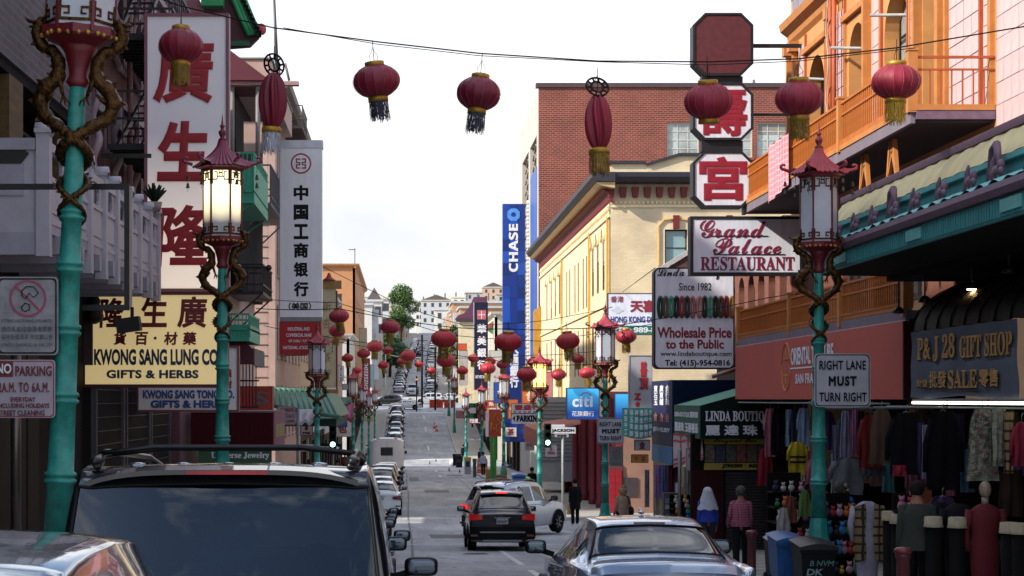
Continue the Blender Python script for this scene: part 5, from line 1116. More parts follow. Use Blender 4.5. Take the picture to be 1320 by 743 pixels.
# white balcony
BAL=thing('white_balcony','white carved balcony with square panels and rounded posts, left','balcony',(-4.7,26,2.0)); 
yb=[21.5,22.9,24.4,25.6,26.7,28.0,29.0,30.2,31.2]
bx(BAL,'slab',WBS,-5.6,-4.3,21.5,31.2,2.02,2.14); bx(BAL,'rail',WBAL,-4.38,-4.28,21.5,31.2,3.02,3.12); bx(BAL,'rail',WBAL,-4.37,-4.29,21.5,31.2,2.66,2.72); bx(BAL,'rail',WBAL,-4.37,-4.29,21.5,31.2,2.14,2.2)
for i,y in enumerate(yb):
    mb=MB(); mb.box(-4.41,-4.25,y-.09,y+.09,1.72,3.2); mb.box(-4.43,-4.23,y-.11,y+.11,3.201,3.25); mb.tube([(-4.43,y,3.25),(-4.23,y,3.25)],.09,10); part(BAL,'post',mb,WBAL)
    if i<len(yb)-1:
        y1=yb[i+1]; m=(y+y1)/2; h=(y1-y)/2-.12
        part(BAL,'panel',(lambda b:(b.box(-4.35,-4.31,y+.09,y1-.09,2.2,2.66),b.box(-4.309,-4.295,y+.2,y1-.2,2.28,2.58),b)[-1])(MB()),WBAL)
        # upper opening as a rounded fret hole
        b=MB(); n=8; outer=[(-4.35,y+.09,2.72),(-4.35,y1-.09,2.72),(-4.35,y1-.09,3.02),(-4.35,y+.09,3.02)]
        a_,c_=m-h*.62,m+h*.62
        for q in ((y+.09,a_,2.72,3.02),(c_,y1-.09,2.72,3.02)): b.box(-4.35,-4.31,q[0],q[1],q[2],q[3])
        for (cy,sg) in ((a_,1),(c_,-1)):
            for (cz,sz) in ((2.72,1),(3.02,-1)): b.prism([(-4.35,cy,cz),(-4.35,cy+sg*.1,cz),(-4.35,cy,cz+sz*.09)],(.04,0,0))
        part(BAL,'fret_panel',b,WBAL)
        mb=MB(); mb.prism([(-4.36,m-.1,2.02),(-4.36,m+.1,2.02),(-4.36,m+.06,1.85),(-4.36,m+.02,1.78),(-4.36,m-.06,1.8)],(.12,0,0)); part(BAL,'corbel',mb,WBS)
        mb=MB(); mb.box(-5.5,-4.36,y-.06,y+.06,1.74,2.01); part(BAL,'joist',mb,WBS)
# near end panel with plaque
mb=MB(); mb.box(-7.2,-4.42,21.46,21.54,2.0,3.12); part(BAL,'end_panel',mb,WBAL); bx(BAL,'end_rail',WBS,-7.2,-4.42,21.42,21.459,3.0,3.14); bx(BAL,'inset_panel',WBS,-5.6,-4.56,21.44,21.459,2.45,2.85)
mb=MB(); Dp=21.43; mb.prism([(X(a,Dp),Dp,Z(b,Dp)) for a,b in((-20,187),(27,187),(37,198),(27,211),(-20,211))],(0,.02,0)); part(BAL,'arrow_plaque',mb,M('#1a1d18',.4))
mb=MB(); mb.prism([(X(a,21.5),21.48,Z(b,21.5)) for a,b in((-30,292),(30,292),(45,303),(47,318),(60,318),(60,292),(60,290),(-30,290))],(0,.05,0)); part(BAL,'scroll_bracket',mb,WBS)
# potted plant on the balcony end
T=thing('potted_plant','small dark green cactus in a pot at the far end of the white balcony','plant',(-4.3,30.9,3.25)); 
mb=MB(); mb.lathe([(.10,3.26),(.14,3.42),(.13,3.42)],12,(-4.32,30.95,0)); part(T,'pot',mb,M('#8a7f7a',.7)); mb=MB(); rg=random.Random(5)
for i in range(16): a=rg.uniform(0,6.3); e=rg.uniform(.3,1.3); mb.tube([(-4.32,30.95,3.4),(-4.32+.12*math.cos(a)*math.cos(e),30.95+.1*math.sin(a),3.38+.12*math.sin(e)+.1),(-4.32+.24*math.cos(a)*math.cos(e),30.95+.2*math.sin(a),3.42+.22*math.sin(e)+.1)],[.02,.035,.012],5)
part(T,'foliage',mb,M('#1d3020',.7,na=.3))
# ---------- pink building
T=thing('pink_building','dusky pink building with white twisted columns and iron fire escape, left','building',(-8,38,G(38)))
ops=[(31.8+i*2.3,32.8+i*2.3,z,z+2.0) for i in range(5) for z in (3.2,6.4,9.4)]
facade(T,'L',-5.5,31.25,43.8,2.4,13,ops,PNK,.3); bx(T,'core',DKB,-12,-6.0,31.3,43.8,G(38)-.6,12.9)
for a in ops: window(T,'L',-5.5,*a[:4],M('#9a8f96',.5),1,2,.15,sill=PNKW,lintel=PNKW)
mb=MB(); mb.tube([(.1*math.cos(q*.8)*.6,.1*math.sin(q*.8)*.6,q*.1) for q in range(27)],.07,7); tw=mb.mesh('twisted_column'); tw.materials.append(PNKW)
for i in range(6):
    for z in (3.0,6.2,9.2): inst(T,'twisted_column',tw,(-5.42,31.45+i*2.3,z))
for z in (5.6,8.8): fb(T,'string_course',PNKW,'L',-5.5,31.3,43.8,z,z+.15,-.12,.01)
mb=MB(); mb.tube([(-5.35,34.9,2.4),(-5.35,34.9,12)],.06,6); mb.tube([(-5.38,37.2,2.4),(-5.38,37.2,12)],.04,6); part(T,'drainpipe',mb,M('#8a6a70',.6))
FE=M('#25242a',.5,.4)
def fire_escape(name,label,x0,x1,y0,y1,levels,mat,h=1.0,stairs=True,step=.28):
    T=thing(name,label,'fire escape',((x0+x1)/2,(y0+y1)/2,levels[0]))
    for li,z in enumerate(levels):
        mb=MB(); mb.box(x0,x1,y0,y1,z,z+.05); 
        y=y0
        while y<y1: mb.box(x0,x1,y,y+.04,z-.05,z-.002); y+=.3
        P_=part(T,'platform',mb,mat); mb=MB()
        for zz in (h*.5,h): mb.box(x1-.03,x1,y0,y1,z+zz,z+zz+.04); mb.box(x0,x1-.03,y0,y0+.03,z+zz,z+zz+.04); mb.box(x0,x1-.03,y1-.03,y1,z+zz,z+zz+.04)
        y=y0+.02
        while y<y1: mb.box(x1-.025,x1-.005,y,y+.02,z+.05,z+h); y+=step
        x=x0
        while x<x1-.05: mb.box(x,x+.02,y0+.005,y0+.025,z+.05,z+h); x+=step
        part(P_,'railing',mb,mat)
        if stairs and li<len(levels)-1:
            z2=levels[li+1]; mb=MB()
            for xx in(x0+.15,x0+.6): mb.bar((xx,y0+.3,z+.05),(xx,y1-.3,z2),.05,.12)
            for q in range(9): t=(q+.5)/9; mb.box(x0+.15,x0+.6,y0+.3+(y1-y0-.6)*t-.06,y0+.3+(y1-y0-.6)*t+.06,z+(z2-z)*t,z+(z2-z)*t+.02)
            part(T,'stair',mb,mat)
    return T
fire_escape('fire_escape','dark iron fire escape between the nearest lantern post and the tall white sign',-5.4,-4.2,32.5,37.5,[4.6,6.6,9.3],FE)
# ground floor gates
T=thing('shopfront','dark shopfront with grey framed folding gates behind the yellow sign','shop',(-5.6,36,G(36)+.13)); g0=G(36)
bx(T,'fascia',M('#3f3336',.7,ns=3,na=.2),-6,-5.45,31.25,43.8,.6,2.4); bx(T,'wall',DKB,-5.9,-5.7,31.25,45,g0-.8,.6)
for y0 in (31.4,34.9,38.3):
    y1=y0+3.2; mb=MB(); 
    for a,b in ((y0,y0+.1),(y1-.1,y1)): mb.box(-5.5,-5.4,a,b,g0-.3,.35)
    mb.box(-5.5,-5.4,y0,y1,.351,.5); G_=part(T,'gate_frame',mb,M('#514f56',.5,.3)); mb=MB(); y=y0+.15
    while y<y1-.1: mb.box(-5.47,-5.45,y,y+.025,g0-.3,.34); y+=.11
    for z in [g0+.2+.25*q for q in range(15)]:
        if z<.3: mb.box(-5.448,-5.44,y0+.1,y1-.1,z,z+.02)
    part(G_,'folding_gate',mb,M('#1b181a',.5,.3))
mb=MB(); mb.lathe([(.05,1.3),(.16,1.36),(.18,1.45),(.1,1.6),(.13,1.7),(.04,1.85)],12,(-5.35,30.8,0)); mb.tube([(-5.35,30.8,1.85),(-5.35,30.8,2.05)],.02,5)
solo('dark_lantern','black wrought lantern top at the left edge of the yellow sign','lamp',mb,M('#101012',.5,.2))
# ---------- signs on the left
PWL=M('#d8d6de',.45,ns=2,na=.08,dirt=.08,stretch=(2,2,.4)); MRF=M('#7b4d58',.5); RDK=M('#940f1e',.5,ns=2,na=.08); YS=M('#cdb877',.4,ns=1.2,na=.08,dirt=.04); YF=M('#4a141b',.5)
D=32.2; 
T=thing('vertical_sign','tall white vertical sign with three huge red brush characters, far left','sign',(X(240,D),D,Z(378,D)))
def frame_sign(T,x0,x1,y0,y1,D,face,frame,fw,dep=.3):
    a,b,c,d=X(x0,D),X(x1,D),Z(y1,D),Z(y0,D); f=MB()
    f.box(a,b,D,D+dep,c,c+fw); f.box(a,b,D,D+dep,d-fw,d); f.box(a,a+fw,D,D+dep,c+fw,d-fw); f.box(b-fw,b,D,D+dep,c+fw,d-fw); part(T,'frame',f,frame)
    p=MB(); p.box(a+fw*.9,b-fw*.9,D+.03,D+dep-.03,c+fw*.9,d-fw*.9); part(T,'face',p,face)
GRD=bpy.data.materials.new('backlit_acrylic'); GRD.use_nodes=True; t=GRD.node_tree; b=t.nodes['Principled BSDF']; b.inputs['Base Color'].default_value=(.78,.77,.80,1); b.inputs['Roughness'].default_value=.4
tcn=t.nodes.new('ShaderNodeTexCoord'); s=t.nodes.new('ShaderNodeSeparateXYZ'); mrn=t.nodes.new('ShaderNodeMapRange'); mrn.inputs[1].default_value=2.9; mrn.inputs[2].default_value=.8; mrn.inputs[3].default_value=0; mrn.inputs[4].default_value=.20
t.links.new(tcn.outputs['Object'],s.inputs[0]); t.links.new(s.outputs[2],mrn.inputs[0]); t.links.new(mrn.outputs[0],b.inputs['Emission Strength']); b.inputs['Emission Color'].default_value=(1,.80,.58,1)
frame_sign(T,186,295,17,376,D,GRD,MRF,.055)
def brush(T,ch,x0,x1,y0,y1,D,mat,b=.045,sh=.06): return text(T,ch,'C',D,X(x0,D),X(x1,D),Z(y1,D),Z(y0,D),mat,bold=b,shear=sh,d=.012,th=.006)
brush(T,'廣',197,276,48,133,D,RDK,.03); brush(T,'生',202,268,156,234,D,RDK,.042); brush(T,'隆',199,272,264,344,D,RDK,.03)
D=31.3
T=thing('shop_sign','yellow lit KWONG SANG LUNG shop sign with maroon characters and blue capitals','sign',(X(190,D),D,Z(500,D)))
YSL=bpy.data.materials.new('yellow_acrylic'); YSL.use_nodes=True; b=YSL.node_tree.nodes['Principled BSDF']; b.inputs['Base Color'].default_value=(.72,.55,.24,1); b.inputs['Emission Color'].default_value=(1,.78,.38,1); b.inputs['Emission Strength'].default_value=.15; b.inputs['Roughness'].default_value=.4
frame_sign(T,105,293,376,500,D,YSL,YF,.06,.35); NB=M('#16324f',.5)
for ch,x0,x1,y0,y1 in (('隆',128,160,384,423),('生',181,215,381,422),('廣',228,267,382,423)): brush(T,ch,x0,x1,y0,y1,D,M('#6a1018',.5),.028)
for ch,x0,x1 in (('貨',146,163),('百',174,191),('·',198,202),('材',211,229),('藥',235,253)): brush(T,ch,x0,x1,428 if ch!='·' else 434,445 if ch!='·' else 438,D,M('#6a1018',.5),.035)
tx(T,'KWONG SANG LUNG CO.',121,284,450,471,D,NB,bold=.045,d=.012); tx(T,'GIFTS & HERBS',137,256,477,488,D,NB,bold=.045,sp=1.05,d=.012)
D=36.5
T=thing('shop_sign','smaller white shop sign reading KWONG SANG TONG CO. with blue capitals, under the yellow sign','sign',(X(240,D),D,Z(531,D)))
frame_sign(T,176,308,446,531,D,M('#d6d6de',.45,ns=1,na=.05),M('#6e3a4a',.5),.04,.25); NB2=M('#1b4a8c',.5)
for ch,y0,y1 in (('藥',476,487),('材',490,501)): tx(T,ch,290,299,y0,y1,D,RDK,bold=.05,d=.012)
tx(T,'KWONG SANG TONG CO.',184,302,503,514,D,NB2,bold=.05,d=.012); tx(T,'GIFTS & HERBS',194,292,516,526,D,NB2,bold=.05,d=.012)
# black frame and floodlight in front of the yellow sign, fixed to the near lamp pole
D=15.3; T=thing('sign_bracket','thin black square frame reaching from the nearest left pole to the right, with floodlight','bracket',(X(130,D),D,Z(400,D))); mb=MB()
mb.box(X(-20,D),X(166,D),D,D+.05,Z(244,D),Z(237,D)); mb.box(X(160,D),X(166,D),D,D+.05,Z(400,D),Z(244,D)); mb.box(X(105,D),X(166,D),D+.001,D+.05,Z(400,D),Z(393,D)); mb.box(X(120,D),X(186,D),D+.4,D+.44,Z(195,D),Z(190,D)); part(T,'frame',mb,M('#121214',.5,.3))
bx(T,'inner_strip',M('#8c8278',.5),X(166.5,D),X(169.5,D),D+.01,D+.04,Z(398,D),Z(240,D))
mb=MB(); mb.box(X(168,D),X(172,D),D,D+.03,Z(412,D),Z(396,D)); mb.obox((X(166,D),D,Z(419,D)),(.2,.14,.12),Matrix.Rotation(R(-8),3,'Y')); mb.box(X(96,D),X(101,D),D-.0,D+.12,Z(250,D),Z(236,D)); part(T,'floodlight',mb,M('#101012',.5))
# ---------- green eave building
g=G(48)
T=thing('green_eave_building','pink building with bright green pagoda eave and pointed gable, upper left','building',(-8,48,g)); GE=M('#2a9a5c',.5,ns=4,na=.12); GED=M('#1c5a3c',.6)
bx(T,'wall',PNK,-12,-5.5,43.9,54,g-.6,9.2); D=44.2
e=MB(); e.prism([(X(a,D),D,Z(b,D)) for a,b in((262,-40),(300,-40),(333,42),(334,48),(322,60),(296,62),(296,35),(286,18),(262,18))],(0,.2,0)); part(T,'eave_soffit',e,M('#4c2f33',.8))
for i,(o,mm) in enumerate(((0,GE),(5,GED),(9,GE),(14,GE))):
    P=[(X(a-o*.9,D),D-.1-.1*i*0,Z(b+o*.15,D)) for a,b in((296,-45),(312,-8),(326,26),(335,45))]; e=MB(); e.tube(P,.075,6); part(T,'eave_moulding',e,mm)
e=MB(); e.box(X(262,D),X(290,D),D-.5,D-.15,Z(13,D),Z(2,D)); e.tube([(X(262,D),D-.35,Z(3,D)),(X(291,D),D-.35,Z(3,D))],.1,8); part(T,'eave_moulding',e,GE)
e=MB()
for i in range(14): t=i/13; e.box(X(300+t*36,D)-.03,X(300+t*36,D)+.03,D-.22,D-.12,Z(-30+t*72,D),Z(-22+t*72,D))
part(T,'eave_teeth',e,DKB); e=MB(); e.ell((X(337,D),D-.1,Z(39,D)),(.13,.1,.15),9,6,fn=lambda t,a:1+.3*math.sin(3*t)); part(T,'corner_scroll',e,M('#b0404c',.5)); e=MB(); e.box(X(297,D),X(322,D),D-.1,D+.1,Z(60,D),Z(54,D)); part(T,'eave_moulding',e,GED)
e=MB(); e.prism([(X(a,D),D-.3,Z(b,D)) for a,b in((208,20),(224,-12),(252,-12),(266,20))],(0,.3,0)); part(T,'gable',e,M('#9c6a70',.7)); 
e=MB(); e.prism([(X(a,D),D-.33,Z(b,D)) for a,b in((228,-14),(252,-14),(239,19))],(0,.03,0)); part(T,'pennant',e,PNKW); e=MB(); e.prism([(X(a,D),D-.35,Z(b,D)) for a,b in((235,-14),(240,-14),(239.5,13))],(0,.02,0)); part(T,'pennant_stripe',e,M('#2f6fae',.5))
bx(T,'chimney_wall',M_brick('#8a4a34','#9a8a7a'),X(207,D)-.2,X(216,D),D+.2,D+1,6,10.4); bx(T,'white_wall',M('#b9b6be',.7),X(190,D),X(206,D),D+.2,D+1,6,10.6)
# ---------- maroon roofed loggia
MRO=M('#5a1a26',.6,ns=3,na=.12); BGE=M('#b3958a',.75,ns=2,na=.08,dirt=.06); GRP=M('#77726e',.6,ns=4,na=.15)
D=54.2; g=G(57)
T=thing('loggia_building','building with maroon roof skirt over an open dark loggia, left of the tall bank sign','building',(-8,60,g))
e=MB(); e.prism([(X(a,D),D-.2,Z(b,D)) for a,b in((280,67),(298,67),(343,101),(343,105),(280,105))],(0,3.0,0)); part(T,'roof_skirt',e,MRO)
bx(T,'roof_beam',M('#a8807c',.6),-12,X(385,D),D-.05,D+.25,Z(110,D),Z(105.2,D)); bx(T,'back_wall',DKB,-12,-5.2,D+1.2,66,3.5,Z(110,D)); bx(T,'lower_wall',BGE,-12,-5.5,D,66,g-.6,3.5); bx(T,'panel',BGE,X(312,D),X(336,D),D+.6,D+.7,Z(192,D),Z(153,D))
bx(T,'upper_wall',BGE,-12,X(345,D),D+1.3,66,Z(104,D),Z(66,D)); bx(T,'roof_edge',GRP,-12,X(347,D),D+1.25,66,Z(66,D),Z(64,D))
for a in (299,332): 
    e=MB(); e.tube([(X(a,D),D+.1,Z(240,D)),(X(a,D),D+.1,Z(110,D))],.07,8); part(T,'post',e,GRP)
# green balcony
TGR=M('#2f9a7c',.5,ns=4,na=.12)
def balcony(name,label,x0,x1,y0,y1,z0,z1,mat,step=.12,panel=True,arms=True):
    T=thing(name,label,'balcony',((x0+x1)/2,(y0+y1)/2,z0)); m=MB(); m.box(x0,x1,y0,y1,z0,z0+.1); part(T,'slab',m,mat)
    m=MB(); 
    for z in (z1-.05,z0+.3): m.box(x1-.05,x1,y0,y1,z,z+.05); m.box(x0,x1-.05,y0,y0+.05,z,z+.05); m.box(x0,x1-.05,y1-.05,y1,z,z+.05)
    y=y0
    while y<=y1: m.box(x1-.035,x1-.01,y,y+.025,z0+.1,z1-.05); y+=step
    x=x0
    while x<x1: m.box(x,x+.025,y0+.01,y0+.035,z0+.1,z1-.05); x+=step
    part(T,'railing',m,mat)
    if panel: 
        m=MB(); m.box(x1-.008,x1-.0,y0,y1,z0+.1,z1-.3); m.box(x0,x1,y0+.037,y0+.045,z0+.1,z1-.3); part(T,'mesh_panel',m,mat)
    if arms:
        m=MB(); 
        for yy in(y0+.2,y1-.2): m.bar((x1-.1,yy,z0),(x0,yy,z0-.9),.05)
        part(T,'brace',m,mat)
    return T
balcony('green_balcony','bright teal green balcony beside the lit lamp on the left',-5.5,-4.1,49,54,Z(262,49),Z(196,49),TGR)
balcony('metal_balcony','grey metal balcony between the teal balcony and the tall bank sign',-5.5,-4.45,60,67,Z(265,60),Z(212,60),M('#6c6a6e',.5,.3),.25,False)
balcony('green_balcony','lower green railed balcony above the maroon canopy',-5.5,-4.1,47.5,51,Z(440,47.5),Z(404,47.5),TGR,.1,True,False)
balcony('metal_balcony','small black iron balcony above the lower green one',-5.5,-4.4,56,60,Z(380,56),Z(340,56),FE,.2,False)
# diamond ornament
D=56; 
mb=MB(); mb.box(X(300,57),-4.3,56.9,57.1,Z(347,57),Z(344,57)); mb.ell((-4.3,57,Z(345.5,57)),(.1,.1,.1),10,6); solo('banner_rod','black horizontal banner rod with ball end beside the tall bank sign','rod',mb,FE)
D=52
T=thing('canopy','maroon and grey box canopy under the lower green balcony, left','canopy',(-4.6,50,Z(470,50))); D=47.8
e=MB(); e.prism([(X(295,D),D,Z(437,D)),(X(314,D),D,Z(437,D)),(X(327,D),D,Z(452,D)),(X(327,D),D,Z(470,D)),(X(295,D),D,Z(470,D))],(0,.05,0)); part(T,'end_panel',e,M('#4a1320',.6)); xx=X(327,D)
bx(T,'front_panel',M('#4c4c52',.6,ns=4,na=.2),xx-.04,xx+.02,D+.05,D+3.5,Z(471,D),Z(451,D)); bx(T,'top_panel',M('#4a1320',.6),-5.5,xx,D+.05,D+3.5,Z(452,D)-.0,Z(449,D))
D=55
T=box_sign('red_sign','orange red box sign behind thin bars above the maroon awning box',300,351,498,529,D,M('#a83222',.5,ns=3,na=.15),M('#7a2218',.5),.8,.02); text(T,'S','C',D,X(327,D),X(346,D),Z(523,D),Z(505,D),M('#6a5a5c',.5),bold=.04,d=.01)
mb=MB()
for i in range(6): mb.tube([(X(309+i*4.2,50),50,Z(524,50)),(X(309+i*4.2,50),50,Z(470,50))],.016,5)
mb.box(X(306,50),X(334,50),49.98,50.02,Z(526,50),Z(524,50)); mb.box(X(306,50),X(334,50),49.98,50.02,Z(492,50),Z(490,50)); solo('window_grille','thin black window bars in front of the orange red box sign','grille',mb,FE)
D=45; MA=M('#3f0a14',.65,ns=3,na=.12,stretch=(6,1,.4)); T=thing('awning_box','deep maroon ribbed awning box over the jewelry sign, left','awning',(X(300,D),D,Z(580,D))); xx=X(352,D)
bx(T,'end_panel',MA,X(246,D),xx,D,D+.06,Z(580,D),Z(532,D)); me=MB(); me.box(-.012,.012,-.012,0,0,Z(533,D)-Z(579,D)); rm=me.mesh('rib'); rm.materials.append(MA); x=X(250,D)
while x<xx: inst(T,'rib',rm,(x,D-.001,Z(579,D))); x+=.12
bx(T,'front_panel',M('#7a3c58',.6),xx+.001,xx+.03,D+.0,D+4,Z(580,D),Z(531,D)); bx(T,'picture',M('#8a7a30',.5,ns=6,na=.5,dirt=.3),xx+.031,xx+.04,D+.4,D+3.6,Z(565,D),Z(548,D)); bx(T,'top_edge',M('#6c5a60',.6),X(246,D),xx+.04,D-.02,D+4,Z(532,D)+.001,Z(530,D))
T=box_sign('jewelry_sign','green sign with white serif letters under the maroon awning box',256,350,581,601,44.6,M('#2c5a3c',.5),M('#1c3a28',.5),.1,.015); text(T,'Universe Jewelry','C',44.6,X(272,44.6),X(347,44.6),Z(593,44.6),Z(583,44.6),WHT,st='serif',bold=.02,d=.006)
# ---------- tall bank sign
D=64
T=thing('bank_sign','tall white bank sign with red round emblem, black characters and red lower panel','sign',(X(388,D),D,Z(457,D))); WB=M('#e2e2e6',.45,ns=2,na=.06,dirt=.07,stretch=(2.5,2.5,.35))
bx(T,'panel',WB,X(361,D),X(415,D),D,D+.5,Z(409,D),Z(182,D)); bx(T,'cap',M('#c9c9cf',.5),X(361,D),X(415,D)+.03,D-.02,D+.52,Z(191,D),Z(182,D)+.03); bx(T,'silver_band',M('#7d8086',.4,.3),X(360.5,D),X(415.5,D),D-.015,D+.51,Z(414.5,D),Z(409,D)); bx(T,'red_panel',M('#9c1018',.5,ns=1,na=.05,dirt=.05),X(360,D),X(414,D),D-.01,D+.51,Z(457,D),Z(415,D)); bx(T,'edge',M('#85868e',.5),X(360,D),X(361,D),D-.01,D+.5,Z(409,D),Z(191.5,D))
ring(T,388,211,11.3,13.3,D,M('#a01c2c',.5),False)
mb=MB(); RE=M('#a01c2c',.5)
for s in(-1,1):
    for a,b,c,d in ((1,6.5,-6.5,-5),(5,6.5,-5,-1),(1.0,6.5,-2,-.7),(1,2.4,-2,2.2),(1,6.5,1,2.2),(5,6.5,1,6.5),(1,6.5,5,6.5)):
        x0,x1=sorted((388+s*a,388+s*b)); mb.box(X(x0,D),X(x1,D),D-.012,D-.002,Z(211+d,D),Z(211+c,D))
part(T,'emblem',mb,RE)
for i,ch in enumerate('中国工商银行'):
    y=[239,264,289,313,338,363][i]; text(T,ch,'C',D,X(378.5,D),X(397.5,D),Z(y+19.5,D),Z(y,D),BLK,bold=.045,d=-.004)
text(T,'（美国）','C',D,X(372,D),X(401,D),Z(400,D),Z(390,D),BLK,bold=.03,d=-.004)
for i,s in enumerate(('INDUSTRIAL AND','COMMERCIAL BANK','OF CHINA (USA)','NATIONAL ASSOCIATION')):
    a,b=((371,399),(369,402),(372,399),(365,410))[i]; text(T,s,'C',D,X(a,D),X(b,D),Z(426.5+i*8,D),Z(422+i*8,D),WHT,bold=.02,d=-.014)
# smaller banner behind
bxs=MB(); bxs.box(X(336,90),X(351,90),90,90.2,Z(458,90),Z(180,90)); 
# ---------- beige building with bracketed cornice
def win_rows(T,o,pl,u0,u1,zs,n,wd,mat,**k):
    ops=[]; sp=(u1-u0)/n
    for z0,z1 in zs:
        for i in range(n): c=u0+sp*(i+.5); ops.append((c-wd/2,c+wd/2,z0,z1))
    return ops
g=G(80)
T=thing('beige_building','beige building with heavy bracketed cornice running back behind the tall bank sign','building',(-8,80,g))
ops=win_rows(T,'L',-5.3,74,91.8,[(-1.6,.6),(1.8,4.0),(5.2,7.4),(8.6,10.8)],7,1.1,None)
facade(T,'L',-5.3,73.8,92,g-.3,12.6,ops,BGE,.3)
for a in ops: window(T,'L',-5.3,*a,M('#8a7a72',.5),1,2,.03,sill=BGE)
bx(T,'end_wall',BGE,-13,-5.61,73.8,74.0,g-.6,14); bx(T,'core',M('#8a7468',.8),-13,-5.65,74.01,92,g-.6,12.5)
mb=MB()
for i in range(26): mb.box(-6.1,-5.6,73.70,73.79,7.8-i*.42,7.83-i*.42) if 0 else mb.box(X(300,73.8),-5.62,73.77,73.799,9-i*.45,9.03-i*.45)
part(T,'siding_line',mb,M('#6d5a50',.7),kind='stuff'); mb=MB(); mb.prism([(X(326,73.7)+a*.16,73.74,Z(312,73.7)+b*.16) for a,b in((-1,0),(0,-1),(1,0),(0,1))],(0,.02,0)); part(T,'diamond_ornament',mb,M('#8c2a2c',.5))
cornice(T,'L',-5.3,73.5,92.2,12.6,GRP,((0,0),(.1,.1),(.6,.3),(.66,.5)))
me=MB(); me.prism([(0,0,0),(.5,0,0),(.5,0,-.12),(.12,0,-.42),(0,0,-.5)],(0,.14,0)); bmm=me.mesh('bracket'); bmm.materials.append(M('#5a504c',.7))
for i in range(24): inst(T,'bracket',bmm,(-5.3,73.8+i*.78,12.62))
fire_escape('fire_escape','grey iron fire escape with ladder behind the tall bank sign',-5.25,-4.3,76,80,[2.0,5.4,8.6,11.6],M('#6a605c',.5,.3),.9,True,.4)
mb=MB(); mb.tube([(X(360,74),73.9,12.8),(X(360,74),73.9,13.8),(X(368,74),73.9,13.9),(X(373,74),73.9,13.2)],.06,6); solo('roof_pipe','bent grey roof pipe above the bracketed cornice','pipe',mb,GRP)
mb=MB(); mb.tube([(X(357,60),60,Z(92,60)),(X(353,60),60,Z(-12,60))],[.07,.04],8); solo('flagpole','thin grey flagpole rising into the sky on the left','flagpole',mb,M('#5a5c5e',.5,.5))
# green tiled awning and beige vertical sign
GRN=M('#2e6450',.55,ns=4,na=.12,dirt=.1); D=67; T=thing('green_awning','green ribbed metal awning behind the lamp below the bank sign','awning',(X(390,D),D,Z(545,D)))
e=MB(); e.add([(X(a,d),d,Z(b,d)) for a,b,d in((352,523,66),(436,537,66),(424,507,70),(352,502,70))],[(0,1,2,3)]); e.add([(X(436,66),66,Z(537,66)),(X(436,66)+.0,80,Z(537,66)),(X(424,70),80,Z(507,70)),(X(424,70),70,Z(507,70))],[(0,1,2,3)]); part(T,'roof_panel',e,GRN)
for i in range(11):
    a=X(354+i*8,66); b=X(354+i*6.6,70); e=MB(); e.tube([(a,65.98,Z(523+i*1.4,66)+.03),(b,69.98,Z(502+i*.4,70)+.03)],.04,6); part(T,'rib',e,GRN)
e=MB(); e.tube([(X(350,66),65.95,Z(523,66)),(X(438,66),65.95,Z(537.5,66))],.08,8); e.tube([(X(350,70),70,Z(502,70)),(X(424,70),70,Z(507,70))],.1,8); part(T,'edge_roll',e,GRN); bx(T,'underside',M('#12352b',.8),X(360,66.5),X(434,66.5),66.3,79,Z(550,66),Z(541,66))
D=84; T=thing('vertical_sign','beige vertical sign with faint olive characters and dark red posts, beside stacked lanterns','sign',(X(422,D),D,Z(512,D)))
bx(T,'panel',M('#b5a888',.6,ns=3,na=.12),X(412,D),X(433,D),D,D+.3,Z(500,D),Z(372,D)); bx(T,'post',M('#5a1a22',.5),X(433.2,D),X(435,D),D-.02,D+.3,Z(505,D),Z(375,D)); bx(T,'post',M('#5a1a22',.5),X(410.5,D),X(411.8,D),D-.02,D+.3,Z(505,D),Z(375,D)); bx(T,'top_cap',M('#8a6a3a',.6),X(408,D),X(440,D),D-.1,D+.4,Z(372,D),Z(362,D)); bx(T,'base',M('#8a6a3a',.6),X(409,D),X(436,D),D-.1,D+.4,Z(512,D),Z(502,D))
e=MB(); e.lathe([(.35,Z(362,D)),(.2,Z(359,D)),(.12,Z(357,D)),(.05,Z(352,D))],10,(X(424,D),D+.1,0)); part(T,'finial',e,M('#7c1c1c',.5))
for i,ch in enumerate('新杏香茶行'): text(T,ch,'C',D,X(415,D),X(427,D),Z(402+i*22,D),Z(388+i*22,D),M('#8a7f58',.6),bold=.03,d=-.004)
# pink umbrella-like flap, white stall canopy
def stall(label,x0,x1,y0,y1,D,col,name='stall_canopy'):
    T=thing(name,label,'canopy',(X((x0+x1)/2,D),D,Z(y1,D))); e=MB()
    a,b,c,d=X(x0,D),X(x1,D),Z(y1,D),Z(y0,D)
    e.grid(lambda u,v:(a+(b-a)*u,D+1.8*(1-v),d-(d-c)*v*.8+.06*math.sin(u*14)*v),14,6); part(T,'cloth',e,M(col,.7,ns=3,na=.12)); e=MB(); e.grid(lambda u,v:(a+(b-a)*u,D,c+(d-c)*.2-(d-c)*.25*v+.06*math.sin(u*14)),14,2); part(T,'valance',e,M(col,.75,ns=3,na=.2)); return T
stall('white crumpled canvas canopy below the green ribbed awning',380,404,528,546,62,'#a9a7ad'); stall('magenta canopy under the distant green awnings, left pavement',440,455,520,543,98,'#8a2f5a'); stall('dark green canopy right of the lamp below the bank sign',424,452,512,522,88,'#1f4a3a')
T=box_sign('red_sign','small white lit box sign with red lettering left of the green light',387,403,547,562,70,PW,M('#8a2a22',.5),.3,.03); text(T,'囍','C',70,X(392,70),X(398,70),Z(555,70),Z(549,70),RC,bold=.05,d=.006); text(T,'IMBB','C',70,X(390,70),X(400,70),Z(560,70),Z(557,70),BLK,bold=.04,d=.006)
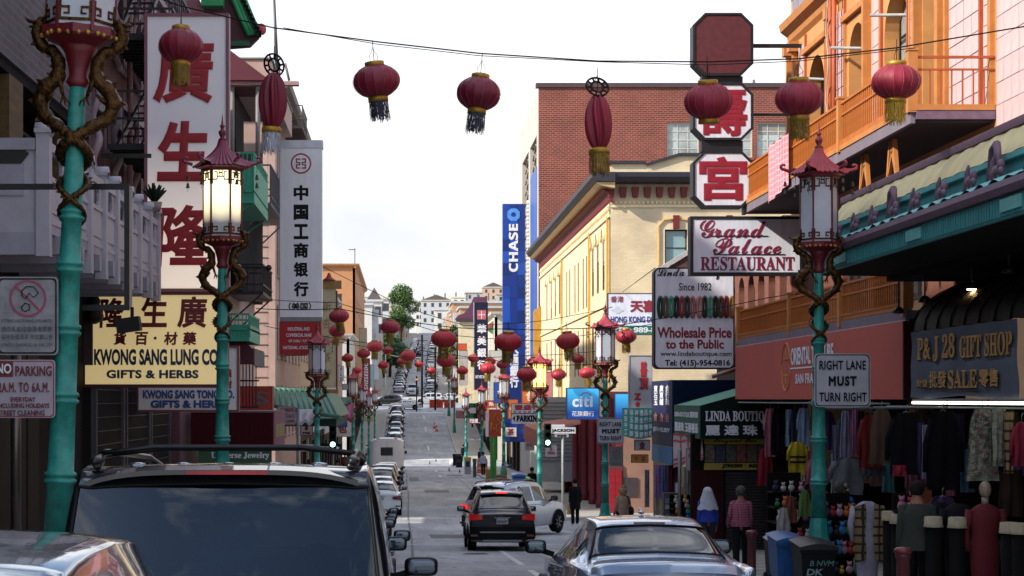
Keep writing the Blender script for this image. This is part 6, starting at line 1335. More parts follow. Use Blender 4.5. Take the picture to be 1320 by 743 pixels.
# ---------- generic street buildings
def street_building(side,D0,D1,ztop,col,floors,n,label,shop='#2a1c18',base=None,wcol='#8f8b85',corn=True,z0=-2.0,fh=3.2,name='street_building'):
    pl=FR if side=='R' else FL; o=side; dr=drift((D0+D1)/2); pl+=dr; g=G((D0+D1)/2); gb=min(G(D0),G(D1))
    T=thing(name,label,'building',(pl+(3 if side=='R' else -3),(D0+D1)/2,g)); mt=M(col,.75,ns=1,na=.07,dirt=.08); fm=M(wcol,.55)
    zz=[]; z=g+4.2
    for f in range(floors):
        if z+1.9<ztop-.5: zz.append((z,z+1.8)); z+=fh
    ops=win_rows(T,o,pl,D0+.2,D1-.2,zz,n,1.15,None); sops=win_rows(T,o,pl,D0+.2,D1-.2,[(g+.2,g+3.0)],max(1,int((D1-D0)/4)),3.2,None)
    facade(T,o,pl,D0,D1,g+3.4,ztop,ops,mt,.3); facade(T,o,pl,D0,D1,gb-.4,g+3.4,sops,M(shop,.7),.3,name='shop_wall')
    for a in ops: window(T,o,pl,*a,fm,1,2,.02,sill=fm)
    for a in sops: window(T,o,pl,a[0],a[1],a[2],a[3],M('#2b2422',.5),3,1,.03,glass=GLASSD[0])
    s=1 if side=='R' else -1
    xa,xb=sorted((pl+s*.31,pl+s*9)); bx(T,'core',M('#6b625a',.8),xa,xb,D0+.32,D1-.02,gb-.6,ztop-.05)
    # camera-facing flank with a few windows
    ua,ub=sorted((pl+s*.005,pl+s*9)); op2=[]
    for (a,b) in zz: op2+= [(pl+s*(2+q*2.6)-.5,pl+s*(2+q*2.6)+.5,a,b) for q in range(3)]
    facade(T,'C',D0,ua,ub,gb-.6,ztop,op2,mt,.3,name='flank_wall')
    for a in op2: window(T,'C',D0,*a,fm,1,2,.12)
    if corn: cornice(T,o,pl,D0-.3,D1,ztop,mt,((0,0),(.15,.12),(.4,.3),(.45,.5))); cornice(T,'C',D0,ua-(.4 if side=='R' else 0),ub+(.4 if side=='L' else 0),ztop+.001,mt,((0,0),(.15,.12),(.4,.3),(.45,.49)))
    return T
street_building('L',92.2,106,8.6,'#b8a48a',3,5,'low cream building on the left behind the beige vertical sign')
street_building('L',106.2,124,6.4,'#b9b6b2',3,6,'white building with iron balconies left of the upper lantern row')
street_building('L',124.2,146,7.4,'#c1bdb6',3,7,'long pale building beside the magenta banner, left')
street_building('L',146.2,161,5.0,'#a98a78',2,5,'low pinkish corner building before the far crossing, left')
street_building('L',182,203,6.2,'#bdbab4',3,6,'white building just past the far crossing, left')
street_building('L',204,252,15,'#b9835a',5,12,'tall peach orange building with plain end wall, left skyline')
street_building('R',120.3,121.9,5,'#8f7a68',2,1,'narrow sliver building between the cream and the brick one')
street_building('R',142.2,161,7.2,'#c9a9a0',3,6,'pale pink building behind the navy bank sign, right')
street_building('R',182,206,8.4,'#c7c0b0',3,7,'ivory building past the far crossing, right')
street_building('R',206.2,253,7.5,'#cfcabd',3,12,'long whitish building towards the orange barrier, right')
# peach parapet windows and roof vents
mb=MB(); mb.box(-5.9,-5.8,215,215.1,15.5,18.2); mb.box(-6.6,-5.8,215,215.1,18.0,18.1); solo('roof_antenna','small antenna on the tall peach building','antenna',mb,STL)
# pagoda roof on the right far side
D=196; T=thing('pagoda_roof','plum coloured pagoda corner roof left of the navy bank sign','roof',(X(606,D),D,Z(412,D)))
e=MB(); e.prism([(X(a,D),D,Z(b,D)) for a,b in((587,411),(590,407),(598,404),(604,397),(609,388),(611,383),(628,383),(628,412))],(0,3,0)); part(T,'roof_slope',e,M('#5c2c48',.6,ns=1,na=.1)); bx(T,'wall',M('#c9bda0',.7),X(592,D),X(628,D),D+.2,D+3,Z(520,D),Z(412,D)); bx(T,'roof_edge',M('#3a2632',.6),X(588,D),X(628,D),D-.2,D+.2,Z(415,D),Z(411,D))
D=184; T=thing('pagoda_roof','small pagoda roof with green and orange gable between the navy and blue bank signs','roof',(X(636,D),D,Z(433,D)))
e=MB(); e.prism([(X(a,D),D,Z(b,D)) for a,b in((626,424),(648,408),(660,414),(648,436),(637,433))],(0,.4,0)); part(T,'gable',e,M('#b0a060',.6)); e=MB(); e.prism([(X(a,D),D-.1,Z(b,D)) for a,b in((631,425),(641,419),(646,423),(635,430))],(0,.09,0)); part(T,'gable_panel',e,M('#2f8a78',.5)); e=MB(); e.bar((X(625,D),D,Z(424,D)),(X(650,D),D,Z(406,D)),.5,.3); part(T,'ridge',e,M('#9c4a3c',.6))
# banners and small signs further down
D=118
T=box_sign('magenta_banner','magenta vertical banner with slanted white lettering, left pavement',467,477,462,505,D,M('#8f1740',.5),M('#6a1030',.5),.2,.02)
vs,fs=tmesh('SHISEIDO','ital',.02); xs=[p[0] for p in vs];ys=[p[1] for p in vs]; mb=MB(); mb.add([(X(474.5-5*((y-min(ys))/(max(ys)-min(ys))),D),D+.004-z*.5,Z(503-36*((x-min(xs))/(max(xs)-min(xs))),D)) for x,y,z in vs],fs); part(T,'lettering',mb,WHT)
D=100; T=box_sign('florist_sign','white vertical sign with black capitals beside the brown lamp, left',436,443,472,492,D,PW,M('#777777',.5),.2,.02); text(T,'F\nL\nO','C',D,X(438,D),X(441.5,D),Z(491,D),Z(474,D),BLK,bold=.03,d=.006)
for i,(x0,x1,y0,y1,D,c,l) in enumerate(((463,473,423,452,140,'#b8a684','blank tan sign board below the peach building, left'),(616,628,525,545,150,'#8a2230','dark red small sign among the far right shops'),(441,449,495,503,104,'#9aa0a8','pale sign with faint writing beside the brown lamp'),(590,602,443,452,150,'#c2502a','orange sign among far right shops below the pagoda roof'),(592,603,452,497,158,'#a9a6a4','tall pale blank board between lantern and navy bank sign'),(630,647,452,530,172,'#c4beb4','tall white wall sign left of the blue banner'),(477,482,470,500,170,'#51727a','teal narrow banner right of the magenta one'),(576,581,436,450,230,'#b8902c','yellow narrow banner far up the right side'))):
    box_sign('shop_sign',l,x0,x1,y0,y1,D,M(c,.6,ns=2,na=.12),M('#4a4644',.5),.2,.02)
rg=random.Random(77); cz=[('red','#a8242a'),('white','#c4c4c8'),('yellow','#c2a03a'),('green','#2a7a4c'),('blue','#1f4a9c'),('pink','#b8707c'),('orange','#c2602a'),('cream','#c2b490')]
sg_=[]
for i in range(26):
    right=i%5!=0; Dd=rg.uniform(100,158) if i%3 else rg.uniform(184,250); xx=(rg.uniform(7.3,8.9) if right else rg.uniform(-5.2,-3.9)); n_,c_=cz[rg.randrange(8)]; hz=rg.uniform(-2.9,-.3); wd=rg.uniform(.7,1.5); ht=rg.uniform(.7,2.2) if i%2 else rg.uniform(.5,.9); k=F/Dd
    sg_.append((XV+xx*k,right,Dd,xx,n_,c_,hz,wd,ht,k))
sg_.sort(); cnt={True:0,False:0}
for (_,right,Dd,xx,n_,c_,hz,wd,ht,k) in sg_:
    x0=XV+(xx-wd/2)*k; x1=XV+(xx+wd/2)*k; y0=YH-(hz+ht)*k; y1=YH-hz*k; o_=ORD0[cnt[right]]; cnt[right]+=1
    S=box_sign('shop_sign',f"{'tall' if ht>1.3 else 'small'} {n_} hanging shop sign, {o_} from left among the crowded far {'right' if right else 'left'} signs",x0,x1,y0,y1,Dd,M(c_,.6,ns=2,na=.15),M('#3a3434',.5),.2,.03)
    if Dd<165: text(S,rg.choice(['金','茶','海鮮','大\n興','麵\n包','福\n利','禮品','藥']),'C',Dd,X(x0+(x1-x0)*.2,Dd),X(x1-(x1-x0)*.2,Dd),Z(y1-(y1-y0)*.15,Dd),Z(y0+(y1-y0)*.15,Dd),M('#7a1a20' if n_ in('white','cream','yellow','pink') else '#d0c8b0',.5),bold=.04,d=.006,keep=True)
D=93; T=thing('orange_banner','orange poster with golden brush drawing over the right pavement','banner',(X(638,D),D,Z(565,D))); bx(T,'panel',M('#b5401c',.5,ns=2,na=.12),X(630,D),X(646,D),D,D+.1,Z(563,D),Z(528,D)); bx(T,'side_strip',PW,X(626,D),X(629.8,D),D,D+.1,Z(563,D),Z(530,D))
vs=[(634,545),(640,532),(641,541),(646,545),(640,548),(641,558),(637,552),(632,556)]; mb=MB(); mb.tube([(X(a,D),D-.02,Z(b,D)) for a,b in vs+[vs[0]]],.03,5); part(T,'drawing',mb,M('#c98d3a',.5)); mb=MB(); mb.tube([(X(636,D),D+.05,Z(563,D)),(X(636,D),D+.05,G(D))],.04,6); part(T,'pole',mb,STL)
T=thing('shop_awning','salmon pink fabric awning over the far right pavement by the parking sign','awning',(8,86,-2.2)); mb=MB(); mb.add([(X(675,84),84,Z(548,84)),(X(694,84),84,Z(556,84)),(9.3,90,Z(548,84)),(8.8,92,Z(540,84))],[(0,1,2,3)]); mb.add([(X(675,84),84,Z(548,84)),(X(694,84),84,Z(556,84)),(X(694,84),84,Z(577,84)),(X(675,84),84,Z(566,84))],[(0,1,2,3)]); part(T,'cloth',mb,M('#a8685c',.7))
T=thing('shop_banner','bright green shop panel standing on the far right pavement','banner',(X(637,100),100,G(100))); bx(T,'board',M('#2f9a28',.5),X(632,100),X(640,100),100,100.2,G(100)+.13,Z(562,100))
T=thing('grey_house','light grey horizontally boarded building front beyond the citi sign','building',(X(713,101.3),101.3,G(101))); 
bx(T,'wall',M('#a9a8a6',.7,ns=2,na=.06),X(697,98),9.18,97,101,Z(620,98),Z(512,98)); mb=MB()
for i in range(16): mb.box(X(697,97),9.2,96.96,96.999,Z(520+i*5,97),Z(518.6+i*5,97))
part(T,'board_line',mb,M('#77787a',.7))
# ================= hillside beyond Broadway
HB=[M(c,.7,ns=.6,na=.06,dirt=.05) for c in('#c9c6c0','#b9bcc0','#c9b898','#b58a68','#a9aeb0','#c4a48c','#d0cdc6')]
wq=MB(); wq.box(-.5,.5,-.05,0,-.75,.75); wme=wq.mesh('pane'); wme.materials.append(M('#2c3338',.15,ns=.5,na=.3,spec=.8)); wf=MB(); wf.box(-.62,.62,-.03,.02,-.87,.87); wfm=wf.mesh('window'); wfm.materials.append(M('#b0adaa',.6))
def house(x0,x1,D,dep,zg,ztop,mi,label,nw=3,nf=3,bay=False,gable=False):
    T=thing('hillside_house',label,'house',((x0+x1)/2,D+dep/2,zg),'houses up the hill'); b=MB(); b.box(x0,x1,D,D+dep,zg-3,ztop); part(T,'wall',b,HB[mi%len(HB)])
    b=MB(); b.box(x0-.25,x1+.25,D-.3,D+dep+.2,ztop+.001,ztop+.35); part(T,'cornice',b,HB[(mi+1)%len(HB)])
    if gable: b=MB(); b.prism([(x0,D,ztop+.35),(x1,D,ztop+.35),((x0+x1)/2,D,ztop+2.4)],(0,dep,0)); part(T,'roof',b,M('#5c5450',.8))
    s=1 if (x0+x1)/2<drift(D)+1.7 else -1; xs=x1 if s>0 else x0
    for f in range(nf):
        z=ztop-1.6-f*3.0
        if z<zg+1: break
        for i in range(nw):
            x=x0+(x1-x0)*(i+.5)/nw; o=inst(T,'window',wfm,(x,D,z)); p=bpy.data.objects.new('pane',wme); COL.objects.link(p); p.parent=o; p.location=(0,-.001,0)
        for i in range(max(1,int(dep/3))):
            y=D+1.5+i*3; o=inst(T,'window',wfm,(xs,y,z),rot=(0,0,R(90)*s)); p=bpy.data.objects.new('pane',wme); COL.objects.link(p); p.parent=o; p.location=(0,-.001,0)
    if bay: b=MB(); b.box(x1-.05 if s>0 else x0-1.0,x1+1.0 if s>0 else x0+.05,D+2,D+5,zg+3,ztop-.6); part(T,'bay',b,HB[(mi+1)%len(HB)])
    return T
rg=random.Random(11)
cn=['white','pale grey','cream','tan','blue-grey','peach','ivory']
n=0
ORD=['first','second','third','fourth','fifth','sixth','seventh','eighth','ninth','tenth','eleventh','twelfth','thirteenth','fourteenth','fifteenth','sixteenth','seventeenth','eighteenth','nineteenth','twentieth','twenty-first','twenty-second','twenty-third','twenty-fourth','twenty-fifth','twenty-sixth','twenty-seventh','twenty-eighth','twenty-ninth','thirtieth','thirty-first','thirty-second','thirty-third','thirty-fourth','thirty-fifth']
for side in('L','R'):
    D=288; nn=0
    while D<640:
        dep=rg.uniform(11,20); h=rg.uniform(8.5,13) if side=='R' else rg.uniform(7,12); dr=drift(D+dep/2)
        mi=rg.randrange(7)
        if side=='R' and D==288: mi=3; h=14.5; dep=26
        if side=='L' and D==288: mi=0; h=15
        zg=G(D); w_=rg.uniform(9,14)
        if side=='L': x1=FL+dr+.3; x0=x1-w_
        else: x0=FR+dr-.3; x1=x0+w_
        house(x0,x1,D,dep,zg,zg+h,mi,f"{cn[mi]} house number {n+1} up the hill" if 0 else f"{cn[mi]} {'flat-roofed' if n%2 else 'bay-fronted'} house, {ORD[nn]} above the wide crossing, {'left' if side=='L' else 'right'} side of the hill street",3,4,bay=n%2==0)
        n+=1; nn+=1; D+=dep+.4
# second rows and skyline
for i,(px0,px1,yt,D,mi,l) in enumerate(((583,650,391,300,3,'tan orange block with arched corner windows on the right skyline'),(543,582,388,700,1,'grey hilltop block straight above the end of the street'),(583,600,384,640,6,'small white hilltop house left of the grey slab'),(600,622,378,760,4,'grey-green hilltop slab house'),(622,650,371,820,5,'pale peach hilltop block highest on the right skyline'),(640,662,380,700,4,'blue-grey hilltop house behind the blue banner'),(560,600,400,520,0,'white house below the grey hilltop block'),(473,492,389,305,0,'white house with dark windows left of the big tree'),(489,501,386,360,1,'pale narrow house touching the big tree on its left'),(455,476,397,330,2,'cream house half hidden by the peach building'),(536,545,395,760,6,'tiny pale hilltop house right of the big tree'),(465,485,383,520,6,'pale house high behind the white ones left of the big tree'),(612,650,404,420,2,'cream house behind the navy bank sign'))):
    x0,x1=X(px0,D),X(px1,D); zt=Z(yt,D); house(x0,x1,D,10,G(D),zt,mi,l,max(2,int((x1-x0)/2.6)),3,gable=(i%3==1))
mb=MB()
for i in range(7): 
    x=X(545+i*14,705); mb.box(x,x+.5,705,705.5,Z(388,705),Z(388,705)+rg.uniform(1.5,3.5))
solo('chimney_pots','row of small chimney pots along the hilltop roofs','chimney',mb,STL)
# ================= trees
LF1=[M('#3d5e28',.7,na=.3,ns=.6),M('#6a8a38',.7,na=.3,ns=.6),M('#2a4824',.7,na=.3,ns=.6)]
def tree(label,x,y,zg,h,cr,crz,seed,n=2600,mats=LF1,leaf=.42,name='tree'):
    rg=random.Random(seed); T=thing(name,label,'tree',(x,y,zg)); b=MB(); b.tube([(x,y,zg),(x+.1,y,zg+h*.3),(x-.1,y,zg+h*.55),(x,y,zg+h*.8)],[cr*.09,cr*.07,cr*.05,.05],8); 
    cl=[]
    for i in range(13):
        a=rg.uniform(0,6.28); r=cr*rg.uniform(.15,.72); z=zg+h-crz+rg.uniform(-.75,.75)*crz; f=1-abs(z-(zg+h-crz))/crz*.55; c=V((x+r*f*math.cos(a),y+r*f*math.sin(a),z)); cl.append((c,cr*rg.uniform(.28,.45))); b.tube([(x,y,zg+h*rg.uniform(.3,.5)),(x*.5+c.x*.5,y*.5+c.y*.5,(zg+h*.45+c.z)/2),c],[cr*.035,cr*.02,.02],5)
    part(T,'trunk',b,M('#3a2c22',.9))
    for k in range(3):
        m=MB(); 
        for i in range(n//3):
            c,r=cl[rg.randrange(len(cl))]; d=V((rg.gauss(0,1),rg.gauss(0,1),rg.gauss(0,1))).normalized()*r*rg.uniform(.55,1.1); p=c+d; s=leaf*rg.uniform(.5,1.2); u=V((rg.gauss(0,1),rg.gauss(0,1),rg.gauss(0,1))).normalized(); v=u.orthogonal().normalized(); m.add([p-u*s,p+v*s*.5,p+u*s,p-v*s*.5],[(0,1,2,3)])
        q=part(T,'foliage',m,mats[k]); q['kind']='stuff'
    return T
tree('big dark green tree rising above the hill street, centre of the skyline',-.9+drift(430)*.1,430,G(430),19,4.6,6,1,7200,leaf=.3)
tree('dark bushy tree below the big one on the left of the hill street',-3.2+drift(330),345,G(345),9,3.4,3.6,2,2400,[LF1[2],LF1[0],LF1[2]])
tree('small yellow-green tree between the white houses, left of the big tree',X(488,350),350,G(350)+1.5,9.5,1.8,3.5,3,900,[LF1[1],M('#7a8a2a',.7),LF1[0]])
tree('dark olive tree beside the lantern on the right of the hill street',X(590,290),290,G(290),12,2.6,4,4,1300,[LF1[0],M('#5a5a1e',.7),LF1[2]])
tree('leafy street tree in the middle distance beyond the red light',X(520,300)-4.5,318,G(318),6,2.4,2.3,6,1200)
# utility pole
mb=MB(); mb.tube([(X(544,262),262,G(262)),(X(544,262),262,Z(432,262))],.16,8); mb.box(X(536,262),X(552,262),261.9,262.1,Z(440,262),Z(439,262)); solo('utility_pole','dark utility pole at the wide crossing right of the red light','pole',mb,BLK)
mb=MB(); mb.tube([(X(561,255),255,G(255)),(X(561,255),255,Z(448,255))],.14,8); solo('utility_pole','dark pole behind the orange barrier','pole',mb,BLK)
# street clutter: arm with sign gantry left of road
mb=MB(); mb.tube([(X(497,290),290,Z(457,290)),(X(514,290),290,Z(460,290))],.08,6); mb.tube([(X(497,290),290,G(290)),(X(497,290),290,Z(457,290))],.1,6); solo('lamp_arm','pale arched street light arm over the far hill street','pole',mb,M('#a9aeb0',.5))
# ================= VEHICLES: lofted bodies, rear at y=0, nose at +y, wheels on z=0
def cr1(a,b,c,d,t): return .5*((2*b)+(-a+c)*t+(2*a-5*b+4*c-d)*t*t+(-a+3*b-3*c+d)*t**3)
class Body:
    def __init__(s,st): s.st=st; s.n=len(st)
    def S(s,u,v,off=0.,side=1):
        def row(i,v):
            i=min(max(i,0),s.n-1); y,P=s.st[i]; k=min(int(v),7); t=v-k; g=lambda j:P[min(max(j,0),8)]
            a,b,c,d=g(k-1),g(k),g(k+1),g(k+2)
            return V((cr1(a[0],b[0],c[0],d[0],t),y,cr1(a[1],b[1],c[1],d[1],t)))
        k=min(int(u),s.n-2); t=u-k
        A,B,C,D=[row(k+j,v) for j in(-1,0,1,2)]
        if k==0:A=B*2-C
        if k==s.n-2:D=C*2-B
        # damp overshoot between very uneven stations
        p=V((0,0,0)); 
        for q in range(3):
            cr_=cr1(A[q],B[q],C[q],D[q],t); lin_=B[q]*(1-t)+C[q]*t; p[q]=lin_ if q==1 else cr_*.55+lin_*.45
        # plan curvature at the ends
        w=abs(p.x)/.95; L_=s.st[-1][0]; e=max(0,1-p.y/.7); p.y+=e*.16*w**3; e2=max(0,1-(L_-p.y)/.9); p.y-=e2*.3*w**2.4
        p.x=max(p.x,0)
        if off:
            e=.01; q1=s.S(min(u+e,s.n-1.001),v); q0=s.S(max(u-e,0),v); r1=s.S(u,min(v+e,7.999)); r0=s.S(u,max(v-e,0)); nrm=(q1-q0).cross(r1-r0)
            if nrm.length>1e-9: nrm.normalize(); 
            c=V((0,0,.7)); 
            if nrm.dot(p-V((0,p.y,.7)))<0 and (p-V((0,p.y,.7))).length>.1: nrm=-nrm
            p=p+nrm*off
        if side<0: p.x=-p.x
        return p
def frange(a,b,st): 
    r=[];x=a
    while x<b-1e-6: r.append(round(x,5)); x+=st
    return r+[b]
def section(w,zs,zb,wr,zr,belt=None,sh=.97,zl=.24):
    zm=(zs+zb)/2
    return [(0,zl),(w*.8,zl),(w*.96,zl+.08),(w,zm*.95),(w*sh,zb-.07),(w*.94,zb),(wr,zr-.10),(wr*.82,zr-.025),(0,zr)]
KINDS={}
def boxy(c,r,n=20,m=12,p=.5):
    sg=lambda q:(1 if q>=0 else -1)*abs(q)**p; vs=[(c[0]+r[0]*sg(math.sin(PI*i/m))*sg(math.cos(2*PI*k/n)),c[1]+r[1]*sg(math.sin(PI*i/m))*sg(math.sin(2*PI*k/n)),c[2]+r[2]*sg(math.cos(PI*i/m))) for i in range(m+1) for k in range(n)]
    return vs,[(i*n+k,(i+1)*n+k,(i+1)*n+(k+1)%n,i*n+(k+1)%n) for i in range(m) for k in range(n)]
# stations: (y, half width, belt z, roof half width, roof z)
KINDS['suv']=dict(st=[(0,.84,.98,.78,1.02),(.06,.90,1.02,.76,1.13),(.42,.92,1.04,.62,1.62),(1.1,.92,1.03,.63,1.69),(2.0,.92,1.01,.64,1.70),(2.7,.92,1.0,.62,1.64),(3.45,.91,.99,.74,1.08),(4.1,.89,.93,.74,.98),(4.5,.82,.75,.66,.80)],rear=(1,2),side=[(2,3),(3,4),(4,5),(5,5.8)],front=(5,6),wh=[(.85,.34),(3.55,.34)])
KINDS['van']=dict(st=[(0,.93,1.02,.86,1.05),(.05,.96,1.06,.88,1.12),(.30,.98,1.12,.80,1.98),(1.3,.98,1.14,.80,2.02),(2.6,.98,1.13,.79,2.01),(3.5,.97,1.12,.76,1.92),(4.2,.95,1.08,.80,1.22),(4.7,.92,.98,.78,1.05),(4.95,.86,.8,.7,.86)],rear=(1,2),side=[(2,3),(3,4),(4,5),(5,5.8)],front=(5,6),wh=[(.95,.34),(4.0,.34)])
KINDS['sedan']=dict(st=[(0,.82,.90,.74,.93),(.12,.88,.96,.74,1.02),(.78,.91,.98,.72,1.055),(1.42,.92,.97,.58,1.39),(2.1,.92,.96,.60,1.45),(2.75,.92,.95,.585,1.41),(3.55,.91,.93,.70,1.02),(4.2,.89,.88,.70,.93),(4.7,.80,.68,.62,.72)],rear=(2,3),side=[(2.35,3),(3,4),(4,5),(5,5.8)],front=(5,6),wh=[(.95,.33),(3.75,.33)])
GLR=M_glass('#0b0f14',.10,.015,'car_glass'); GLC=M_glass('#0b0f14',.45,.015,'clear_car_glass')
TYRE=M('#161616',.85,bump=.2); RIM=M('#8e9094',.35,.8,na=.1); TRIM=M('#121314',.5); LAMP=M('#4c080c',.2,na=.1,coat=.6); SEAT=M('#1a1b1e',.8)
def paint(c,metal=.35,rough=.28): return M(c,rough,metal,ns=1.5,na=.05,dirt=.05,coat=.9)
def make_car(kind,near=False,cat='car'):
    K=KINDS[kind]; T=thing('parked_car','x',cat,(0,0,0)); st=[(y,section(w,.4,zb,wr,zr)) for y,w,zb,wr,zr in K['st']]; B=Body(st); n=B.n
    us=sorted(set([round(x,4) for x in frange(0,n-1,.125 if near else .25)]+[K['rear'][0]+.12,K['rear'][1]-.12])); vs=sorted(set(frange(0,8,.25)+[5.15,5.85,6.4]))
    R0,R1=K['rear'][0]+.12,K['rear'][1]-.12; F0,F1=K['front'][0]+.1,K['front'][1]-.1
    us=sorted(set(us+[F0,F1]+[a+.06 for a,b in K['side']]+[b-.06 for a,b in K['side']]))
    def hole(u,v):
        if R0<u<R1 and v>6.4: return 1
        if F0<u<F1 and v>6.4: return 1
        for a,b in K['side']:
            if a+.06<u<b-.06 and 5.15<v<5.85: return 1
        return 0
    mb=MB()
    for sd in(1,-1):
        P=[[B.S(u,v,side=sd) for v in vs] for u in us]; idx={}
        base=len(mb.v); nv=len(vs); mb.v+= [tuple(p) for r in P for p in r]
        for i in range(len(us)-1):
            for j in range(nv-1):
                if hole((us[i]+us[i+1])/2,(vs[j]+vs[j+1])/2): continue
                f=(base+i*nv+j,base+i*nv+j+1,base+(i+1)*nv+j+1,base+(i+1)*nv+j); mb.f.append(f if sd<0 else f[::-1]); mb.sm.append(True)
        for u,rev in((0,0),(n-1.0001,1)):
            c=[tuple(B.S(u,v,side=sd)) for v in vs]; cc=[(0,c[j][1]*.0+B.S(u,0)[1],c[j][2]) for j in range(nv)]; b0=len(mb.v); mb.v+=c+cc
            for j in range(nv-1):
                f=(b0+j,b0+j+1,b0+nv+j+1,b0+nv+j); mb.f.append(f if (sd>0)==(rev==0) else f[::-1]); mb.sm.append(False)
    body=part(T,'body',mb,paint('#20242b'))
    def patch(a,b,va,vb,off,mirror,nu=10,nv=8):
        m=MB()
        if mirror: m.grid(lambda u,v:(lambda s:B.S(a+(b-a)*u,8-(8-va)*abs(s),off,side=1 if s>=0 else -1))(v*2-1),nu,nv*2)
        return m
    rg=patch(R0,R1,6.4,8,-.004,True,12,12); part(T,'rear_window',rg,GLR if kind!='van' else M_glass('#03060e',.09,.015,'tinted_car_glass'))
    part(T,'windscreen',patch(F0,F1,6.4,8,-.004,True),GLC)
    for a,b in K['side']:
        for sd in(1,-1):
            m=MB(); m.grid(lambda u,v:B.S(a+.06+(b-a-.12)*u,5.15+.7*v,-.004,side=sd),6,4); part(T,'side_window',m,GLR if kind!='sedan' else GLC)
    # black seal round the rear window
    m=MB(); P=[B.S(R0,8-1.6*abs(s),.002,side=1 if s>=0 else -1) for s in [x/10 for x in range(-10,11)]]; Q=[B.S(R1,8-1.6*abs(s),.002,side=1 if s>=0 else -1) for s in [x/10 for x in range(-10,11)]]
    m.tube(P,.012,5); m.tube(Q,.010,5); m.tube([P[0]]+[B.S(R0+(R1-R0)*t,6.4,.002,side=-1) for t in(.25,.5,.75)]+[Q[0]],.010,5); m.tube([P[-1]]+[B.S(R0+(R1-R0)*t,6.4,.002) for t in(.25,.5,.75)]+[Q[-1]],.010,5); part(T,'window_seal',m,TRIM)
    # cabin
    m=MB(); yb=K['st'][K['rear'][1]][0]; yf=K['st'][K['front'][0]][0]; zb=K['st'][2][2]; m.box(-.8,.8,.35,yf+.7,zb-.42,zb-.40); m.box(-.75,.75,yf+.35,yf+.75,zb-.3,zb-.0); cab=part(T,'cabin_floor',m,SEAT)
    rows=[yb+.75,yf-.75] if kind!='van' else [yb+.6,yb+1.5,yf-.6]
    for y in rows:
        for x in(-.40,.40):
            m=MB(); m.ell((x,y,zb-.12),(.25,.09,.38),12,8); m.ell((x,y+.02,zb+.22),(.125,.05,.095),12,8); m.tube([(x-.05,y,zb+.1),(x-.05,y,zb+.2)],.01,5); m.tube([(x+.05,y,zb+.1),(x+.05,y,zb+.2)],.01,5); part(T,'seat',m,SEAT)
    m=MB(); m.tube([(-.40+.17*math.cos(a),yf+.2+.04*math.sin(a),zb+.02+.17*math.sin(a)) for a in [PI*q/10 for q in range(21)]],.014,5); part(T,'steering_wheel',m,TRIM)
    # wheels
    for y,r in K['wh']:
        for sd in(1,-1):
            w_=K['st'][3][1]; rot=Matrix.Rotation(R(90)*sd,3,'Y')
            m=MB(); m.lathe([(r*.6,-.11),(r*.92,-.115),(r,-.08),(r,.08),(r*.92,.115),(r*.6,.11)],24,(sd*(w_-.12),y,r),rot=rot); W_=part(T,'wheel',m,TYRE)
            m=MB(); c=V((sd*(w_-.12),y,r)); m.lathe([(r*.62,.09),(r*.60,.07),(.06,.05),(0,.055)],20,c,rot=rot)
            for q in range(7): a=q*2*PI/7; m.bar(c+V((sd*.09,0,0)),c+V((sd*.115,r*.58*math.cos(a),r*.58*math.sin(a))),.045,.03)
            part(W_,'rim',m,RIM)
            m=MB(); P=[(sd*(w_+.004),y+(r+.05)*math.cos(a),r+(r+.05)*math.sin(a)) for a in [PI*q/14 for q in range(15)]]; m.tube(P,.028,6); part(T,'wheel_arch',m,TRIM)
            m=MB(); m.lathe([(r+.04,-.01),(r+.04,.012)],24,(sd*(w_-.012),y,r),rot=rot); part(T,'wheel_well',m,M('#050505',.9))
    # bumper, plate, lights, handles, mirrors
    w0=K['st'][1][1]; hb=zb
    m=MB(); m.grid(lambda u,v:(( -1+2*u)*w0*1.0,-.05+.17*abs(-1+2*u)**3.2,.30+.36*v),24,5); m.grid(lambda u,v:((-1+2*u)*w0,-.05+.17*abs(-1+2*u)**3.2+.12*v,.66),24,2); part(T,'rear_bumper',m,TRIM if kind=='suv' else paint('#20242b'))
    m=MB(); m.grid(lambda u,v:((-1+2*u)*w0*.6,-.06,.26+.05*v),8,1); part(T,'skid_plate',m,M('#7d8086',.4,.5))
    for sd in(1,-1):
        m=MB(); zl=hb-.12 if kind!='sedan' else hb-.21; 
        if kind=='van': m.grid(lambda u,v:(sd*(w0*1.0-.13*u),.03-.035*u,zb-.45+.38*v),4,6)
        else: m.grid(lambda u,v:(sd*(w0*1.01-.36*u),-.012+.13*(1-u)**2.5+ (0 if v<.5 else .0),zl-.085*(1-u*.45)+.2*v*(1-.45*u)),10,4); m.grid(lambda u,v:(sd*(w0*1.012),.10+.32*u,zl-.085+.2*v*(1-.4*u)),6,3)
        part(T,'tail_light',m,LAMP)
        m=MB(); m.box(sd*w0*.86-.1,sd*w0*.86+.1,-.03,.0,.40,.46); part(T,'reflector',m,LAMP)
        m=MB(); ym=K['st'][K['front'][0]][0]+.35; xm=sd*(K['st'][5][1]+.02)
        m.add(*boxy((xm+sd*.10,ym,zb+.09),(.12,.075,.08)),True); m.bar((xm-sd*.1,ym+.03,zb+.0),(xm+sd*.05,ym,zb+.05),.06); part(T,'mirror',m,TRIM)
        m=MB(); m.add(*boxy((xm+sd*.10,ym-.066,zb+.09),(.10,.014,.062)),True); part(T,'mirror_glass',m,M('#55606a',.05,.9,na=0,dirt=0))
        for y in (K['st'][3][0]+.35,K['st'][4][0]+.45): m=MB(); m.tube([(sd*(w0+.03),y,zb-.13),(sd*(w0+.05),y+.08,zb-.12),(sd*(w0+.03),y+.2,zb-.13)],.014,6); part(T,'door_handle',m,M('#55585c',.3,.7))
        m=MB(); ys=K['st'][4][0]; 
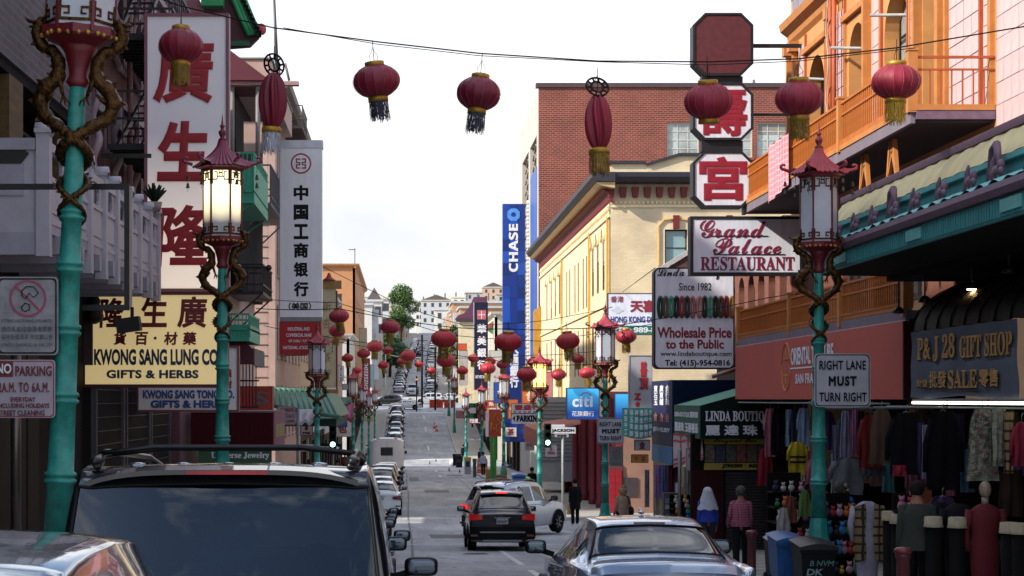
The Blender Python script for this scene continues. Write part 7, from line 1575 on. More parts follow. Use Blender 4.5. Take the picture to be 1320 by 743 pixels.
        for y in(ys,K['st'][3][0]+.1): m.add([(sd*(w0+.021),y,.34),(sd*(w0+.021),y+.012,.34),(sd*(w0*.985+.008),y+.012,zb-.08),(sd*(w0*.985+.008),y,zb-.08)],[(0,1,2,3)])
        part(T,'door_seam',m,M('#050505',.8))
    m=MB(); zp=hb-.22; m.box(-.16,.16,-.035,-.02,zp-.08,zp+.08); P_=part(T,'licence_plate',m,M('#9a9ca2',.5)); text(P_,'6KXA274','C',0,-.13,.13,zp-.045,zp+.03,M('#2c3a66',.5),bold=.03,d=-.04)
    m=MB(); m.box(-.22,.22,-.02,.01,zp+.085,zp+.11); part(T,'boot_handle',m,M('#7d8086',.3,.7))
    pr=K['st'][2][4] if kind!='sedan' else 1.36; yy=K['st'][K['rear'][1]][0]-.02
    m=MB(); m.box(-.16,.16,yy-.02,yy+.03,K['st'][K['rear'][1]][4]-.035,K['st'][K['rear'][1]][4]-.005); part(T,'brake_light',m,LAMP)
    m=MB(); yh=K['st'][-1][0]
    for sd in(1,-1): m.ell((sd*.62,yh-.16,.66),(.17,.1,.08),12,7)
    part(T,'headlight',m,M('#b9bcc2',.1,.2)); m=MB(); m.box(-.42,.42,yh-.06,yh+.0,.42,.6); part(T,'grille',m,TRIM)
    return T
C_SUV=make_car('suv'); C_SED=make_car('sedan'); C_VAN=make_car('van')
def gpitch(y,L): return math.atan2(G(y+L)-G(y),L)
def put(base,x,y,label,col=None,rz=0,scale=1,metal=.35,cat='car',name='parked_car',group=None,rails=False,rough=.28,extra=None,L=4.4):
    m={'body':paint(col,metal,rough)} if col else {}
    if col and base is not C_SUV: m['rear_bumper']=m['body']
    if extra:m.update(extra)
    o=dup(base,(x+drift(y),y,G(y)+.005),label=label,group=group,mats=m,scale=scale,name=name); o.rotation_euler=(gpitch(y,L) if abs(rz)<1 else 0,0,rz); o['category']=cat
    return o
def add_local(o,name,mb,mat):
    me=mb.mesh(name); me.materials.append(mat); p=bpy.data.objects.new(name,me); COL.objects.link(p); p.parent=o; return p
PG='cars parked along the left kerb'
# minivan directly ahead
mv=put(C_VAN,-1.05,10.0,'big dark minivan with roof rails directly ahead, its rear window reflecting the sky','#12161e',name='minivan',cat='minivan',scale=(1.09,1,.935),group=PG,rough=.2)
for c_ in list(mv.children):
    if c_.name.startswith('brake_light'): bpy.data.objects.remove(c_)
for s in(-1,1):
    m=MB(); m.tube([(s*.68,.35,1.99),(s*.69,.45,2.05),(s*.70,.8,2.10),(s*.70,2.6,2.10),(s*.68,3.1,2.04)],.022,6); r_=add_local(mv,'roof_rail',m,M('#1a1a1c',.35,.4))
    m=MB(); m.ell((s*.69,.42,2.03),(.036,.10,.04),12,8); m.ell((s*.69,2.9,2.02),(.04,.10,.04),10,6); add_local(mv,'rail_mount',m,M('#16171a',.35,.3))
for yy in (.55,.95): m=MB(); m.tube([(-.70,yy,2.085),(-.4,yy,2.125),(.4,yy,2.125),(.70,yy,2.085)],.018,6); add_local(mv,'cross_bar',m,M('#17171a',.35,.4))
for i in range(5):
    m=MB(); m.ell((-.5+i*.25,.62,2.01),(.05,.05,.02),12,6); add_local(mv,'rack_fastener',m,M('#8f949b',.2,.8))
m=MB(); m.grid(lambda u,v:((-1+2*u)*.72,.16+.18*v+.12*abs(-1+2*u)**3,1.975-.07*abs(-1+2*u)**4+.03*v),20,3); m.grid(lambda u,v:((-1+2*u)*.72,.16+.12*abs(-1+2*u)**3,1.945-.07*abs(-1+2*u)**4+.03*v),20,1); add_local(mv,'spoiler',m,paint('#12161e'))
m=MB(); m.grid(lambda u,v:(-.28+.60*u,.152+.03*abs(-1+2*u)**3,1.945+.024*v),8,1); add_local(mv,'high_brake_light',m,M('#6e0f1a',.25,na=.1))
m=MB(); m.bar((.15,.03,1.22),(-.35,.07,1.30),.02,.025); m.ell((.18,.03,1.22),(.04,.03,.04),10,6); add_local(mv,'wiper',m,TRIM)
# near left car, only its roof and rear pillar in view
nc=put(C_SED,-1.42,3.15,'nearest parked car at the bottom left corner, dark silver roof shining with sky','#6c7784',metal=.6,name='parked_car',group=PG,rough=.1,scale=(1.0,1,1.12))
put(C_SUV,-1.12,16.6,'brown parked car just ahead of the dark minivan','#3a2a22',metal=.5,group=PG)
put(C_SED,-1.06,22.0,'dark red parked car peeking out right of the brown one with its tail light','#4a1218',group=PG,name='parked_car')
for i,(y,c,k) in enumerate(((27.6,'#2a2c30',C_SUV),(33.2,'#6a6c70',C_SED),(38.8,'#1c2430',C_SED),(44.4,'#44464a',C_SUV),(50,'#8a8c90',C_SED))): put(k,-1.3,y,['black','grey','navy','charcoal','silver'][i]+' parked car hidden mostly behind the minivan in the near left row',c,group=PG)
put(C_SED,-1.0,77.2,'white parked sedan with red tail lights just past the intersection, left kerb','#b9bdc4',metal=.1,group=PG)
put(C_SED,-1.12,83.6,'pale grey parked car second past the intersection, left kerb','#9a9a98',group=PG)
put(C_SUV,-1.15,90,'black parked pickup-like car with roof bar third past the intersection','#15181c',group=PG)
# box truck / van
put(C_SUV,-1.1,97,'dark grey parked car just before the box truck, left','#3a3c42',group=PG); put(C_SED,-1.05,110,'beige parked car tucked behind the box truck corner, left','#8a8478',group=PG)
T=thing('box_truck','boxy white truck with rounded rear corners parked on the left past the intersection','truck',(-1.1,118,G(118))); g=G(118)
D=118; mb=MB(); 
def bxr(u,v): a=-1+2*u; return (-1.1+1.12*a,D+.35*abs(a)**6,g+.55+2.3*v-.22*max(0,v-.85)/.15*abs(a)**4)
mb.grid(bxr,24,14); 
for s in(-1,1): mb.grid(lambda u,v:(-1.1+s*1.12,D+.35+5.2*u,g+.55+2.08*v),4,4)
mb.grid(lambda u,v:(-1.1+1.12*(-1+2*u),D+.3+5.2*v,g+2.85-.22*abs(-1+2*u)**4),12,3); part(T,'body',mb,M('#ccced6',.5,ns=1,na=.08,dirt=.08))
for s in(-1,1): bx(T,'wheel',TYRE,-1.1+s*.95-.14,-1.1+s*.95+.14,D+.6,D+1.3,g,g+.7); bx(T,'tail_light',LAMP,-1.1+s*1.0-.08,-1.1+s*1.0+.08,D-.01+.02,D+.1,g+.75,g+.95)
bx(T,'rear_window',GLASSD[0],-1.5,-.7,D-.01,D+.02,g+1.75,g+2.3); bx(T,'bumper',TRIM,-2.15,-.05,D-.1,D+.2,g+.4,g+.6); bx(T,'door_seam',TRIM,-1.105,-1.095,D-.012,D+.02,g+.7,g+2.7)
for s in (-1,1): bx(T,'roof_lamp',M('#c9a070',.4),-1.1+s*.6-.1,-1.1+s*.6+.1,D+.1,D+.3,g+2.84,g+2.95)
# white panel van facing away with two rear windows
def panel_van(x,y,label,col='#bfc2c8'):
    g=G(y)+.01; T=thing('white_van',label,'van',(x,y,g)); b=MB()
    def f(u,v): a=-1+2*u; return (x+(1.0-.12*max(0,v-.45)/.55)*a,y+.25*abs(a)**6,g+.5+1.75*v-.12*abs(a)**6*max(0,v-.8)*5)
    b.grid(f,20,12)
    for s in(-1,1): b.grid(lambda u,v:(x+s*(1.0-.12*max(0,v-.45)/.55),y+.25+4.3*u,g+.5+1.65*v),4,8)
    b.grid(lambda u,v:(x+.88*(-1+2*u),y+.2+4.3*v,g+2.25-.12*abs(-1+2*u)**6),10,3); part(T,'body',b,M(col,.4,ns=1,na=.05,dirt=.06))
    for s in(-1,1): bx(T,'rear_window',GLASSD[0],x+s*.42-.33,x+s*.42+.33,y-.012,y+.02,g+1.38,g+1.95); bx(T,'tail_light',LAMP,x+s*.93-.06,x+s*.93+.06,y+.02,y+.12,g+.85,g+1.15); bx(T,'wheel',TYRE,x+s*.85-.12,x+s*.85+.12,y+.5,y+1.15,g,g+.65); bx(T,'mirror',TRIM,x+s*1.2-.1,x+s*1.2+.1,y+3.6,y+3.7,g+1.4,g+1.65)
    bx(T,'bumper',TRIM,x-.98,x+.98,y-.08,y+.2,g+.38,g+.55); bx(T,'licence_plate',M('#3a3c44',.5),x-.1,x+.22,y-.013,y+.02,g+1.0,g+1.18); bx(T,'door_seam',TRIM,x-.008,x+.008,y-.011,y+.01,g+.6,g+2.2); return T
panel_van(-1.0,150,'white panel van with two square rear windows, parked left before the far crossing')
put(C_SUV,-1.0,183.5,'dark parked hatchback behind the white van, left','#1a1d22',group=PG)
put(C_SED,-1.0,191.5,'grey parked sedan wedged behind the dark hatchback, left','#5c6066',group=PG); put(C_SED,-.9,217.5,'dark blue parked sedan among the last cars of the left row','#1f2c44',group=PG); put(C_SED,-.9,233,'white parked sedan, second to last before the wide crossing','#b4b6ba',group=PG); put(C_SUV,-.9,240.5,'maroon parked car nearest the wide crossing, left row','#3f151c',group=PG)
put(C_SUV,-.95,200,'white parked car farther behind the dark hatchback, left','#b9bcc2',group=PG)
put(C_SED,-.95,209,'silver parked car in front of the dark blue one, left row','#9ca0a6',group=PG); put(C_SUV,-.9,226,'black parked car behind the dark blue sedan, left row','#16181c',group=PG)
# moving cars
sv=put(C_SUV,2.73,49.2,'dark compact suv driving away with glowing red tail lights','#1b1f29',name='dark_suv',cat='suv',extra={'tail_light':M_em('#8c1414',.22,'tail'),'brake_light':M_em('#ff3020',.8,'brake')})
m=MB(); 
for s in(-1,1): m.tube([(s*.58,.5,1.66),(s*.59,.6,1.72),(s*.60,2.2,1.78),(s*.58,2.5,1.72)],.02,6)
add_local(sv,'roof_rail',m,M('#777b80',.3,.7)); m=MB(); m.grid(lambda u,v:((-1+2*u)*.6,.26+.12*v,1.665-.03*abs(-1+2*u)**2+.0*v),10,2); add_local(sv,'spoiler',m,paint('#1b1f29')); m=MB(); m.box(-.62,.62,-.09,-.052,.5,.54); add_local(sv,'bumper_strip',m,M('#7d8086',.4,.5))
hv=put(C_SUV,2.66,60.2,'silver suv turning right across the intersection behind the dark one','#a2a6ae',rz=R(-34),name='silver_suv',cat='suv',scale=(1,1.02,1.08),extra={'tail_light':M_em('#c02a20',.6,'tail')}); hv.rotation_euler=(0,0,R(-34)); hv.location.z=G(60.2)+.02
m=MB(); 
for s in(-1,1): m.tube([(s*.58,.5,1.64),(s*.59,.6,1.70),(s*.60,2.2,1.75),(s*.58,2.5,1.70)],.022,6)
add_local(hv,'roof_rail',m,M('#55585c',.3,.6))
bm=put(C_SED,2.58,17.2,'dark blue-grey sedan at the bottom with round badge and sky in its rear window','#8090a6',name='grey_sedan',cat='car',metal=.5,rough=.22,scale=(1.02,1.05,1.0))
m=MB(); m.ell((0,2.0,1.475),(.03,.12,.02),10,6); m.prism([(-.012,1.92,1.47),(-.012,2.08,1.47),(-.012,2.10,1.53)],(.024,0,0)); add_local(bm,'shark_fin_antenna',m,paint('#6b7a90'))
m=MB(); m.lathe([(0,-.01),(.045,-.008),(.048,0)],20,(0,.06,.955),rot=Matrix.Rotation(R(75),3,'X')); e=add_local(bm,'badge',m,M('#b9bdc4',.2,.6)); 
m=MB(); m.lathe([(.028,-.013),(.044,-.012)],20,(0,.06,.955),rot=Matrix.Rotation(R(75),3,'X'),caps=False); e2=add_local(bm,'badge_ring',m,M('#10131a',.3))
# crossing and far cars
w1=put(C_SED,2.5,256.5,'white sedan crossing the far intersection sideways, facing left','#c9ccd2',rz=R(90),metal=.05,name='white_sedan'); w1.location=(2.6,256.5,G(256.5))
for (x,y,base,c,rz,l) in ((1.2,271,C_SED,'#b9bcc2',86,'white car facing left behind the crossing white sedan'),(-.2,266,C_SUV,'#1a1c20',80,'black car facing left between the two white ones'),(6.2,272,C_SUV,'#b4b6ba',84,'white suv at the right of the far intersection behind the orange barrier'),(9.5,276,C_SED,'#a9abaf',80,'silver car behind the dark pole at the far intersection'),
 (1.5,296,C_SUV,'#9a9c9a',176,'silver suv coming down the hill street towards the camera')):
    o=put(base,x,y,l,c,rz=R(rz),metal=.1,name='car'); o.location=(x+(drift(y) if y>285 else 0),y,G(y)+.01)
FG='cars on the hill street'
cl=['white','silver','black','dark grey','blue-grey','pale grey','navy','dark red']; cc=['#b9bcc2','#8c9096','#15171a','#303338','#5c6c7c','#9fa1a2','#182338','#4a161a']
rg=random.Random(21); i=0
pos=['lowest','second lowest','third','fourth','fifth','sixth','seventh','eighth','ninth','tenth','eleventh','twelfth','thirteenth','fourteenth','fifteenth','sixteenth','seventeenth','eighteenth','nineteenth','twentieth']+['twenty-'+q for q in('first','second','third','fourth','fifth','sixth','seventh','eighth','ninth')]+['thirtieth']+['thirty-'+q for q in('first','second','third','fourth','fifth','sixth','seventh','eighth','ninth')]
for side,x in (('left',-1.05),('right',4.5)):
    y=292 if side=='right' else 300; k=0
    while y<560:
        ci=rg.randrange(8); b=rg.choice((C_SED,C_SUV)); 
        if side=='left' and k==0: ci=0;b=C_SED
        put(b,x+rg.uniform(-.25,.25),y,f"{cl[ci]} parked car, {pos[k]} in the {side} row up the hill street",cc[ci],rz=0 if side=='left' else PI if rg.random()<.3 else 0,name='parked_car',group=FG); k+=1; y+=rg.uniform(6.0,8.0)
put(C_VAN,-1.0,372,'large blue-grey van standing in the left row of the hill street','#8695a3',name='van',cat='van')
put(C_SED,1.6,420,'white car driving half way up the hill street','#b9bcc2'); put(C_SUV,1.3,470,'dark car driving high up the hill street','#1b1d22'); put(C_SED,1.4,520,'white car driving near the top of the hill street','#b9bcc2')
for o in (C_SUV,C_SED,C_VAN): kill(o)
# ================= PEOPLE
SKIN=M('#8a5c48',.55,na=.08,dirt=.03)
def person(label,x,y,h=1.68,facing=0,coat='#333',coatlen=.5,trous='#1a1b20',hair='#2a2018',hat=None,bag=None,stride=.12,headscarf=None,arm=(8,8),elbow=(12,12),shoe='#1a1a1a',pattern=None,hairlen=0,wide=1.0,turn=0,z=None,build=True):
    """figure facing +y before rotation; body is one skinned surface, clothes are shells over it"""
    zg=(G(y)+.13 if (x>KR or x<KL) else G(y)) if z is None else z
    T=thing('person',label,'person',(0,0,0)); k=h/1.70
    hip=V((0,0,.90*k)); pel=V((0,0,.96*k)); ch=V((0,-.01,1.25*k)); nk=V((0,.0,1.43*k)); hd=V((0,.02,1.58*k))
    legs=[];arms=[]
    for s in(-1,1):
        st=stride*s; legs.append([V((s*.09*wide,0,.90*k)),V((s*.10,st*.6+.03,.49*k)),V((s*.10,st,.085*k)),V((s*.105,st+.15,.035))])
        a=R(arm[0 if s<0 else 1]); e=R(elbow[0 if s<0 else 1]); sh=V((s*.155*wide,0,1.385*k)); el=sh+V((s*math.sin(a)*.28,-.02,-math.cos(a)*.29))*k; wr=el+V((s*math.sin(a*.4)*.1,math.sin(e)*.25,-math.cos(e)*.25))*k; arms.append([sh,el,wr])
    # skinned body
    vs=[];es=[];rr=[]
    def ad_(p,r,par=None):
        vs.append(tuple(p)); rr.append(r)
        if par is not None: es.append((par,len(vs)-1))
        return len(vs)-1
    P=ad_(pel,.13); c=ad_(ch,.14,P); n=ad_(nk,.06,c); hb=ad_(hd+V((0,0,-.03)),.082,n); ht=ad_(hd+V((0,-.01,.06)),.078,hb)
    nb=ad_(hd+V((0,.075,-.035)),.018,hb)
    for l in legs:
        a=ad_(l[0],.085,P); b=ad_(l[1],.058,a); d=ad_(l[2],.042,b); ad_(l[3],.032,d)
    for i,l in enumerate(arms):
        s=-1 if i==0 else 1; a=ad_(l[0],.06,c); b=ad_(l[1],.042,a); w_=ad_(l[2],.028,b); d=(l[2]-l[1]).normalized(); palm=ad_(l[2]+d*.07,.03,w_)
        for q in range(4): f1=ad_(l[2]+d*(.12+.01*(q in(1,2)))+V((0,.03-.02*q,0)),.0095,palm); ad_(l[2]+d*(.165+.012*(q in(1,2)))+V((-s*.015,.032-.02*q,0)),.008,f1)
        t1=ad_(l[2]+d*.08+V((-s*.01,.045,0)),.011,palm); ad_(l[2]+d*.12+V((-s*.02,.05,0)),.009,t1)
    me=bpy.data.meshes.new('body'); me.from_pydata(vs,es,[]); o=bpy.data.objects.new('body',me); COL.objects.link(o); o.parent=T
    m=o.modifiers.new('skin','SKIN'); m.use_smooth_shade=True
    if not me.skin_vertices: 
        bm_=bmesh.new(); bm_.from_mesh(me); bm_.verts.layers.skin.verify(); bm_.to_mesh(me); bm_.free()
    for i,r in enumerate(rr): me.skin_vertices[0].data[i].radius=(r,r)
    me.skin_vertices[0].data[0].use_root=True
    sb=o.modifiers.new('sub','SUBSURF'); sb.levels=1; sb.render_levels=1; me.materials.append(SKIN)
    # clothes
    cm=pattern or M(coat,.85,ns=6,na=.2,bump=.7,bs=9); mb=MB(); bot=(1.0-coatlen+.35)*k if coatlen>.35 else .98*k
    bot=max(.45*k,(.98-(coatlen-.35))*k) if coatlen>.35 else .95*k
    rings=[(bot,.205*wide,.155,0),(bot+.12*k,.195*wide,.15,0),(.98*k,.185*wide,.142,0),(1.08*k,.178*wide,.138,-.005),(1.22*k,.178*wide,.14,-.01),(1.34*k,.178*wide,.125,-.01),(1.405*k,.145*wide,.095,-.005),(1.44*k,.08,.075,.0),(1.47*k,.062,.065,.005)]
    rings=[r for i,r in enumerate(rings) if i==0 or r[0]>rings[i-1][0]-.001]
    nn=20; V_=[]
    for i,(z_,a,b,oy) in enumerate(rings):
        for q in range(nn): t=2*PI*q/nn; f=1+.035*math.sin(4*t+i*1.7)+.02*math.sin(7*t-i*2.3)+.012*math.sin(11*t); V_.append((a*f*math.cos(t),oy+b*f*math.sin(t),z_))
    mb.add(V_,[(i*nn+q,i*nn+(q+1)%nn,(i+1)*nn+(q+1)%nn,(i+1)*nn+q) for i in range(len(rings)-1) for q in range(nn)],True)
    for l in arms:
        sh,el,wr=l; mb.tube([sh+V((0,0,.0))-V(((.05 if sh.x>0 else -.05),0,-.0)),sh,sh.lerp(el,.5),el,el.lerp(wr,.5),wr],[.06,.064,.057,.051,.046,.042],10)
    part(T,'jacket',mb,cm)
    mb=MB(); tm_=M(trous,.85,ns=8,na=.15,bump=.2,bs=20)
    for l in legs: mb.tube([l[0]+V((0,0,.09*k)),l[0],l[0].lerp(l[1],.5),l[1],l[1].lerp(l[2],.5),l[2]+V((0,0,-.02))],[.10,.105,.085,.07,.066,.062],12)
    part(T,'trousers',mb,tm_)
    for l in legs: mb=MB(); mb.ell(l[2]+V((0,.06,-.045)),(.048,.13,.042),12,7); part(T,'shoe',mb,M(shoe,.6))
    hm=M(hair,.85,ns=24,na=.45,dirt=.3,bump=.6,bs=60); mb=MB()
    if not headscarf:
        mb.ell(hd+V((0,-.018,.055)),(.10,.115,.105),22,14,fn=lambda t,a:1+.06*math.sin(9*t+3*a)*math.sin(7*a+t)); 
        if hairlen: mb.ell(hd+V((0,-.045,-.03)),(.095,.075,.10+hairlen),14,8)
        part(T,'hair',mb,hm)
    for s in(-1,1): mb=MB(); mb.ell(hd+V((s*.083,.0,-.01)),(.014,.024,.034),8,6); part(T,'ear',mb,SKIN)
    fc=MB(); 
    for s in(-1,1): fc.ell(hd+V((s*.03,.078,.0)),(.013,.008,.007),8,5)
    part(T,'eyes',fc,M('#1a1412',.3)); fc=MB(); fc.ell(hd+V((0,.076,-.062)),(.024,.008,.007),8,5); part(T,'mouth',fc,M('#6a3a34',.5))
    if hat=='cap': mb=MB(); mb.ell(hd+V((0,-.005,.07)),(.102,.115,.075),16,8); mb.grid(lambda u,v:(.085*(-1+2*u)*(1-.25*v),.07+.13*v-.05*(2*u-1)**2*v+0,hd.z+.055-.03*v),8,4); part(T,'cap',mb,M('#b9a99a',.7))
    if hat=='hood': mb=MB(); mb.ell(hd+V((0,-.02,.0)),(.12,.13,.15),16,9); part(T,'fur_hood',mb,M('#a9896a',.9,ns=30,na=.35,bump=.6,bs=60))
    if headscarf:
        mb=MB(); mb.ell(hd+V((0,-.02,.03)),(.11,.125,.125),16,9); 
        mb.grid(lambda u,v:((.10+.14*v)*math.sin((u-.5)*3.3),-(.10+.05*v)*math.cos((u-.5)*3.3)-.01,hd.z+.08-.42*v+.015*math.sin(u*22)*v),16,8); part(T,'headscarf',mb,M(headscarf,.75,ns=8,na=.1,bump=.3))
    if bag=='shoulder': mb=MB(); mb.ell((.22,-.06,.98*k),(.075,.15,.15),12,8); mb.tube([(.20,-.02,1.1*k),(.12,-.12,1.4*k),(-.05,.06,1.46*k)],.014,5); part(T,'shoulder_bag',mb,M('#1d1c22',.5))
    if bag=='paper': mb=MB(); w_=arms[0][2]; mb.add([(w_.x-.1,w_.y-.07,w_.z-.47),(w_.x+.1,w_.y-.07,w_.z-.47),(w_.x+.1,w_.y+.07,w_.z-.47),(w_.x-.1,w_.y+.07,w_.z-.47),(w_.x-.08,w_.y-.04,w_.z-.13),(w_.x+.09,w_.y-.04,w_.z-.12),(w_.x+.09,w_.y+.04,w_.z-.12),(w_.x-.08,w_.y+.04,w_.z-.13)],[(0,3,2,1),(0,1,5,4),(1,2,6,5),(2,3,7,6),(3,0,4,7)]); mb.tube([(w_.x-.05,w_.y,w_.z-.14),(w_.x-.02,w_.y,w_.z-.06),(w_.x+.03,w_.y,w_.z-.06),(w_.x+.05,w_.y,w_.z-.14)],.007,5); part(T,'paper_bag',mb,M('#b08a62',.8))
    T.location=(x,y,zg); T.rotation_euler=(0,0,R(facing)); return T
if 1:
    person('grey-haired woman in a quilted pink jacket and dark trousers walking away',6.62,35.0,1.62,-4,coat='#a85a72',coatlen=.42,trous='#15161c',hair='#4a4644',pattern=M_brick('#a4586f','#74384c',.05,.05,.006,.08,.85,0,.5),elbow=(55,30),arm=(14,6))
    person('woman with long white headscarf over a blue top, seen from behind by the boutique',6.65,39.0,1.6,6,coat='#1f3a9c',trous='#2a2a33',headscarf='#b9bcc8',coatlen=.4)
    person('woman in a beige hooded coat with fur hood and dark shoulder bag near the corner',6.15,50.0,1.66,14,coat='#9a7f6c',coatlen=.75,hat='hood',hair='#8a6a4c',bag='shoulder',elbow=(40,30))
    person('person in a long black coat carrying a paper bag, crossing at the far corner',6.45,67.0,1.72,2,coat='#0d0e12',coatlen=.72,trous='#0b0b0e',hair='#17130f',bag='paper',shoe='#a9a9ac',stride=.14)
    person('man in a pale baseball cap and black jacket, standing behind the near right pole',7.25,29.6,1.7,-62,coat='#15161a',coatlen=.45,hair='#55504c',hat='cap')
    person('grey-haired man in a dark green jacket seen from behind among the stalls',6.62,23.0,1.68,-8,coat='#2a3029',coatlen=.5,trous='#101114',hair='#221c18',wide=1.12)
    for (x,y,c,t,l,f) in ((6.2,86,'#111318','#0f1014','dark figure walking by the stacked cartons on the right pavement',0),(5.95,133,'#8f9fb8','#12131a','person in a pale blue shirt next to the yellow topped bin',10),(6.9,137,'#1a1b20','#15161a','person in black with light cap behind the yellow topped bin',0),(5.9,176,'#14151a','#101014','lone dark figure walking near the far right kerb',5),(6.6,188,'#2a2c34','#15161a','dark figure on the far right pavement beside a lamp',0),(6.9,160,'#1d1e26','#101014','dark figure under the far shop signs, right',-10),(-3.6,176,'#3a3c44','#15161a','far pedestrian on the left pavement beside the white van',0),(-4.2,128,'#5a2a30','#15161a','pedestrian in dark red on the left pavement',20),(-4.3,98,'#33363e','#101014','pedestrian in grey on the left pavement beyond the one way arrow',180),(-3.7,100,'#15161a','#101014','pedestrian in black on the left pavement beyond the one way arrow',170)):
        person(l,x,y,1.7,f,coat=c,trous=t,coatlen=.45)
# ================= stalls and hanging goods on the right
def garment(kind,px,py,wpx,hpx,D,col,label,col2=None,ang=0,mat=None):
    x=X(px,D); zt=Z(py,D); w_=wpx*D/F; h=hpx*D/F; T=thing('hanging_'+kind,label,'clothing',(x,D,zt)); col='#%02x%02x%02x'%tuple(int(int(col[q:q+2],16)*(.8 if px>1060 else .9)) for q in(1,3,5)); mt=mat or M(col,.85,ns=5,na=.22,bump=.35,bs=9); mb=MB(); c_,s_=math.cos(R(ang)),math.sin(R(ang)); rg=random.Random(int(px*7+py))
    ph=rg.uniform(0,6)
    def pt(u,v,hw,side): # u -1..1
        xx=u*hw; yy=side*(.05+.02*math.cos(u*7+ph)+.015*math.sin(v*5+u*3))*(1-.3*abs(u)); return (x+xx*c_-yy*s_,D+xx*s_+yy*c_,zt-v*h)
    prof={'shirt':lambda v:.5 if v>.3 else .30+.28*(v/.3)**.6,'dress':lambda v:.34+.16*v if v>.12 else .22+.14*v/.12,'scarf':lambda v:.5,'jacket':lambda v:.5 if v>.15 else .28+.22*(v/.15)**.6,'trousers':lambda v:.42,'bag':lambda v:.25+.25*min(1,v*2)}[kind]
    for side in(-1,1):
        mb.grid(lambda a,b:pt(-1+2*b,a,w_*prof(a)*(1+.04*math.sin(a*9+ph)),side),12,12)
    if kind in('shirt','jacket'):
        for s in(-1,1):
            e=.62 if kind=='shirt' else .9
            mb.tube([pt(s,.1,w_*.36,0),pt(s,.1+.35*e,w_*.56,0),pt(s,.1+.75*e,w_*.6,0)],[w_*.11,w_*.10,w_*.075],8)
    part(T,'fabric',mb,mt)
    if kind!='scarf':
        m=MB(); m.tube([pt(-1,.06,w_*.3,0),pt(0,-.02,w_*.3,0),pt(1,.06,w_*.3,0)],.008,5); m.tube([pt(0,-.02,.1,0),(x,D,zt+.09),(x+.02,D,zt+.12)],.006,5); part(T,'hanger',m,M('#777777',.4,.5))
    if col2:
        m=MB(); 
        for v in (.42,.58): m.grid(lambda a,b:tuple(V(pt(-1+2*b,v+.07*a,w_*prof(v)*.98,-1))+V((0,-.012,0))),2,10)
        part(T,'stripe',m,M(col2,.8))
    return T
# rails
def rail_(label,pts,r=.02): mb=MB(); mb.tube(pts,r,6); return solo('clothes_rail',label,'rail',mb,STL)
rail_('long clothes rail under the salmon fascia',[(8.45,45,-.08),(8.45,31,-.08)]); rail_('clothes rail under the cloth sign',[(8.0,29.5,-.12),(8.0,22,-.12)]); rail_('cross rail of the near gift shop',[(6.9,26.2,-.12),(9.4,26.2,-.12)]); rail_('cross rail by the near pole',[(7.0,30.0,-.15),(9.2,30.0,-.15)])
FLO=M('#8a8a78',.8,ns=14,na=.5,dirt=.4)
def plaid():
    m=M_brick('#8c7350','#2a2018',.13,.13,.018,.2,.85,0,.2); return m
G_=[('shirt',993,527,13,62,42,'#a85a6a','pink blouse first on the rail at the left'),('shirt',1003,527,16,60,41.5,'#131418','black shirt with yellow mark next to the pink blouse'),('scarf',1017,528,8,48,40.5,'#7c9ab8','pale blue scarf between black clothes left of the pole'),('shirt',1025,530,14,55,40,'#26263a','navy shirt left of the near right pole'),('shirt',1036,526,14,50,39,'#8aa0c0','light blue striped shirt left of the near right pole'),('shirt',1028,570,22,42,36,'#b8a018','yellow shirt with dark stripes hanging low left of the pole','#2a2412'),
('dress',1090,530,14,60,31,'#9a94b4','lilac garment just right of the near right pole'),('scarf',1102,528,8,58,30.5,'#b06a96','magenta pink scarf right of the lilac garment'),('scarf',1078,548,8,60,32,'#6a6a80','grey scarf behind the near right pole'),('shirt',1093,592,38,46,30,'#7c8088','grey printed T-shirt hanging below the lilac garment'),('scarf',1110,530,8,50,29.5,'#1a1a20','black scarf beside the magenta one'),('jacket',1122,535,28,68,28.5,'#8e1c1c','bright red jacket behind the brown fringe top'),('dress',1136,528,34,70,27.5,'#5a4230','brown fringed shawl top hanging by the wooden pier'),('scarf',1128,600,26,14,28.6,'#4a4a52','grey cloth under the red jacket'),
('jacket',1168,532,40,80,26,'#101014','black jacket with red flower right of the wooden pier'),('scarf',1187,545,9,66,25.6,'#3a2a5a','dark violet scarf next to the black jacket'),('scarf',1194,548,9,70,25.4,'#8a8ea0','pale grey scarf next to the violet one'),('scarf',1199,556,8,72,25.2,'#2f5c8c','blue scarf next to the grey one'),('jacket',1216,530,40,102,24.8,'#0b0b0e','large black hooded sweater under the tube lights'),('dress',1266,528,40,92,23.6,'#8a8a78','floral summer dress with palm leaves hanging under the tube lights'),('scarf',1287,527,17,74,23.3,'#8c7350','tan plaid scarf right of the floral dress'),('scarf',1301,530,12,80,23.1,'#1c1c22','dark patterned scarf right of the tan plaid one'),('jacket',1317,545,26,56,22.8,'#9a1838','glossy crimson quilted jacket at the right edge'),('scarf',1303,606,30,60,23.4,'#3a2c20','long dark brown scarf low at the right edge'),
('scarf',848,600,9,42,52,'#8a6a98','lilac scarf under the navy awning'),('scarf',856,600,8,45,51.8,'#54558c','blue-violet scarf under the navy awning'),('scarf',865,600,9,42,51.5,'#5a1420','wine red scarf under the navy awning'),('scarf',874,602,8,40,51.2,'#6a1c2c','dark red scarf next to the wine one'),('scarf',846,626,7,46,52.1,'#a9a090','cream scarf hanging low below the lilac one'),('scarf',861,630,6,40,52,'#a09c8c','pale scarf hanging low below the wine red one'),('scarf',886,602,8,36,48,'#a0988c','cream cloth beside the thin grey post'),('scarf',834,606,6,48,53,'#7c8490','grey cloth at the left edge of the scarf stall'),
('jacket',1215,640,28,36,24.2,'#3a2250','purple black jersey below the big black sweater'),('scarf',1160,600,16,14,25.8,'#a01c34','crimson cloth peeking under the black jacket')]
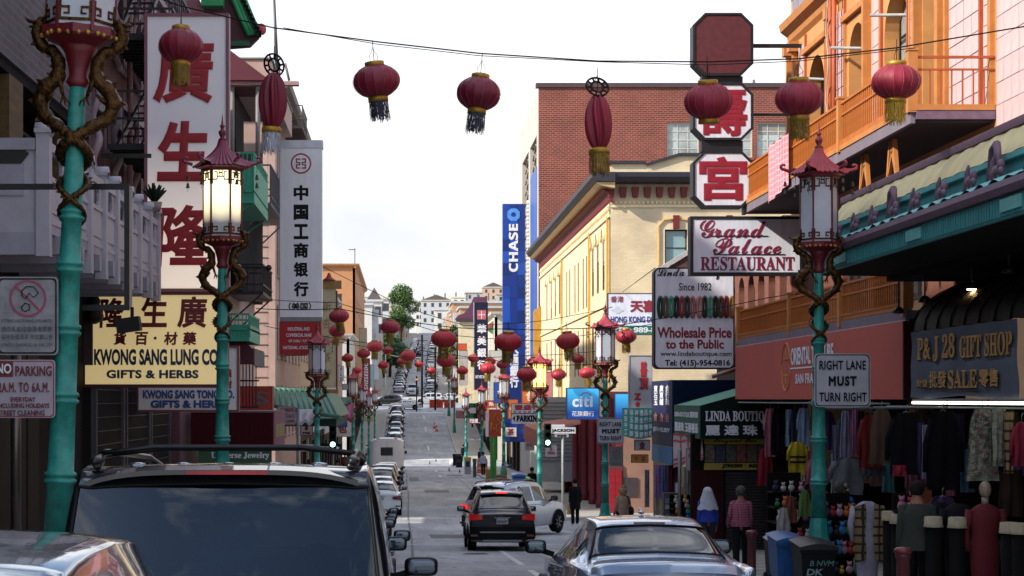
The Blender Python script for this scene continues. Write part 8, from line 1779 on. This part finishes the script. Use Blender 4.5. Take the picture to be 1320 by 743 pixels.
for t in G_:
    kind,px,py,w_,h_,D,col,lab=t[:8]; garment(kind,px,py,w_,h_,D,col,lab,t[8] if len(t)>8 else None,ang=random.uniform(-20,20) if kind!='dress' else 0,mat=FLO if 'floral' in lab else plaid() if 'tan plaid' in lab else None)
cn_=[('crimson','#9c1c2c'),('navy','#1c2440'),('cream','#b0a890'),('violet','#5a3a7a'),('black','#141416'),('orange','#b5602a'),('teal','#2a6a6c'),('pink','#b0607c'),('grey','#6a6c74'),('brown','#5a3e2a'),('sky blue','#6a94b8'),('olive','#5a5c2c')]
rg=random.Random(31); od=['first','second','third','fourth','fifth','sixth','seventh','eighth','ninth','tenth','eleventh','twelfth','thirteenth','fourteenth','fifteenth','sixteenth','seventeenth','eighteenth','nineteenth','twentieth','twenty-first','twenty-second','twenty-third','twenty-fourth','twenty-fifth','twenty-sixth','twenty-seventh','twenty-eighth','twenty-ninth','thirtieth']
for i in range(30):
    px=986+i*11.4; n_,c_=cn_[rg.randrange(12)]; Dd=F*8.95/(px-XV)+rg.uniform(-.2,.2); k_=rg.choice(('shirt','scarf','jacket','dress','scarf')); low=rg.random()<.35
    garment(k_,px,(578 if low else 528)+rg.uniform(0,8),rg.uniform(9,13) if k_=='scarf' else rg.uniform(16,24),rg.uniform(34,60),Dd,c_,f'{n_} {k_} in the back row of hanging clothes, {od[i]} from the left',ang=rg.uniform(-35,35))
# floral print on the dress
T=[o for o in COL.objects if o.get('label','').startswith('floral summer')][0]; rg=random.Random(9); D=23.4
for c in ('#33402c','#7c2c4a','#b0a890'):
    mb=MB()
    for i in range(16):
        x=X(1266+rg.uniform(-14,14),D); z=Z(538+rg.uniform(0,76),D); a=rg.uniform(0,6)
        for q in range(3): aa=a+q*.5; mb.add([(x,D+.06,z),(x+.05*math.cos(aa)+.012,D+.055,z+.05*math.sin(aa)),(x+.1*math.cos(aa),D+.06,z+.1*math.sin(aa)),(x+.05*math.cos(aa),D+.055,z+.05*math.sin(aa)+.014)],[(0,1,2,3)])
    part(T,'flower_print',mb,M(c,.8))
# mannequins
def mannequin(label,px,D,col,h=1.45,legs=None,shawl=None,head=True):
    x=X(px,D); g=G(D)+.13; T=thing('mannequin',label,'mannequin',(x,D,g)); mb=MB(); mb.lathe([(.17,g),(.17,g+.02),(.02,g+.03)],14,(x,D,0)); mb.tube([(x,D,g),(x,D,g+.85)],.02,6); part(T,'stand',mb,TRIM)
    mb=MB(); n=18; rings=[(g+.78,.19,.13),(g+.9,.185,.13),(g+1.02,.15,.11),(g+1.2,.19,.13),(g+1.33,.2,.11),(g+1.39,.12,.08),(g+1.42,.06,.06)]
    if legs: rings=[(g+.15,.14,.10),(g+.5,.17,.12)]+rings
    vs=[(x+a*math.cos(2*PI*q/n)*(1+.03*math.sin(5*q)),D+b*math.sin(2*PI*q/n),z) for z,a,b in rings for q in range(n)]; mb.add(vs,[(i*n+q,i*n+(q+1)%n,(i+1)*n+(q+1)%n,(i+1)*n+q) for i in range(len(rings)-1) for q in range(n)],True)
    for s in(-1,1): mb.tube([(x+s*.19,D,g+1.34),(x+s*.25,D,g+1.08),(x+s*.23,D-.05,g+.82)],[.06,.052,.04],8)
    part(T,'garment',mb,M(col,.8,ns=6,na=.2,bump=.3,bs=12))
    if head: mb=MB(); mb.tube([(x,D,g+1.4),(x,D,g+1.5)],.045,10); mb.ell((x,D,g+1.6),(.075,.09,.11),12,8); part(T,'head',mb,M('#8a7a66',.4))
    if shawl:
        mb=MB()
        for s in(-1,1): mb.grid(lambda u,v:(x+s*(.06+.17*u)+.01*math.sin(v*9),D-.14-.02*math.sin(u*6),g+1.4-v*.85-.06*u),6,10)
        part(T,'shawl',mb,plaid())
    return T
mannequin('headless mannequin in a white dress with brown plaid shawl',1118,27.0,'#9a94a4',legs=True,shawl=True,head=False); mannequin('mannequin in a bright red long garment near the right edge',1270,22.6,'#5c0a12',legs=True); mannequin('dark clothed mannequin torso left of the red one',1236,23.4,'#18161c',legs=True,head=False); mannequin('mannequin in black trousers between the stools',1212,23.8,'#0f0f13',legs=True,head=False)
# hats / round white boxes on stands
for i,(px,py,D,l) in enumerate(((1203,676,22.8,'pale cream fabric hat on a dark stand, left of the pair behind the man'),(1234,677,22.6,'pale cream fabric hat on a dark stand, right of the pair behind the man'),(1301,684,21.8,'cream hat on a stand at the right edge, left one'),(1315,685,21.6,'cream hat on a stand at the right edge, right one'),(1147,668,25.5,'pale hat on dark display right of the shawl mannequin'),(1158,672,25.3,'small pale hat beside the bollard'))):
    x=X(px,D); z=Z(py,D); T=thing('hat_stand',l,'hat stand',(x,D,G(D)+.13)); mb=MB(); mb.lathe([(.10,z+.10),(.115,z+.09),(.12,z-.0),(.13,z-.03),(.125,z-.035)],20,(x,D,0),mod=lambda t,z_:1+.03*math.sin(6*t)); mb.lathe([(0,z+.105),(.10,z+.10)],20,(x,D,0),caps=False); part(T,'hat',mb,M('#a3977f',.8,ns=8,na=.2,bump=.4,bs=20)); mb=MB(); mb.lathe([(.16,G(D)+.13),(.16,G(D)+.16),(.1,G(D)+.2),(.1,z-.04)],12,(x,D,0)); part(T,'stand',mb,DK)
# toys, bags, caps on the stall: small countable goods
cols=['#a8323a','#b98a9c','#2f6f9c','#c2a93a','#b5b0a8','#6a3a6a','#3a7a4a','#c26a2a','#26263a','#a86a7a']
def goods(n,x0,x1,y0,y1,D0,D1,seed,nm,lab,r=(.05,.1),kind='toy'):
    rg=random.Random(seed)
    T=thing('stall_shelf','stepped dark display stand '+lab,'display',(X((x0+x1)/2,D0),D0,G(D0)+.13)); zt=Z(y0,D0)-.05; mb=MB(); xa,xb=X(x0,D0)-.05,X(x1,D0)+.05
    nl=4
    for i in range(nl): z=Z(y1,D0)+(Z(y0,D0)-Z(y1,D0))*i/nl-.07; mb.box(xa,xb,D0+(D1-D0)*i/nl-.05,D1+.2,z-.03,z)
    mb.box(xa,xb,D1+.2,D1+.25,G(D0)+.1,Z(y0,D0)); part(T,'shelf',mb,DKB)
    k=0; c_=[]
    for i in range(nl):
        z=Z(y1,D0)+(Z(y0,D0)-Z(y1,D0))*i/nl-.07; m=max(1,n//nl)
        for j in range(m):
            rr=rg.uniform(*r); x=xa+(xb-xa)*(j+.5)/m+rg.uniform(-.02,.02); D=D0+(D1-D0)*(i+.3)/nl; col=rg.choice(cols); mb=MB(); 
            mb.ell((x,D,z+rr*.9),(rr*.8,rr*.7,rr*.9),10,7,fn=lambda t,a:1+.12*math.sin(3*t+2*a)); mb.ell((x,D-.01,z+rr*2.1),(rr*.5,rr*.5,rr*.5),9,6); 
            for s in(-1,1): mb.ell((x+s*rr*.4,D,z+rr*2.55),(rr*.18,rr*.12,rr*.22),6,4)
            word={'#a8323a':'red','#b98a9c':'pink','#2f6f9c':'blue','#c2a93a':'yellow','#b5b0a8':'cream','#6a3a6a':'purple','#3a7a4a':'green','#c26a2a':'orange','#26263a':'navy','#a86a7a':'rose'}[col]
            solo('plush_toy',f'small {word} plush toy, {["bottom","second","third","top"][i]} shelf, number {j+1} from the left, {lab}' if 0 else f'{word} plush toy, {["first","second","third","fourth","fifth"][j]} from left, {["bottom","second","third","top"][i]} shelf {lab}','toy',mb,M(col,.85,ns=9,na=.2),'plush toys '+lab)
goods(16,1006,1044,612,690,34,34.8,4,'toy','left of the near right pole',(.06,.10)); goods(20,1078,1112,640,735,27.8,28.6,5,'toy','between the pole and the shawl mannequin',(.05,.09)); goods(12,872,905,640,668,47.5,48.2,6,'toy','at the boutique entrance',(.07,.1)); goods(12,1176,1200,640,700,24.6,25.2,8,'toy','behind the man in the green jacket',(.04,.08))
for i,(px,py,D,c,l) in enumerate(((1062,640,30,'#b5401c','orange knitted cap in the cap display behind the pole'),(1085,628,30,'#a8b43a','yellow-green bobble cap in the cap display'),(1082,641,29.8,'#1f6aa8','blue cap in the cap display'),(1072,650,29.7,'#c2b93a','yellow cap in the cap display'),(1093,646,29.6,'#2f7ab8','light blue cap at the right of the cap display'),(1068,664,29.9,'#8a8c2a','olive cap low in the cap display'),(1080,666,29.8,'#4a6a2a','green cap low in the cap display'))):
    x=X(px,D); z=Z(py,D); mb=MB(); mb.ell((x,D,z),(.10,.11,.085),14,8,fn=lambda t,a:1+.03*math.sin(8*t)); mb.grid(lambda u,v:(x+.09*(-1+2*u),D-.08-.08*v,z-.03-.02*v),6,2); mb.ell((x,D,z+.09),(.025,.025,.025),6,4); solo('knit_cap',l,'cap',mb,M(c,.85,ns=15,na=.2),'caps on the display')
mb=MB(); mb.tube([(X(1076,30),30.1,G(30)+.13),(X(1076,30),30.1,Z(628,30))],.03,6); 
for y_ in (640,655,670): mb.tube([(X(1056,30),30.05,Z(y_,30)),(X(1098,30),30.05,Z(y_,30))],.012,5)
solo('cap_rack','black rack carrying the colourful caps','rack',mb,TRIM)
for i,(px,py,D,c,l) in enumerate(((1010,655,33,'#a9a6a2','white shopping bag hanging at the left of the toy stall'),(1019,640,33.2,'#7c3a2a','brown shoulder bag hanging at the toy stall'),(1037,632,33.1,'#5a7a3a','green floral bag hanging beside the pole'))): garment('bag',px,py,16,34,D,c,l)
mb=MB(); T=thing('magazine_rack','grey rack full of printed cards below the cream scarves','rack',(X(868,50),50,G(50)+.13))
D=50.2; bx(T,'frame',M('#4a4c52',.6),X(856,D),X(882,D),D+.1,D+.4,G(D)+.1,Z(636,D))
for r in range(5):
    for c in range(3): a=X(858+c*8,D); bx(T,'card',M(['#7c8494','#a9a49c','#5a6478','#8a8c92','#9a7a74'][(r+c*2)%5],.5,ns=12,na=.4,dirt=.3),a,a+.14,D+.06-.0,D+.099,Z(649+r*8,D),Z(643+r*8,D))
T=box_sign('poster','white framed poster on the pavement beside the card rack',870,881,622,636,50,PW,M('#6a5a50',.5),.05,.01,cat='poster')
# orange box
mb=MB(); mb.box(X(880,49),X(887,49),49,49.4,Z(640,49),Z(628,49)); solo('orange_box','small orange carton hanging beside the framed poster','box',mb,M('#b5532a',.7))
# ================= bins, bollards, clutter
def bin_(label,px0,px1,py,D,col,lid=None,graf=False):
    x0,x1=X(px0,D),X(px1,D); zt=Z(py,D); g=G(D)+.13; cx=(x0+x1)/2; w_=(x1-x0); T=thing('wheelie_bin',label,'bin',(cx,D,g),'wheelie bins'); c=M(col,.45,ns=4,na=.1,dirt=.12)
    mb=MB(); b0=w_*.38; b1=w_*.47; mb.add([(cx-b0,D+.06,g+.05),(cx+b0,D+.06,g+.05),(cx+b0,D+.6,g+.05),(cx-b0,D+.6,g+.05),(cx-b1,D,zt-.08),(cx+b1,D,zt-.08),(cx+b1,D+.72,zt-.04),(cx-b1,D+.72,zt-.04)],[(0,3,2,1),(0,1,5,4),(1,2,6,5),(2,3,7,6),(3,0,4,7),(4,5,6,7)]); part(T,'body',mb,c)
    mb=MB(); mb.box(cx-w_*.5,cx+w_*.5,D-.03,D+.03,zt-.15,zt-.07); part(T,'rim',mb,c); mb=MB(); mb.grid(lambda u,v:(cx+w_*.51*(-1+2*u),D-.06+.85*v,zt-.06+.05*math.sin(PI*u)*1+.05*v),10,6); mb.grid(lambda u,v:(cx+w_*.51*(-1+2*u),D-.06,zt-.10+.04*v+.05*math.sin(PI*u)*v),10,1); part(T,'lid',mb,M(lid or col,.4,ns=4,na=.1))
    for s in(-1,1): m=MB(); m.lathe([(.1,-.03),(.12,0),(.1,.03)],14,(cx+s*w_*.4,D+.62,g+.12),rot=Matrix.Rotation(R(90),3,'Y')); part(T,'wheel',m,TYRE)
    for i in range(3): m=MB(); m.box(cx-w_*.25+i*w_*.2,cx-w_*.22+i*w_*.2,D+.02-.0,D+.05,g+.25,zt-.2); part(T,'rib',m,c)
    if graf: text(T,'B NVM','C',D,cx-.14,cx+.22,zt-.34,zt-.26,M('#5c8a86',.6),bold=.01,shear=.2,d=-.03); text(T,'DK\nH#S','C',D,cx-.22,cx+.08,zt-.62,zt-.38,M('#7c9a98',.6),bold=.03,shear=.15,d=-.03)
    return T
bin_('blue wheelie bin with lid beside the near right pole',1000,1040,692,27.4,'#174f88'); bin_('black wheelie bin with pale graffiti in front of the near right pole',1031,1080,700,26.2,'#17181a',graf=True)
bin_('black waste bin standing left of the blue one',996,1012,697,28.3,'#141416'); bin_('blue waste bin behind the silver suv, at the corner',664-4,686-8,611,75.6,'#1f3a6a'); bin_('green topped bin behind the silver suv',664,684,616,73.4+2.6,'#26303a',lid='#3a9a3a')
def bollard(label,px,py,D):
    x=X(px,D); g=G(D)+.13; zt=Z(py,D); T=thing('bollard',label,'bollard',(x,D,g),'red iron bollards'); mb=MB(); mb.lathe([(.11,g-.1),(.11,g+.08),(.075,g+.12),(.07,zt-.12),(.085,zt-.11),(.085,zt-.07)],18,(x,D,0)); part(T,'post',mb,M('#5a2226',.45,ns=6,na=.15,dirt=.15)); mb=MB(); mb.lathe([(.085,zt-.069),(.10,zt-.05),(.10,zt-.025),(.07,zt),(0,zt+.01)],18,(x,D,0)); part(T,'cap',mb,M('#6a2a2e',.45))
bollard('dark red bollard beside the woman in the pink jacket',969,684,30.0); bollard('dark red bollard in front of the man in the green jacket',1164,706,20.0)
# orange drum at lamp foot and stacked goods
x=6.2; y=140.3; g=G(y)+.1; T=thing('traffic_drum','orange and white striped drum round the foot of the far right lamp','drum',(x,y,g)); mb=MB(); mb.lathe([(.52,g),(.5,g+.1),(.42,g+.15),(.40,g+1.15),(.3,g+1.2)],18,(x,y,0)); part(T,'barrel',mb,M('#b5532a',.6,ns=3,na=.15))
for z in(.35,.75): mb=MB(); mb.lathe([(.43,g+z),(.425,g+z+.16)],18,(x,y,0),caps=False); part(T,'band',mb,M('#b9b0a4',.6))
def cone(px,py,D,label): x=X(px,D); g=G(D); T=thing('traffic_cone',label,'cone',(x,D,g),'orange traffic cones'); mb=MB(); mb.lathe([(.2,g+.03),(.17,g+.06),(.05,g+.75),(.03,g+.76)],12,(x,D,0)); part(T,'cone_body',mb,M('#c2451c',.6)); mb=MB(); mb.box(x-.25,x+.25,D-.25,D+.25,g,g+.04); part(T,'foot',mb,M('#a83a18',.7)); mb=MB(); mb.lathe([(.135,g+.25),(.105,g+.45)],12,(x,D,0),caps=False); part(T,'band',mb,PW)
cone(560,0,226,'orange traffic cone near the far right kerb, left one'); cone(563,0,222,'orange traffic cone near the far right kerb, lower one'); cone(510,0,262,'orange traffic cone left of the crossing white sedan'); cone(515,0,264,'orange traffic cone just left of the crossing white sedan')
D=259; T=thing('construction_barrier','orange mesh construction barrier right of the crossing white sedan','barrier',(X(561,D),D,G(D)))
for a,b in ((554,563),(563.5,571),(573,580),(581,587)): 
    mb=MB(); mb.grid(lambda u,v:(X(a+(b-a)*u,D),D+.1*math.sin(u*5),G(D)+.1+1.2*v),6,4); part(T,'mesh_panel',mb,M('#c23a1c',.7,ns=2,na=.2)); mb=MB(); mb.tube([(X(a,D),D,G(D)),(X(a,D),D,G(D)+1.4)],.05,6); part(T,'post',mb,M('#7a2a18',.6))
# bins and boxes on the far right pavement
for i,(px0,px1,py0,py1,D,c,l,n,cat) in enumerate(((599,607,583,605,136,'#8a9096','pale newspaper box with yellow top by the far right kerb','newspaper_box','box'),(584,594,560,575,165,'#111214','black rubbish container near the far right kerb','rubbish_container','bin'),(588,596,572,587,160,'#17181a','low black bin in front of the rubbish container','rubbish_container','bin'),(610,614,582,606,126,'#3a3e42','thin grey box right of the yellow topped one','newspaper_box','box'))):
    T=thing(n,l,cat,(X((px0+px1)/2,D),D,G(D)+.13)); w0,w1=X(px0,D),X(px1,D); h=(py1-py0)*D/F; g=G(D)+.13; bx(T,'cabinet',M(c,.5,ns=3,na=.12),w0,w1,D,D+.6,g,g+h*.82); bx(T,'top',M('#b8922c' if i==0 else c,.5),w0-.03,w1+.03,D-.04,D+.64,g+h*.82+.001,g+h); bx(T,'window',GLASSD[0],w0+.08,w1-.08,D-.012,D-.001,g+h*.45,g+h*.75)
# produce crates and cartons
rg=random.Random(4); crate_c=['#7a5a3c','#8c6a44','#9a8a6a','#6a4a34']
for i,(px,py,D,l) in enumerate(((638,612,98,'open brown carton nearest the kerb, lowest of the produce boxes'),(646,606,99,'brown carton behind the lowest one'),(641,600,104,'yellowish crate farther up the produce row'),(652,600,100,'tan carton by the lamp foot'),(656,610,97,'brown carton right next to the lamp foot'),(632,604,108,'narrow tan crate at the kerb end'))):
    x=X(px,D); g=G(D)+.13; T=thing('carton',l,'box',(x,D,g),'cartons on the right pavement'); h=rg.uniform(.5,.9); w_=rg.uniform(.25,.32); c=M(crate_c[i%4],.85,ns=3,na=.2)
    mb=MB(); mb.box(x-w_,x-w_+.03,D,D+.5,g,g+h); mb.box(x+w_-.03,x+w_,D,D+.5,g,g+h); mb.box(x-w_+.03,x+w_-.03,D,D+.03,g,g+h); mb.box(x-w_+.03,x+w_-.03,D+.47,D+.5,g,g+h); mb.box(x-w_+.03,x+w_-.03,D+.03,D+.47,g,g+.03); part(T,'side',mb,c); mb=MB()
    for q in range(10): mb.ell((x+rg.uniform(-w_*.7,w_*.7),D+rg.uniform(.1,.4),g+h-.03),(.07,.07,.07),7,5)
    part(T,'contents',mb,M(rg.choice(['#5a7a3a','#8a5a34','#a8944a']),.8))
mb=MB(); mb.grid(lambda u,v:(X(646+14*u,96),96+.4*v,Z(601,96)+.08*math.sin(u*9)*math.cos(v*4)+.06),10,5); solo('blue_tarp','crumpled pale blue sheet lying on the cartons by the lamp','tarp',mb,M('#5a86a8',.7))
for i,x in enumerate((6.05,6.15,6.1)):
    y=(92,108,119)[i]; mb=MB(); mb.tube([(x,y,G(y)),(x,y,G(y)+1.5)],.09,8); solo('kerb_post',['tan','greenish','grey'][i]+' thin post on the right kerb beside the cartons','post',mb,M(['#8a7a4a','#5a6a4a','#6a6c6e'][i],.6),'posts on the right kerb')
# pigeons
for i,(px,D,l) in enumerate(((579,150,'dark pigeon on the road, left one of the pair'),(592.5,144,'dark pigeon on the road, right one of the pair'),(562,180,'small dark pigeon alone farther up the road'),(554,172,'tiny pigeon in the middle of the far road'))):
    x=X(px,D); g=G(D)+.01; T=thing('pigeon',l,'bird',(x,D,g),'pigeons on the road'); mb=MB(); mb.ell((x,D,g+.14),(.07,.15,.08),10,7,rot=Matrix.Rotation(R(20),3,'X')); mb.tube([(x,D+.08,g+.18),(x,D+.13,g+.26),(x,D+.14,g+.29)],[.05,.035,.03],7); mb.ell((x,D+.15,g+.30),(.035,.045,.035),8,5); mb.add([(x-.04,D-.1,g+.12),(x+.04,D-.1,g+.12),(x+.05,D-.27,g+.08),(x-.05,D-.27,g+.08)],[(0,1,2,3)]); part(T,'body',mb,M('#2c2e34',.6))
    mb=MB(); 
    for s in(-1,1): mb.tube([(x+s*.025,D,g+.08),(x+s*.025,D+.01,g)],.008,4)
    part(T,'legs',mb,M('#8a4a3c',.6))
# litter bag
mb=MB(); mb.ell((X(583,168),168,G(168)+.3),(.3,.3,.3),10,7,fn=lambda t,a:1+.2*math.sin(4*t+3*a)); solo('white_bag','white plastic bag at the far right kerb','bag',mb,PW)
